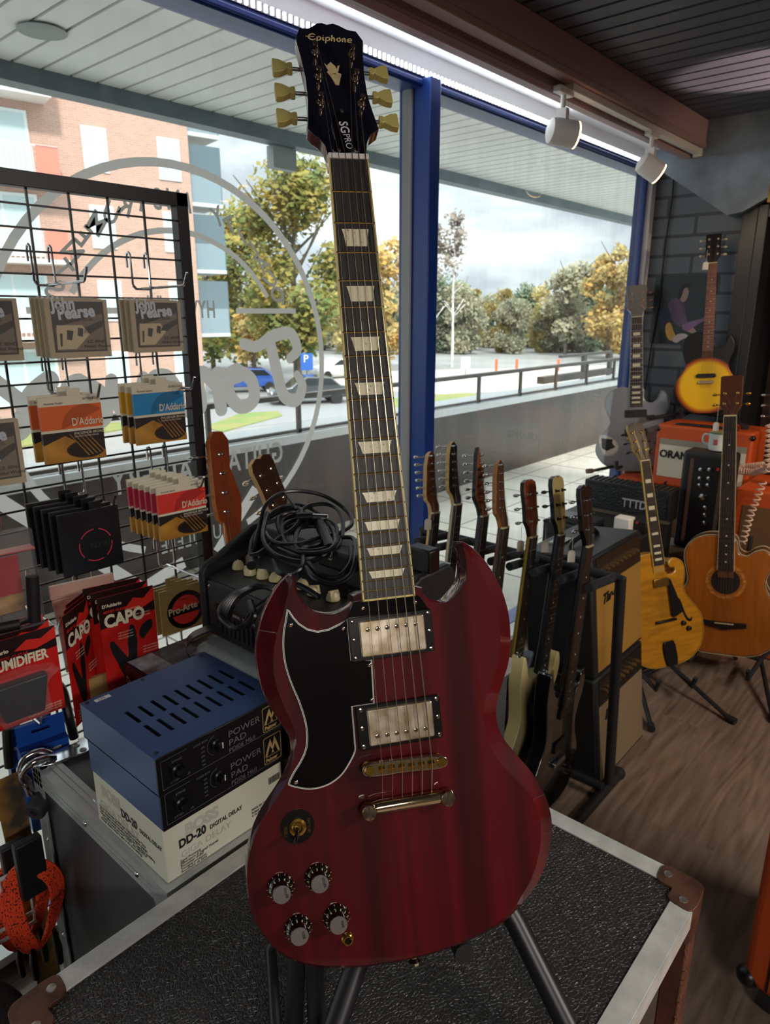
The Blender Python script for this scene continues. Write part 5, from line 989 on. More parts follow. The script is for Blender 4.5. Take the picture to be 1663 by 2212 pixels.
for i in range(4):
    lab = ('front tan string pack with a guitar print, left one of the full pair', 'second tan string pack behind it on the left hook', 'third tan string pack on the left hook', 'rearmost tan string pack on the left hook')[i]
    pack('string_pack', lab, 'tan string packs on the left hook', .519-.003*i, 1.185+.010*i, .022+.001*i, .102, .095, .006, art_jp, TAN, yaw=-6, film=(i in (0, 3)))
for i in range(3):
    lab = ('front tan string pack with a guitar print, right one of the full pair', 'second tan string pack on the right hook', 'rearmost tan string pack on the right hook')[i]
    pack('string_pack', lab, 'tan string packs on the right hook', .681-.004*i, 1.205+.011*i, .022+.001*i, .098, .093, .006, art_jp, TAN, yaw=-6, film=(i in (0, 2)))
pack('string_pack', 'tan string pack cut by the left picture edge, topmost', 'tan string packs cut by the picture edge', .375, 1.19, .022, .100, .095, .02, art_jp, TAN, yaw=-6, film=True)
pack('string_pack', 'tan string pack cut by the left picture edge, beside the orange packs', 'tan string packs cut by the picture edge', .352, 1.19, -.165, .100, .105, .02, art_jp, TAN, yaw=-4, film=True)
IV = mat('#e0d8c0', .5); DKW = mat('#1b1210', .5); GDW = mat('#c9923a', .4, col2='#7a4a1c', vscale=14); GDP = mat('#d8a347', .45)
def art_da(col):
    cm = mat(col, .4); cd = mat(tuple(c*.62 for c in lin(col)[:3]), .4)
    def f(t, w_, h):
        mb = MB(); F2(mb, [(0, .50), (1, .50), (1, .86), (0, .86)], w_, h, 1, 0)
        F2(mb, [(.72+.40*math.cos(R(a)), .50+.36*math.sin(R(a))) for a in range(0, 181, 12) if .72+.40*math.cos(R(a)) <= 1.0], w_, h, 2, 1)
        F2(mb, [(0, 0), (1, 0), (1, .46), (0, .46)], w_, h, 1, 2)
        F2(mb, [(0, 0), (1, 0), (1, .12), (.72, .2), (.35, .40), (0, .28)], w_, h, 2, 3)
        F2(mb, [(.73+.38*math.cos(R(a))*(1 if math.cos(R(a)) < 0 else .7), .17+.145*math.sin(R(a))) for a in range(0, 360, 12)], w_, h, 3, 4)
        F2(mb, [(.73+.34*math.cos(R(a))*(1 if math.cos(R(a)) < 0 else .74), .17+.125*math.sin(R(a))) for a in range(0, 360, 12)], w_, h, 4, 2)
        for k in range(5): F2(mb, [(.42+k*.07, .42), (.435+k*.07, .42), (.72+k*.066, .06+k*.01), (.70+k*.066, .06+k*.01)], w_, h, 5, 3)
        mb.build('printed_front', [cm, cd, DKW, GDW, mat('#3a1e0c', .5)], t)
        TXT(t, "D'Addario", .0185, .48, .545, w_, h, IV, off=.0003, sx=.72); TXT(t, 'PHOSPHOR BRONZE', .0062, .50, .405, w_, h, IV, sx=.95); TXT(t, 'ACOUSTIC GUITAR STRINGS', .0036, .50, .365, w_, h, IV, sx=.9); TXT(t, 'Acoustic Guitar', .0048, .08, .89, w_, h, BRN); TXT(t, 'EXTRA LIGHT', .0048, .70, .93, w_, h, BRN)
        MB().box(-.004, w_*.18, .0, .002, h, h+.012).build('hang_tab', IV, t)
    return f
def art_side(col):
    def f(t, w_, h):
        mb = MB(); mb.box(-w_/2-.0005, -w_/2, .001, .005, h*.5, h*.86, 0); mb.box(-w_/2-.0005, -w_/2, .001, .005, h*.3, h*.46, 1); mb.box(-w_/2-.0005, -w_/2, .001, .005, .0, h*.3, 2); mb.build('spine_print', [mat(col, .4), mat('#1c2f52', .5), GDP], t); art_da(col)(t, w_, h)
    return f
def da_stack(x, z, y, cols, labs, grp, dy=.012, dx=-.003, w_=.104, h=.112, yaw=-4):
    for i, (c, l) in enumerate(zip(cols, labs)): pack('string_pack', l, grp, x+dx*i, y+dy*i, z+.0015*i, w_, h, .0055, art_side(c), IV, yaw=yaw)
da_stack(.487, -.135, 1.185, ('#e0672a', '#d8602a'), ('front orange and cream string pack with a soundhole photo', 'orange string pack right behind the front orange one'), 'orange string packs', .022, -.006)
da_stack(.667, -.130, 1.205, ('#2089c2', '#e0a52a', '#e0a52a'), ('front blue string pack with a soundhole photo', 'yellow-striped string pack behind the blue one', 'rearmost yellow-striped string pack behind the blue one'), 'blue and yellow string packs', .014, -.005)
da_stack(.680, -.322, 1.175, ('#de3b30',)+('#c42a4a',)*5, ('front red string pack with a soundhole photo', 'crimson-edged string pack second from the front', 'crimson-edged string pack third from the front', 'crimson-edged string pack fourth from the front', 'crimson-edged string pack fifth from the front', 'rearmost crimson-edged string pack'), 'red string packs', .015, -.0035, h=.108)
BK2 = mat('#121214', .32); PINK = mat('#e0365a', .4)
def art_ny(t, w_, h):
    mb = MB()
    for k in range(5):
        a0 = 20+k*72
        for a in range(a0, a0+56, 7):
            mb.poly([(w_*.06+r*math.cos(R(b)), -.0006, h*.42+r*math.sin(R(b))) for r, b in ((.0285, a), (.0300, a), (.0300, a+7), (.0285, a+7))])
    mb.build('ring_print', PINK, t); TXT(t, 'NYXL', .016, .46, .36, w_, h, mat('#1d1d20', .5), lay=2); TXT(t, "D'Addario", .007, .40, .74, w_, h, mat('#2a2a2d', .5), lay=2)
    MB().box(.002, w_*.22, .0, .002, h, h+.014).build('hang_tab', BK2, t)
for i in range(5): pack('string_pack', ('front black string pack with a pink ring', 'black string pack second from the front, under the chrome hook', 'black string pack third from the front', 'black string pack fourth from the front', 'rearmost black string pack of the black stack')[i], 'black string packs', .484-.0065*i, 1.165+.014*i, -.333+.004*i, .108, .112, .006, art_ny, BK2, yaw=-3)
GLD = mat('#a8905a', .4, .3)
def art_pro(t, w_, h):
    mb = MB(); mb.poly([(.006+.042*math.cos(R(a)), -.0004, h*.47+.042*math.sin(R(a))) for a in range(0, 360, 10)], 0)
    mb.poly([(.006+.032*math.cos(R(a)), -.0008, h*.47+.032*math.sin(R(a))) for a in range(0, 360, 10)], 1); mb.box(-.034, .046, -.0012, -.001, h*.38, h*.52, 0); mb.build('disc_print', [BLK, mat('#c8302a', .4)], t)
    TXT(t, 'Pro-Arte', .021, .16, .42, w_, h, CRE, lay=5, off=.0005, sx=.85, rot=4); TXT(t, "D'Addario", .006, .40, .70, w_, h, DKW, lay=5); MB().box(-.012, .012, 0, .002, h, h+.014).build('hang_tab', GLD, t)
for i in range(3): pack('string_pack', ('front gold string pack with a black and red disc', 'gold string pack behind the front gold one', 'rearmost gold string pack')[i], 'gold string packs', .680-.004*i, 1.20+.012*i, -.545+.001*i, .098, .098, .004, art_pro, GLD, yaw=-6)
# blister cards
RDC = mat('#c8201c', .35); RDK = mat('#25100f', .35); ORW = mat('#e8dcc0', .4); SMK = mat('#d9271a', .5)
def card(name, lab, cat, group, x, y, z, w_, h, art, yaw=0, tilt=0):
    t = thing(name, lab, cat, (x+w_/2, y, z-h), group=group); t.rotation_euler = (R(tilt), 0, R(yaw)); B(-w_/2, w_/2, 0, .0012, 0, h).build('card', RDC, t, bevel=.0003); art(t, w_, h); return t
def head_(t, w_, h):
    mb = MB(); F2(mb, [(0, .70), (1, .76), (1, 1), (0, 1)], w_, h, 1, 0); F2(mb, [(.45, .84), (.62, .93), (.8, .9), (1, .99), (1, .86), (.72, .80)], w_, h, 2, 1); mb.build('card_header', [RDK, SMK], t)
def art_capo(t, w_, h):
    head_(t, w_, h); TXT(t, 'CAPO', .034, .07, .71, w_, h, ORW, off=.0014, sx=.82); TXT(t, "D'Addario", .0085, .06, .90, w_, h, ORW, off=.0003); TXT(t, 'ARTIST CLASSIC PRO', .0065, .07, .845, w_, h, SMK, off=.0002)
    mb = MB()
    for p in ([(.38, .12), (.52, .16), (.62, .50), (.58, .66), (.50, .66), (.44, .5), (.42, .36), (.20, .56), (.12, .52), (.22, .34)], [(.66, .56), (.72, .64), (.90, .68), (.92, .60), (.80, .54), (.72, .50)]): F2(mb, cr_spline(p, 2), w_, h, 2, 0)
    mb.build('capo_photo', BLKM, t)
    for a, b, n in ((.28, .62, 3), (.62, .76, 2), (.70, .42, 3), (.1, .12, 4), (.45, .83, 1)):
        for k in range(n): TXT(t, 'with micrometer', .0042, a, b-.028*k, w_, h, ORW)
def art_hum(t, w_, h):
    head_(t, w_, h); TXT(t, 'HUMIDIFIER', .0235, .10, .665, w_, h, ORW, off=.0009, sx=.72); TXT(t, "D'Addario", .009, .06, .85, w_, h, ORW, off=.0003); TXT(t, 'ACOUSTIC GUITAR', .007, .1, .775, w_, h, SMK)
    mb = MB().prism([(-.038, .018), (.022, .018), (.034, .082), (-.052, .082)], .0, .020, M=Matrix(((1, 0, 0, 0), (0, 0, -1, 0), (0, 1, 0, 0), (0, 0, 0, 1)))); mb.build('humidifier_body', mat('#12151c', .4), t, bevel=.004)
    MB().prism(cr_spline([(-.070, .070), (-.055, .092), (.0, .098), (.045, .090), (.048, .082), (.03, .066), (.026, .012), (-.042, .012), (-.048, .06)], 3), .0, .026, M=Matrix(((1, 0, 0, 0), (0, 0, -1, 0), (0, 1, 0, 0), (0, 0, 0, 1)))).build('blister', clear, t, bevel=.004)
    for k in range(3): TXT(t, 'moisture for your guitar', .0045, .08, .3-.03*k, w_, h, ORW); TXT(t, 'mould guard reusable sponge', .0045, .5, .1-.03*k, w_, h, ORW)
card('capo_card', 'front red and black capo card with large cream lettering', 'card', 'red capo cards', .530, 1.150, -.497, .104, .205, art_capo, yaw=-8)
card('capo_card', 'capo card second from the front, its corner showing at the upper left', 'card', 'red capo cards', .526, 1.165, -.490, .104, .205, art_capo, yaw=-9)
card('capo_card', 'third capo card standing a little higher behind', 'card', 'red capo cards', .520, 1.180, -.484, .104, .205, art_capo, yaw=-12)
for i in range(3): card('capo_card', ('capo card turned sideways at the left of the stack', 'sideways capo card, middle of the turned ones', 'rearmost sideways capo card')[i], 'card', 'red capo cards', .448+.010*i, 1.160+.013*i, -.500+.004*i, .085, .215, art_capo, yaw=36)
for i in range(3): card('humidifier_card', ('front red humidifier card with a black blister', 'second humidifier card, only its top strip showing', 'rearmost humidifier card, highest of the three')[i], 'card', 'red humidifier cards', .309+.008*i, 1.10+.042*i, -.492-.004*i, .118, .152, art_hum, yaw=-4)
# pouches and bags
bgm = mat('#b58f80', .25, alpha=.75); zp = thing('zip_bag', 'pinkish zip bag hanging behind the capo cards', 'bag', (.545, 1.235, -.66)); zp.rotation_euler = (0, 0, R(-10))
MB().prism([(-.052, 0), (.046, .012), (.055, .155), (-.060, .150), (-.056, .1)], 0, .006, M=MY).build('pouch', bgm, zp, bevel=.002); B(-.060, .055, -.001, .007, .150, .176).build('zip_seal', mat('#c9a898', .3, alpha=.85), zp)
MB().poly([(.012+.03*math.cos(R(a)), -.0075, .07+.03*math.sin(R(a))) for a in range(0, 360, 15)]).build('disc', mat('#a02a33', .4), zp); B(-.035, -.012, -.0075, -.007, .105, .116).build('sticker', BLKM, zp)
cb2 = thing('accessory_bag', 'clear bag with a red card and black foam tubes, cut by the left picture edge', 'bag', (.375, 1.15, -.50)); cb2.rotation_euler = (0, 0, R(-6))
MB().box(-.07, .055, -.012, .012, 0, .165).build('clear_bag', clear, cb2); B(-.065, .03, -.002, 0, .03, .125).build('card', mat('#a52a30', .4), cb2); B(-.07, .055, -.013, .013, .132, .134).build('zip_line', mat('#cf6a66', .3), cb2); B(-.065, .03, -.003, -.002, .03, .06).build('card_photo', mat('#c09a63', .6, col2='#6a4526', vscale=30), cb2)
MB().cyl((.037, -.016, .01), (.044, -.016, .088), .010, n=16).build('foam_tube', BLKM, cb2); MB().cyl((-.04, -.02, .018), (.012, -.02, .014), .009, n=14).cyl((.012, -.02, .014), (.026, -.02, .016), .004, n=10, mi=1).build('jack_plug', [BLKM, CHR], cb2)
EB = mat('#1e56b8', .35); EBD = mat('#173a85', .4)
for i, (x, y, z) in enumerate(((.430, 1.225, -.733+.222-.222), (.424, 1.27, -.731))):
    t = thing('hanging_package', ('front blue hanging box with white lettering', 'blue hanging box behind the front one')[i], 'package', (x, y, z-.22), group='blue hanging boxes'); t.rotation_euler = (0, 0, R(-8)); w_ = .085
    MB().box(-w_/2, w_/2, 0, .032, 0, .175).build('carton', EBD if i else EB, t, bevel=.001)
    mb = MB(); hx_ = w_/2
    for a in ((-hx_, hx_, .205, .222), (-hx_, hx_, .177, .197), (-hx_, -.016, .197, .205), (.016, hx_, .197, .205)): mb.box(a[0], a[1], .014, .0152, a[2], a[3])
    mb.build('hang_flap', EB, t); MB().add([(-hx_, .014, .178), (hx_, .014, .178), (hx_, 0, .175), (-hx_, 0, .175)], [(0, 1, 2, 3)]).build('shoulder', EBD, t)
    text(t, 'printed_text', 'EBS ACCESSORIES', .0078, IV, FR((-.034, -.0006, .158), (1, 0, 0), (0, 0, 1)), .0001, off=.0003); text(t, 'printed_text', 'THE BASS COMPANY SWEDEN', .0045, IV, FR((-.028, -.0006, .150), (1, 0, 0), (0, 0, 1)), .0001)
fb = thing('foil_bag', 'shiny grey and gold bag behind the blue hanging boxes', 'bag', (.345, 1.30, -.74)); fb.rotation_euler = (0, 0, R(-8)); MB().prism([(-.06, 0), (.06, 0), (.065, .09), (.05, .12), (-.06, .10)], 0, .01, M=MY).build('pouch', mat('#77747c', .2, .5, col2='#a58a52', vscale=20), fb, bevel=.004)
hc = thing('headband_holder', 'black curved plastic holder standing against the grid', 'holder', (.43, 1.24, -.80)); MB().tube(cr_spline([(-.06, 0, .0), (-.05, 0, .09), (-.02, 0, .125), (.03, 0, .135), (.05, 0, .11), (.055, 0, .06), (.06, 0, .0)], 4, False), .009, 10).build('band', BLK, hc)
cmo = thing('guitar_strap', 'brown patterned guitar strap hanging beside the flight case corner', 'strap', (.345, 1.215, -1.3)); MB().prism([(.0, 0), (.045, 0), (.03, .50), (-.015, .50)], 0, .004, M=MY).build('webbing', mat('#3d382f', .8, col2='#b5863a', vscale=16), cmo)
# orange coiled cables with wrap cards
OC = None
def braid():
    m = bpy.data.materials.new('orange_braid'); m.use_nodes = True; t = m.node_tree; b = t.nodes['Principled BSDF']; l = t.links.new
    tcn = N(t, 'ShaderNodeTexCoord'); v = N(t, 'ShaderNodeTexNoise'); v.inputs['Scale'].default_value = 330; v.inputs['Detail'].default_value = 0; l(tcn.outputs['Object'], v.inputs[0])
    r = N(t, 'ShaderNodeValToRGB'); el = r.color_ramp.elements; el[0].position = .64; el[0].color = lin('#e8461c'); el[1].position = .66; el[1].color = lin('#2a120c'); l(v.outputs[0], r.inputs[0]); l(r.outputs[0], b.inputs['Base Color']); b.inputs['Roughness'].default_value = .7; return m
OC = braid()
for i, (px, d) in enumerate(((92, 1.20), (62, 1.25))):
    c = P(px-10, 1960, d=d); t = thing('packaged_cable', ('hank of orange braided cable hanging nearer the flight case', 'hank of orange braided cable behind the first')[i], 'cable', tuple(c), group='orange braided cables')
    for k in range(7):
        a = .024+.0042*k; bq = .070+.0035*k; MB().tube([(a*math.cos(R(q_))*1.0, -.012*math.sin(R(q_*2))+k*.002, bq*math.sin(R(q_))) for q_ in range(0, 360, 15)], .0034, 8, closed=True).build('cable_loop', OC, t)
    B(-.022, .022, -.008, .010, .03, .14).build('wrap_card', BLKM, t, bevel=.003)
    for s in (-.02, .018): MB().tube([(s, -.004, -.06), (s*1.1, -.004, -.10), (s*1.1, -.004, -.135)], [.0035, .007, .006], 10).build('plug', BLK, t)
# white wire basket and black objects at the lower left
wb = thing('wire_basket', 'white wire shelf basket at the foot of the display grid', 'basket', (.20, 1.30, -1.06)); WW = mat('#d5dad8', .4)
for z in (0, .022, .10, .122): MB().tube([(-.3, -.16, z), (.14, -.16, z)], .0035, 6).build('rim_wire', WW, wb)
for i in range(20): MB().tube([(-.28+i*.022, -.16, 0), (-.28+i*.022, -.16, .12)], .002, 6).build('upright_wire', WW, wb)
bgx = thing('gig_bag', 'dark furry black bag at the left picture edge, on the floor', 'bag', (.16, .95, FL)); MB().ball((0, 0, .3), .12, 12, sc=(1, .7, 2.5)).build('bag_body', mat('#15110f', .9, bump=1, bscale=120, col2='#2d2018', vscale=60), bgx)
# ================================================================== other guitars
OL = {
 'single': [(0,0),(70,5),(130,35),(163,90),(165,140),(145,190),(118,235),(110,265),(118,300),(131,332),(134,368),(124,402),(108,420),(99,405),(88,375),(64,357),(42,366),(32,388),(28,436),(-28,440),(-60,446),(-100,430),(-125,395),(-128,350),(-115,300),(-106,265),(-118,230),(-145,190),(-165,140),(-163,90),(-130,35),(-70,5)],
 'double': [(0,0),(70,0),(128,22),(160,80),(158,140),(128,195),(108,240),(116,285),(138,330),(142,370),(126,408),(108,395),(96,360),(66,338),(38,345),(29,372),(-29,378),(-40,372),(-66,372),(-92,395),(-112,440),(-128,458),(-136,430),(-134,370),(-118,310),(-106,250),(-120,205),(-152,150),(-162,90),(-140,28),(-72,0)],
 'acoustic': [(0,0),(100,6),(168,50),(202,125),(196,195),(156,252),(138,295),(146,335),(166,375),(160,412),(130,432),(98,424),(72,405),(44,420),(30,470),(-30,482),(-90,476),(-138,442),(-152,392),(-142,335),(-137,295),(-156,252),(-196,195),(-202,125),(-168,50),(-100,6)],
 'arch': [(0,0),(95,8),(165,55),(192,130),(186,190),(150,245),(122,285),(116,320),(128,360),(133,400),(118,430),(84,446),(56,432),(62,412),(84,408),(80,388),(54,380),(34,395),(28,470),(-28,480),(-90,474),(-135,440),(-148,392),(-136,335),(-128,295),(-150,248),(-188,190),(-194,125),(-165,50),(-95,6)]}
HS = {'six': [(-21,0),(-24,16),(-30,30),(-44,42),(-46,60),(-30,150),(-14,186),(4,196),(22,180),(17,150),(12,90),(16,40),(22,20),(21,0)],
 'point': [(-21,0),(-26,24),(-44,52),(-42,74),(-14,186),(-2,205),(2,160),(18,140),(10,90),(14,30),(21,0)],
 'open': [(-20,0),(-26,26),(-40,44),(-38,90),(-42,142),(-36,160),(-14,168),(0,162),(14,168),(36,160),(42,142),(38,90),(40,44),(26,26),(20,0)],
 'slab': [(-22,0),(-26,20),(-38,36),(-38,150),(-30,153),(30,153),(38,150),(38,36),(26,20),(22,0)],
 'bass': [(-21,0),(-22,60),(-36,74),(-40,110),(-33,220),(-30,250),(-14,272),(12,270),(26,250),(22,214),(18,190),(38,120),(34,90),(22,40),(21,0)]}
def mm2(p): return [(a/1000, b/1000) for a, b in p]
TUN = mat('#bfc1c4', .18, 1)
def guitar(name, label, M, shape, bm_, th=.045, LN=.80, scl=.648, head='six', hm=None, hb=None, neckm=None, fbm_=None, bind=None, ntun=6, tm=TUN, pk=(), inlay='dot', knobs=(), cat='guitar', group=None, guard=None, tiltd=12, extra=None, nf=22, both=None, fbw=(.043, .056), hole=None, side=None, fbend=None, bridge=True, bodyless=False):
    t = thing(name, label, cat, M=M, group=group); side = side or bm_
    ol = mm2(cr_spline(OL[shape], 4)); xn = max(p[1] for p in ol)
    if not bodyless:
        MB().prism(ol, -th, 0, 0, smi=1).build('body', [bm_, side], t, bevel=.006, seg=3)
        if bind:
            o2 = shrink([(a*1000, b*1000) for a, b in ol], -1.2); mb = MB(); n = len(ol)
            for z0, z1 in ((-.006, .0006), (-th-.0006, -th+.006)): mb.add([(p[0], p[1], z) for z in (z0, z1) for p in ol]+[(p[0]/1000, p[1]/1000, z) for z in (z0, z1) for p in o2], [(2*n+i, 2*n+(i+1) % n, 3*n+(i+1) % n, 3*n+i) for i in range(n)]+[(n+i, 3*n+i, 3*n+(i+1) % n, n+(i+1) % n) for i in range(n)])
            mb.build('body_binding', bind, t)
    nm = neckm or mat('#8a5a34', .35); fm = fbm_ or mat('#2b1d15', .5, var=.3, vscale=20)
    fe = fbend if fbend else LN-scl*(1-2**(-nf/12))-.008; w0, w1 = fbw[0]/2, fbw[1]/2; f0 = .004
    sec = [(w0-.001, LN+.002, .018), (w0, LN-.04, .018), (w1-.001, max(fe, xn+.01), .021), (w1, min(xn, max(fe, .3))-.03, .03)]
    vs = [(a*math.cos(R(180+18*i)), y, f0+d*math.sin(R(180+18*i))) for a, y, d in sec for i in range(11)]
    MB().add(vs, [(a*11+i, a*11+i+1, (a+1)*11+i+1, (a+1)*11+i) for a in range(3) for i in range(10)]+[(a*11+10, a*11, (a+1)*11, (a+1)*11+10) for a in range(3)]+[tuple(range(10, -1, -1)), tuple(33+i for i in range(11))]).build('neck', nm, t)
    fb = MB().prism([(-w0, LN), (w0, LN), (w1, fe), (-w1, fe)], f0, f0+.006).build('fretboard', fm, t)
    if bind:
        mb = MB()
        for s in (-1, 1): mb.prism([(s*w0, LN), (s*(w0+.0012), LN), (s*(w1+.0012), fe), (s*w1, fe)], f0, f0+.0062)
        mb.build('neck_binding', bind, t)
    MB().box(-w0, w0, LN, LN+.005, f0, f0+.0075).build('nut', CRM, t)
    wy = lambda y: w0+(w1-w0)*(LN-y)/(LN-fe); mb = MB()
    for k in range(1, nf+1):
        y = LN-scl*(1-2**(-k/12))
        if y > fe: mb.box(-wy(y), wy(y), y-.001, y+.001, f0+.006, f0+.0072)
    mb.build('frets', TUN, fb)
    mb = MB()
    for k in (3, 5, 7, 9, 12, 15, 17, 19, 21):
        y = LN-scl*(1-(2**(-k/12)+2**(-(k-1)/12))/2)
        if y < fe+.01: continue
        if inlay == 'block': mb.box(-wy(y)*.62, wy(y)*.62, y-.008*(1 if k < 12 else .6), y+.008*(1 if k < 12 else .6), f0+.006, f0+.0064)
        else: mb.lathe([(.003, 0), (.0001, .0004)], (0, y, f0+.006), n=8)
    mb.build('inlays', mat('#e8e0c4', .3), fb)
    hsd = MB().prism([(a, b) for a, b in mm2(HS[head])], -.014, 0, 0, smi=1).build('headstock', [hm or bm_, hb or nm], t, bevel=.001); HM_ = Matrix.Translation((0, LN+.004, f0+.003)) @ Matrix.Rotation(-R(tiltd), 4, 'X'); hsd.location = (0, LN+.004, f0+.003); hsd.rotation_euler = (-R(tiltd), 0, 0)
    tp_ = []
    if head in ('six', 'point'): tp_ = [(-.022-.0*i+(.004*i if head == 'point' else .0025*i), .058+i*.0245, -1) for i in range(6)]
    elif head == 'bass': tp_ = [(-.016+.003*i, .09+i*.043, -1) for i in range(4)]
    else: tp_ = [(s*.022, .045+i*.040, s) for s in (-1, 1) for i in range(ntun//2)]
    for x, y, s in tp_:
        ex = s*.050 if head != 'bass' else -.055
        tn = MB().lathe([(.0055, -.0), (.0055, .002), (.003, .003), (.003, .012), (.001, .0125)], (x, y, 0), n=12).build('tuner', tm, hsd)
        mb = MB().cyl((x, y, -.019), (ex, y, -.019), .002, n=8); mb.ball((ex+s*.009, y, -.019), .010, 6, sc=(1, .55, .85)) if head != 'bass' else mb.ball((ex-.012, y, -.019), .016, 6, sc=(1, .3, 1)); mb.build('tuner_button', both or tm, tn)
    br_y = LN-scl
    for y, w_, h_, m_2 in pk:
        p_ = MB().prism(rrect(-w_/2, w_/2, y-h_/2, y+h_/2, .004), 0, .006).build('pickup', m_2, t, bevel=.001)
    if bridge: MB().box(-.038, .038, br_y-.008, br_y+.008, 0, .012).build('bridge', tm, t, bevel=.003)
    for x, y, r, m_2 in knobs: MB().lathe([(r, 0), (r*.9, .012), (r*.2, .014)], (x, y, 0), n=16).build('control_knob', m_2, t)
    if guard: MB().prism(mm2(guard), 0, .002).build('pickguard', BLK, t)
    mb = MB(); ns = 4 if head == 'bass' else 6
    for i in range(ns):
        u = (i/(ns-1)-.5); mb.tube([(u*fbw[0]*.82, LN+.003, f0+.0085), (u*.052, br_y, .0135), (u*.052, br_y-.03, .004)], .0005, 4)
        lf = sorted([q for q in tp_ if q[2] < 0], key=lambda q: q[1]); rt_ = sorted([q for q in tp_ if q[2] > 0], key=lambda q: -q[1]); tx, ty, _ = (lf+rt_)[i % len(tp_)]
        h2 = HM_ @ V((tx, ty, .006)); mb.tube([(u*fbw[0]*.82, LN+.003, f0+.0085), tuple(h2)], .0005, 4)
    mb.build('strings', mat('#b5b0a4', .3, 1), t)
    if extra: extra(t)
    return t
def price_tag(p, lab, d=(.0, 0, -1), ln=.08, w_=.022, grp='white price tags hanging from tuners', turn=0):
    t = thing('price_tag', lab, 'tag', tuple(p), group=grp, rz=turn); MB().tube([(0, 0, 0), (.001, 0, -ln)], .0006, 4).build('thread', WHT, t)
    MB().prism([(-w_/2, -.036), (w_/2, -.036), (w_/2, -.006), (w_*.25, 0), (-w_*.25, 0), (-w_/2, -.006)], 0, .0008, M=Matrix(((1, 0, 0, 0), (0, 0, -1, 0), (0, 1, 0, -ln), (0, 0, 0, 1)))).build('paper', mat('#d8d4c6', .6), t)
def lean(nut, ex, Y, LN=.80, yaw=0, k=.13):      # frame of a guitar standing in the rack: faces -Y, leans towards +X
    y = V((k, 0, 1)).normalized(); x = Matrix.Rotation(R(yaw), 3, 'Z') @ V((1, 0, 0)); z = V(nut)-y*LN
    return FRY(z, x, y)
BKS = mat('#0b0b0d', .2, coat=1); MPL = mat('#cba76a', .35); WLN = mat('#5a3822', .4, var=.3, vscale=20, stretch=(6, 1, 6)); CRB = mat('#c9bc84', .35); BR2 = mat('#7c3a1c', .35, var=.25, vscale=14, stretch=(5, 1, 5))
RK = [((955, 1018), (937, 1108), 1.30, dict(head='six', hm=BR2, hb=MPL, neckm=MPL, bm_=mat('#4a1612', .3, coat=1)), 'guitar with a pointed maple headstock, leftmost in the floor rack'),
 ((1010, 1003), (985, 1090), 1.22, dict(head='six', hm=mat('#101214', .3), hb=MPL, neckm=mat('#b9a888', .4), bm_=BKS), 'guitar with a black-faced cream headstock, second from the left in the rack'),
 ((1043, 1026), (1042, 1115), 1.10, dict(head='point', hm=mat('#9a5226', .35), hb=mat('#1b1c20', .4), neckm=mat('#1b1c20', .4), bm_=mat('#6a3018', .3, coat=1)), 'guitar with an orange-brown angled headstock, third from the left in the rack'),
 ((1118, 1060), (1086, 1140), 1.02, dict(head='six', hm=WLN, hb=mat('#a9743c', .4), neckm=WLN, bm_=BKS), 'guitar with a round-ended walnut headstock, fourth from the left in the rack'),
 ((1150, 1058), (1148, 1160), .96, dict(head='open', hm=BR2, hb=mat('#2a1a12', .4), neckm=mat('#c2a544', .4), bm_=mat('#5c6b7c', .3, coat=1)), 'guitar with a yellow-edged neck, fifth from the left in the rack'),
 ((1202, 1050), (1208, 1155), .88, dict(head='open', hm=mat('#b9a568', .4), hb=mat('#14161b', .4), neckm=mat('#14161b', .4), bm_=CRB, both=BLK, tm=BLK, fbm_=mat('#14120f', .5)), 'cream guitar with a cream headstock and black tuners, sixth in the rack'),
 ((1258, 1067), (1268, 1180), .78, dict(head='open', hm=mat('#2a1a12', .4), hb=mat('#101012', .3), neckm=mat('#101012', .3), bm_=BKS, fbm_=mat('#3a251a', .5)), 'black guitar with a dark headstock, nearest in the floor rack')]
bkp = mat('#0c0c0c', .3)
for i, (tp2, nt2, Y, kw, lab) in enumerate(RK):
    nut = P(*nt2, Y=Y); kw = dict(kw); bmm = kw.pop('bm_')
    pk_ = ((.31, .075, .032, bkp), (.205, .082, .034, bkp)); kn = ((.09, .10, .009, BLK), (.115, .06, .009, BLK))
    gg = guitar('electric_guitar', lab, lean(nut, 0, Y, yaw=4), 'double', bmm, pk=pk_, knobs=kn, group='guitars in the floor rack', th=.04, **kw)
    MB().lathe([(.008, 0), (.004, .003), (.004, .008), (.008, .011), (.001, .012)], (-.128, .456, -.02), (-.1, 1, 0), n=12).build('strap_button', CHR, gg)
rk = thing('guitar_rack', 'long black padded floor rack holding seven guitars side by side', 'rack', (1.80, 1.0, FL)); RKM = mat('#1a1b1e', .5); FOAM = mat('#202226', .75)
def RT_(name, pts, r, m, n=12): MB().tube([(a-1.80, b-1.0, c-FL) for a, b, c in pts], r, n).build(name, m, rk)
RT_('back_bar', [(1.86, 1.45, -.74), (1.86, .725, -.74)], .014, FOAM); RT_('lower_bar', [(1.88, 1.45, -1.455), (1.88, .725, -1.455)], .014, RKM); RT_('lower_bar', [(1.60, 1.45, -1.465), (1.60, .725, -1.465)], .017, FOAM)
for y in (1.345, 1.258, 1.145, 1.06, .994, .915, .83, .745): RT_('divider_arm', [(1.86, y, -.74), (1.69, y, -.72)], .013, FOAM)
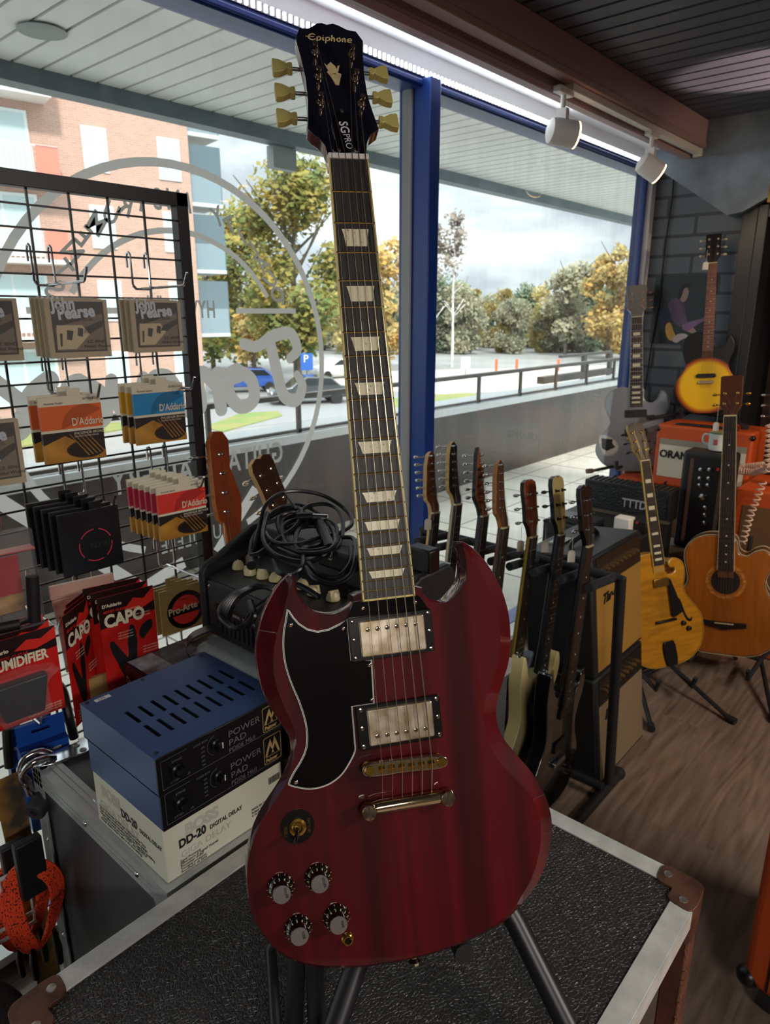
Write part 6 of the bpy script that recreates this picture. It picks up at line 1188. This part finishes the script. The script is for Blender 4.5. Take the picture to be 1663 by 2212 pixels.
for y in (1.45, .725):
    RT_('side_frame', [(1.86, y, -.735), (1.93, y, -1.44), (1.93, y, -1.485)], .016, RKM); RT_('side_foot', [(2.0, y, -1.482), (1.55, y, -1.482)], .016, RKM); RT_('side_strut', [(1.60, y, -1.47), (1.60, y, -1.44)], .014, RKM)
    MB().ball((1.54-1.80, y-1.0, .022), .022, 8).build('rubber_foot', RUB, rk); MB().ball((2.01-1.80, y-1.0, .022), .022, 8).build('rubber_foot', RUB, rk)
for (a, b, d), lab in (((1127, 1130, 2.1), 'white price tag between the fourth and fifth rack guitars'), ((1180, 1130, 2.05), 'white price tag left of the cream headstock'), ((1238, 1150, 2.0), 'white price tag hanging low left of the darkest headstock'), ((979, 1088, 2.2), 'small white price tag between the two leftmost rack guitars'), ((925, 1085, 2.2), 'white thread tag left of the leftmost rack guitar')):
    price_tag(P(a, b, d=d), lab, ln=.03 if a in (979,) else .055, w_=.022, turn=-.8)
# silver single-cut on the amp stack, sunburst single-cut beside it
def face(px_b, px_t, X, LN_total, yaw=0, back=0):
    b, t_ = P(*px_b, X=X), P(*px_t, X=X+back); y = (t_-b).normalized(); s = (t_-b).length/LN_total
    x = Matrix.Rotation(R(yaw), 3, 'Z') @ V((0, -1, 0)); return FRY(b, x, y) @ Matrix.Scale(s, 4)
SIL = mat('#8f9398', .3, .55, coat=1); bl_ = mat('#0d0d0e', .4)
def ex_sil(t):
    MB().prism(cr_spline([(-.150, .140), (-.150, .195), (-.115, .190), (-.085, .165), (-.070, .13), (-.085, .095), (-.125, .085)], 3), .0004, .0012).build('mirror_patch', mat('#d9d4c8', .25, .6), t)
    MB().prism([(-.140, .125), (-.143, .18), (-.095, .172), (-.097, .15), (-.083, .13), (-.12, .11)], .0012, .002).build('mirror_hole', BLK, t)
guitar('electric_guitar', 'silver grey single-cutaway guitar with block inlays, high up in front of the window end', face((1372, 1017), (1376, 612), 3.78, .97, yaw=24, back=.06) @ Matrix.Diagonal((1.22, 1, 1, 1)), 'single', SIL, th=.05, LN=.80, scl=.628, head='open', hm=mat('#7d8084', .35, .4), hb=SIL, neckm=SIL, fbm_=mat('#2a1a14', .5), bind=mat('#d6d2c2', .4), pk=((.305, .09, .04, bl_), (.205, .09, .04, bl_)), inlay='block', knobs=((.085, .145, .01, CHR), (.11, .105, .01, CHR), (.065, .10, .01, CHR), (.09, .185, .006, CHR)), tm=mat('#b58f78', .25, .8), extra=ex_sil)
def burst():
    m = bpy.data.materials.new('sunburst'); m.use_nodes = True; t = m.node_tree; b = t.nodes['Principled BSDF']; l = t.links.new
    tcn = N(t, 'ShaderNodeTexCoord'); mpn = N(t, 'ShaderNodeMapping'); mpn.inputs['Location'].default_value = (0, -.90, 0); mpn.inputs['Scale'].default_value = (6.0, 5.9, 0); g = N(t, 'ShaderNodeTexGradient'); g.gradient_type = 'SPHERICAL'
    l(tcn.outputs['Object'], mpn.inputs[0]); l(mpn.outputs[0], g.inputs[0]); r = N(t, 'ShaderNodeValToRGB'); el = r.color_ramp.elements; el[0].position = .06; el[0].color = lin('#080504'); el[1].position = .26; el[1].color = lin('#f2c20c'); k = el.new(.15); k.color = lin('#b8560a')
    l(g.outputs[0], r.inputs[0]); l(r.outputs[0], b.inputs['Base Color']); b.inputs['Roughness'].default_value = .35; b.inputs['Coat Weight'].default_value = .25; return m
def ex_jr(t): MB().prism([(-.045, -.008), (-.052, 0), (-.045, .014), (.045, .014), (.052, 0), (.045, -.008)], .0, .011, M=Matrix.Translation((0, .205, 0))).build('dogear_pickup', bl_, t, bevel=.002)
guitar('electric_guitar', 'yellow and black sunburst single-cutaway guitar on a stand above the orange amplifier', face((1520, 893), (1543, 503), 3.82, .955, yaw=20, back=.03), 'single', burst(), th=.045, LN=.80, scl=.628, side=bl_, head='slab', hm=bl_, hb=bl_, neckm=WLN, fbm_=mat('#8a5238', .5, var=.2, vscale=30), tm=mat('#c9b59a', .3, .8), both=mat('#e6dcb8', .4), extra=ex_jr, bridge=True)
# stands (cradle with two padded arms)
def stand(label, b, w_=.20, dpt=.16, hgt=.18, ht=.42, M=None, name='guitar_stand', th=.05):
    t = thing(name, label, 'guitar stand', M=M if M is not None else FR(b, (0, 1, 0), (-1, 0, 0)), group=None)
    # local x to the right of the viewer, y towards the viewer, z up, origin on the ground below the cradle
    for s in (-1, 1):
        MB().tube([(s*w_*.55, -th-.05, hgt+.05), (s*w_*.45, -th-.03, hgt), (s*w_*.45, .04, hgt-.01), (s*w_*.45, .055, hgt+.035)], .0095, 10).build('cradle_arm', FOAM, t)
        MB().tube([(s*w_*.45, -th-.03, hgt), (s*w_*.95, dpt, .012)], .009, 10).build('leg', RKM, t); MB().tube([(s*w_*.92, dpt-.012, .014), (s*w_*1.0, dpt+.02, .014)], .014, 10).build('rubber_foot', RUB, t)
    MB().tube([(0, -th-.04, hgt), (0, -th-.13, .012)], .009, 10).build('leg', RKM, t); MB().tube([(0, -th-.04, hgt-.015), (0, -th-.07, ht)], .009, 10).build('upright', RKM, t); MB().tube([(-w_*.45, -th-.03, hgt), (w_*.45, -th-.03, hgt)], .009, 10).build('cross_bar', RKM, t)
    return t
b1 = P(1372, 1030, X=3.72); stand('black stand carrying the silver guitar on the orange cabinet', (3.74, b1.y, -.861), .22, .14, .035, .25)
b2 = P(1520, 905, X=3.80); stand('black stand carrying the sunburst guitar on the orange amplifier', (3.82, b2.y, -.545), .24, .14, .03, .25)
# orange amps
ORG = mat('#bf4e1b', .5, bump=.35, bscale=300, var=.06, vscale=4); GRB = mat('#6a4a2c', .8, bump=.5, bscale=300); CRP = mat('#cfcab6', .5)
def XB_(name, label, cat, x0, x1, y0, y1, z0, z1, m, part='cabinet', bevel=.012, **k):
    t = thing(name, label, cat, (x0, (y0+y1)/2, z0), **k); B(0, x1-x0, -(y1-y0)/2, (y1-y0)/2, 0, z1-z0).build(part, m, t, bevel=bevel, seg=3); return t
def FX(y, z, x=-.001): return FR((x, y, z), (0, -1, 0), (0, 0, 1))
oh = XB_('amp_head', 'orange amplifier head with a cream front, under the sunburst guitar', 'amplifier', 3.58, 3.84, .83, 1.285, -.860, -.545, ORG)
B(-.003, .001, -.205, .205, .05, .245).build('front_panel', CRP, oh); B(-.004, -.001, -.205, .205, .215, .245).build('vent_strip', mat('#8d8a7e', .5), oh); text(oh, 'maker_name', 'ORANGE', .052, BLKM, FX(.20, .150, -.004), .001, off=.002, sx=.95); B(-.005, -.001, -.205, .05, .055, .125).build('lower_panel', CRP, oh)
MB().tube(cr_spline([(.02, .15, .298), (.03, .12, .318), (.03, -.12, .318), (.02, -.15, .298)], 4, False), .009, 8).build('strap_handle', BLK, oh)
for y in (-.12, -.16): MB().cyl((-.005, y, .19), (-.02, y, .192), .006, n=10).build('toggle_switch', CHR, oh)
for y in (-.222, .222): MB().ball((.006, y, .29), .014, 6).build('corner_guard', BLK, oh)
oc1 = XB_('speaker_cabinet', 'orange speaker cabinet under the orange amplifier head', 'cabinet', 3.56, 3.9, .80, 1.50, FL, -.862, ORG); B(-.003, .001, -.30, .30, .05, .60).build('grille_cloth', GRB, oc1)
for y in (-.33, .33): MB().ball((.01, y, .64), .018, 6).build('corner_guard', BLK, oc1)
oc2 = XB_('speaker_cabinet', 'orange speaker cabinet beside the doorway, draped with a coiled cord', 'cabinet', 3.25, 3.62, .30, .795, FL, -.738, ORG); B(-.003, .001, -.21, .21, .06, .69).build('grille_cloth', GRB, oc2)
# mesh fronted amp and the black cabinet under it
kb = XB_('speaker_cabinet', 'black speaker cabinet behind the guitar rack, carrying the mesh-fronted amp', 'cabinet', 2.72, 3.11, 1.00, 1.44, FL, -.892, BT, bevel=.008); B(-.003, .001, -.2, .2, .05, .55).build('grille_cloth', GRL, kb)
ta = XB_('amp_head', 'small black amp with a perforated metal front and light logo letters', 'amplifier', 3.0, 3.11, .985, 1.385, -.888, -.745, mat('#1b1c1e', .4), bevel=.005); me_ = mat('#35373a', .3, .6, bump=1, bscale=140, bkind='voronoi')
B(-.004, .001, -.185, .185, .015, .125).build('mesh_front', me_, ta); text(ta, 'logo_letters', 'TTTD', .055, mat('#a9abae', .4), FX(.012, .045, -.006), .001, off=.001, sx=.8)
mb = MB()
for i in range(16): mb.box(.012, .10, -.19+i*.0245, -.183+i*.0245, .143, .147)
mb.build('top_vents', BLKM, ta); B(-.001, .03, -.199, .199, -.004, .012).build('lower_strip', mat('#5a5444', .5), ta)
wc = tag(B(-.03, .03, -.035, .035, 0, .06).build('plug_adapter', WHT, bevel=.006), 'white cube-shaped plug standing on the black cabinet', 'adapter'); wc.location = (2.80, 1.10, -.892)
pdl = thing('effect_pedal', 'flat black pedal lying on the black cabinet behind the rack', 'pedal', (2.78, 1.29, -.892)); B(-.05, .05, -.09, .09, 0, .03).build('pedal_body', mat('#24272b', .35), pdl, bevel=.005)
pd2 = thing('effect_pedal', 'black pedal next to the white plug, with a red lamp', 'pedal', (2.86, 1.05, -.892)); B(-.05, .05, -.04, .03, 0, .05).build('pedal_body', BLKM, pd2, bevel=.005); MB().ball((-.05, 0, .04), .006, 6).build('red_lamp', mat('#b0121c', .3), pd2)
# amp standing on its end, mug on top
g1 = XB_('storage_box', 'pale grey box under the upended black amp', 'box', 3.13, 3.24, .84, 1.09, FL, -1.02, mat('#a8a596', .6), bevel=.004)
va = thing('amp_head', 'black amp head standing on its end, with a column of chrome knobs', 'amplifier', (3.12, .955, -1.018)); hz_ = P(1500, 975, X=3.12).z+1.018
yl, yr = P(1455, 1150, X=3.12).y-.955, P(1562, 1150, X=3.12).y-.955
B(0, .12, yr, yl, 0, hz_).build('cabinet', BT, va, bevel=.014, seg=3); B(-.003, .001, yr+.025, yl-.03, .02, hz_-.025).build('front_panel', mat('#0d0d0e', .3), va); B(-.004, .001, yl-.05, yl-.035, .03, hz_-.03).build('bronze_strip', mat('#5b4038', .4), va); B(-.004, .001, yr+.03, yr+.045, .03, hz_-.03).build('bronze_strip', mat('#4a3c38', .4), va)
for pxk in ((1515, 1014), (1534, 1014), (1513, 1033), (1532, 1033), (1512, 1048), (1530, 1048), (1524, 1096), (1523, 1112), (1522, 1129)):
    k = P(*pxk, X=3.115); MB().lathe([(.010, 0), (.009, .012), (.002, .014)], (-.003, k.y-.955, k.z+1.018), (-1, 0, 0), n=14).build('control_knob', CHR, va)
k = P(1518, 1073, X=3.115); MB().lathe([(.017, 0), (.014, .016), (.002, .018)], (-.003, k.y-.955, k.z+1.018), (-1, 0, 0), n=18).build('control_knob', CHR, va)
k = P(1550, 1014, X=3.115); B(-.006, -.002, k.y-.955-.004, k.y-.955+.004, k.z+1.012, k.z+1.024).build('power_lamp', mat('#c02018', .3), va)
mg = P(1552, 970, X=3.2); mug = thing('enamel_mug', 'white enamel mug with a red print and green rim, on the upended amp', 'mug', (3.2, mg.y, -1.018+hz_)); wl = mat('#d9dedd', .25)
MB().lathe([(.030, 0), (.042, .006), (.044, .03), (.043, .078), (.044, .08), (.041, .08), (.040, .03), (.03, .008), (.001, .006)], n=28).build('mug_body', wl, mug); MB().lathe([(.0435, .077), (.0448, .079), (.0448, .082), (.041, .082)], n=28).build('rim', mat('#2c6a58', .3), mug); MB().tube(cr_spline([(0, .042, .065), (0, .065, .065), (0, .068, .035), (0, .042, .022)], 4, False), .005, 8).build('handle', wl, mug)
MB().add([(-.0446*math.cos(a), .0446*math.sin(a), z) for z in (.03, .055) for a in (-.1, .0, .1, .2, .3)], [(i, i+1, 6+i, 5+i) for i in range(4)]).build('red_print', mat('#b8564e', .5), mug)
pt = P(1535, 900, d=3.3); price_tag(P(1553, 872, X=3.0), 'cream price tag above the white mug, left of the acoustic neck', ln=.075, w_=.022, turn=-1.5)
price_tag(P(1528, 540, X=3.75), 'price tag hanging beside the sunburst guitar neck', ln=.055, w_=.026, turn=-1.5)
# combos: gold grille over tan grille
def combo(label, z0, z1, grl, logo, dk):
    t = thing('combo_amp', label, 'amplifier', (2.11, .752+(z0-FL)*.114, z0)); t.rotation_euler = (-R(6.5), 0, 0); h = z1-z0
    B(-.20, .185, .0, .24, 0, h).build('cabinet', BT, t, bevel=.008, seg=2); cs = h*.26
    B(-.17, .165, -.002, .004, h-cs, h-.012).build('control_panel', dk, t)
    B(-.175, .170, -.004, .002, .015, h-cs-.004).build('grille_cloth', grl, t, bevel=.002)
    for i in range(9): MB().lathe([(.009, 0), (.008, .006), (.005, .014), (.001, .015)], (-.14+i*.033, -.002, h-cs*.55), (0, -1, 0), n=12).build('control_knob', mat('#8a6f4a', .3, .7), t)
    text(t, 'script_logo', logo, .045, BLKM, FR((-.14, -.005, h*.58), (1, 0, .05), (0, 0, 1)), .0015, shear=.4, off=.001); return t
combo('black combo amp with tan grille cloth, lower of the two behind the rack', FL+.006, -1.118, mat('#7c6a50', .8, bump=.3, bscale=300), 'Blues', mat('#14100d', .4))
cu = combo('black combo amp with gold grille cloth, upper of the two behind the rack', -1.115, -.715, mat('#9a722c', .75, bump=.3, bscale=300), 'Thr-tone', mat('#2c2118', .4))
MB().tube(cr_spline([(-.12, .11, .395), (-.09, .11, .418), (.05, .11, .418), (.08, .11, .395)], 4, False), .009, 8).build('handle', BLK, cu); B(-.10, -.02, .15, .2, .399, .406).build('lid_sticker', mat('#a9b0b4', .5), cu)
# acoustic bass, archtop and the dark red one behind
AMB = mat('#96520f', .35, var=.12, vscale=5, coat=1, stretch=(14, 1, 4)); FLM = mat('#b57c16', .3, var=.18, vscale=9, coat=1, stretch=(1, 6, 2)); IVB = mat('#d8cca6', .4)
def ex_ac(t):
    for r0, r1, m_3, z in ((0, .052, mat('#140a06', .9), .0006), ):
        MB().poly([(r1*math.cos(R(a)), .300+r1*math.sin(R(a)), z) for a in range(0, 360, 10)]).build('soundhole', m_3, t)
    for r0, r1 in ((.055, .057), (.060, .072)):
        mb = MB()
        for a in range(0, 360, 10): mb.poly([(r*math.cos(R(b)), .300+r*math.sin(R(b)), .0008) for r, b in ((r0, a), (r1, a), (r1, a+10), (r0, a+10))])
        mb.build('rosette', mat('#a86a2c', .4, var=.4, vscale=90), t)
    MB().prism([(-.080, .120), (-.078, .138), (-.045, .136), (.045, .136), (.078, .138), (.080, .120), (.03, .112), (0, .104), (-.03, .112)], 0, .009).build('bridge', mat('#1c1210', .4), t, bevel=.001); B(-.034, .034, .129, .132, .009, .013).build('saddle', IVB, t)
    for i in range(4): MB().ball((-.024+i*.016, .121, .010), .003, 5).build('bridge_pin', BLK, t)
guitar('acoustic_bass', 'amber acoustic cutaway bass guitar with four tuners, on a stand by the doorway', face((1562, 1414), (1580, 810), 2.92, 1.10, yaw=11, back=.10), 'acoustic', AMB, th=.095, LN=.945, scl=.815, head='slab', hm=mat('#4a2616', .35), hb=WLN, neckm=WLN, bind=IVB, ntun=4, tm=GOLD, nf=21, fbw=(.043, .058), side=WLN, extra=ex_ac, cat='bass guitar', bridge=False, fbend=.345)
def ex_ar(t):
    MB().prism([(-.02, .0), (.028, .0), (.034, .03), (.030, .085), (.022, .105), (-.024, .105), (-.032, .085), (-.028, .03)], .004, .010).build('tailpiece', BLK, t, bevel=.002)
    MB().prism([(.032, .37), (.045, .36), (.065, .30), (.085, .215), (.045, .200), (.032, .21)], .010, .013).build('pickguard', BLK, t); B(-.036, .034, .338, .372, .002, .014).build('pickup', mat('#b9904a', .25, .9), t, bevel=.002); B(-.05, .05, .186, .196, 0, .016).build('bridge', BLK, t, bevel=.002)
    MB().prism(cr_spline([(.082, .275), (.092, .262), (.098, .24), (.104, .215), (.116, .185), (.130, .176), (.137, .184), (.140, .176), (.130, .164), (.112, .172), (.098, .200), (.090, .232)], 2), .0005, .001).build('sound_hole', BLK, t)
    for a, b in ((.088, .165), (.112, .138)): MB().lathe([(.011, 0), (.009, .013), (.002, .015)], (a, b, 0), n=16).build('control_knob', BLK, t)
guitar('archtop_guitar', 'honey yellow archtop guitar with a curled horn and black tailpiece, on a stand', face((1449, 1437), (1381, 920), 2.60, 1.02, yaw=60, back=.10), 'arch', FLM, th=.075, LN=.87, scl=.635, head='open', hm=BKS, hb=mat('#c9a04a', .4), neckm=mat('#b98c3c', .4), bind=mat('#e0c05a', .4), tm=GOLD, both=BLK, nf=20, extra=ex_ar, side=mat('#b07a28', .35), bridge=False, inlay='block')
guitar('acoustic_guitar', 'dark red guitar half hidden behind the acoustic bass, at the right picture edge', face((1668, 1420), (1690, 830), 3.35, 1.06, yaw=12, back=.05), 'acoustic', mat('#7a0f18', .3, coat=1), th=.08, LN=.90, scl=.65, head='slab', hm=BKS, hb=BKS, neckm=WLN)
stand('black stand under the amber acoustic bass', (2.90, P(1562, 1414, X=2.92).y, FL), .26, .17, .085, .60, th=.12)
stand('black stand under the honey yellow archtop', (2.60, P(1449, 1437, X=2.60).y, FL), .17, .17, .095, .55, th=.10, M=FR((2.60, P(1449, 1437, X=2.60).y, FL), Matrix.Rotation(R(50), 3, 'Z') @ V((0, 1, 0)), Matrix.Rotation(R(50), 3, 'Z') @ V((-1, 0, 0))))
# heads of two instruments behind the black amp
def hplace(px_nut, px_top, Y, ln, yaw): 
    a, b = P(*px_nut, Y=Y), P(*px_top, Y=Y); y = (b-a).normalized(); x = Matrix.Rotation(R(yaw), 3, 'Z') @ V((1, 0, 0)); z_ = a-y*ln; return FRY(z_, x, y)
ORH = mat('#b3601c', .3, var=.25, vscale=9, coat=1, stretch=(5, 1, 1))
guitar('bass_guitar', 'bass guitar with a glossy orange-brown four-in-line headstock behind the black amp', hplace((507, 1190), (505, 978), 1.25, .86, 6), 'double', ORH, LN=.86, scl=.70, head='bass', hm=mat('#7c3208', .35, var=.25, vscale=9), hb=mat('#c8701e', .4), neckm=mat('#a4500f', .4), nf=18, cat='bass guitar')
guitar('electric_guitar', 'guitar with a dark brown headstock and a round crest, behind the cable tangle', hplace((612, 1120), (590, 1030), 1.30, .80, 12), 'single', BKS, LN=.80, head='open', hm=mat('#3a1f14', .35), hb=mat('#d0a468', .4), neckm=mat('#d0a468', .4), tm=NICK)
price_tag(P(483, 1130, Y=1.18), 'white price tag on a thread beside the orange-brown headstock', ln=.07, w_=.03)
# big orange cabinet at the right edge, poster, wall cable, coiled cord
ob = thing('speaker_cabinet', 'tall orange speaker cabinet cut by the right picture edge, nearest the camera', 'cabinet', (1.437, .20, FL)); ob.rotation_euler = (0, 0, R(-14))
B(0, .38, -.72, 0, .06, .98).build('cabinet', ORG, ob, bevel=.022, seg=4); B(-.002, .0, -.69, -.055, .10, .94).build('front_frame', mat('#c24f18', .5), ob); 
for y in (-.05, -.62): MB().cyl((.04, y-.015, .03), (.04, y+.015, .03), .03, n=20).build('castor', RUB, ob); 
for y in (-.012, -.70): MB().ball((.012, y, .075), .026, 8, sc=(1, 1, .9)).build('corner_guard', BLK, ob)
B(-.0035, -.0015, -.060, -.056, .08, .96).build('seam', BLKM, ob)
po = thing('poster', 'dark concert poster of a guitarist bending over a guitar, on the far wall', 'poster', (3.994, 1.37, .013)); B(-.002, .002, -.158, .158, -.177, .177).build('sheet', mat('#141a1c', .3), po)
def PO(name, pts, c, lay): MB().poly([(-.002-.0004*lay, .158-a*.316, .177-b*.354) for a, b in cr_spline(pts, 3)]).build(name, mat(c, .5), po)
PO('figure_print', [(.26, .44), (.32, .33), (.44, .32), (.53, .42), (.58, .58), (.60, .70), (.50, .74), (.38, .66), (.30, .58)], '#5d4a66', 1); PO('figure_print', [(.10, .55), (.24, .44), (.32, .56), (.36, .72), (.30, .84), (.20, .80), (.14, .68)], '#232a44', 2)
PO('sleeve_print', [(.36, .38), (.44, .36), (.56, .56), (.66, .74), (.60, .77), (.46, .62)], '#6b5270', 3); PO('arm_print', [(.54, .72), (.66, .72), (.78, .80), (.74, .84), (.62, .80)], '#a5857c', 4)
PO('head_print', [(.44, .18), (.52, .16), (.58, .21), (.575, .31), (.52, .38), (.45, .33)], '#a58a80', 4); PO('hair_print', [(.42, .22), (.46, .13), (.55, .11), (.60, .15), (.53, .17), (.49, .21), (.47, .30), (.42, .34)], '#1c1a1c', 5)
PO('instrument_print', [(.26, .72), (.33, .68), (.40, .80), (.46, .92), (.36, .95), (.28, .86)], '#c59a4a', 5); PO('instrument_print', [(.54, .76), (.62, .68), (.84, .62), (.97, .57), (.97, .61), (.80, .70), (.64, .80)], '#83668c', 5); PO('glow_print', [(.40, .95), (.46, .86), (.58, .84), (.66, .88), (.56, .93), (.48, .98)], '#bfb4b8', 6)
wcb = thing('wall_cable', 'thin black cable hanging down the dark block wall', 'cable', (3.985, 1.46, .75)); MB().tube([P(a, b, X=3.985)-V((3.985, 1.46, .75)) for a, b in ((1458, 345), (1452, 430), (1438, 520), (1425, 640), (1408, 740), (1393, 842))], .004, 6).build('cable', BLKM, wcb)
def helix(path, r, turns, wr, m, par, org):
    p = [V(q)-V(org) for q in cr_spline([tuple(q) for q in path], 8, False)]; L_ = [0]
    for i in range(1, len(p)): L_.append(L_[-1]+(p[i]-p[i-1]).length)
    pts = []; n = int(turns*9)
    for i in range(n+1):
        s = L_[-1]*i/n; j = max(k for k in range(len(L_)) if L_[k] <= s+1e-9); j = min(j, len(p)-2); f = (s-L_[j])/max(L_[j+1]-L_[j], 1e-6); c = p[j].lerp(p[j+1], f); t = (p[j+1]-p[j]).normalized(); u = t.cross(V((.3, .2, .9))).normalized(); v = t.cross(u); a = 2*PI*turns*i/n; pts.append(c+(u*math.cos(a)+v*math.sin(a))*r)
    MB().tube(pts, wr, 6).build('coiled_cord', m, par)
PKC = mat('#d9b9a6', .45); og = (3.2, .75, -.74); cdd = thing('spiral_cord', 'pale pink coiled telephone-style cord draped over the orange cabinet', 'cord', og)
helix([P(1648, 1040, X=3.18), P(1635, 1075, X=3.17), P(1618, 1120, X=3.16), P(1603, 1175, X=3.16)], .014, 12, .0032, PKC, cdd, og)
helix([P(1578, 1014, X=3.26), P(1600, 1018, X=3.25), P(1630, 1020, X=3.24), P(1663, 1012, X=3.2)], .013, 18, .003, PKC, cdd, og)
helix([P(1661, 915, X=3.2), P(1660, 960, X=3.2), P(1657, 1010, X=3.2)], .012, 9, .004, PKC, cdd, og)
helix([P(1580, 1006, X=3.26), P(1610, 1008, X=3.28), P(1650, 1004, X=3.26)], .012, 14, .003, PKC, cdd, og)

for i, (lx, ly) in enumerate(((3.0, -.6), (2.2, -.9), (3.3, -1.2))):  # housings made for the added warm fill spots
    sp_ = thing('fill_spotlight', ('white ceiling spotlight added as fill over the right side of the shop', 'white ceiling spotlight added as fill nearest the camera side', 'white ceiling spotlight added as fill farthest into the room')[i], 'spotlight', (lx, ly, .84)); MB().cyl((0, 0, -.07), (0, 0, .06), .04, n=20).build('lamp_housing', WHT, sp_); MB().cyl((0, 0, -.072), (0, 0, -.071), .034, n=20).build('bulb', warm, sp_)
us = thing('floor_spotlight', 'small spotlight clamped by the doorway and turned up to the ceiling', 'spotlight', (3.45, .35, .24)); MB().cyl((0, 0, 0), (-.01, .04, .045), .03, n=16).build('lamp_housing', BLK, us); MB().cyl((.0, -.02, 0), (.0, -.02, -1.74), .012, n=10).build('pole', BLK, us); MB().cyl((0, -.02, -1.74), (0, -.02, -1.72), .12, n=24).build('base', BLK, us)
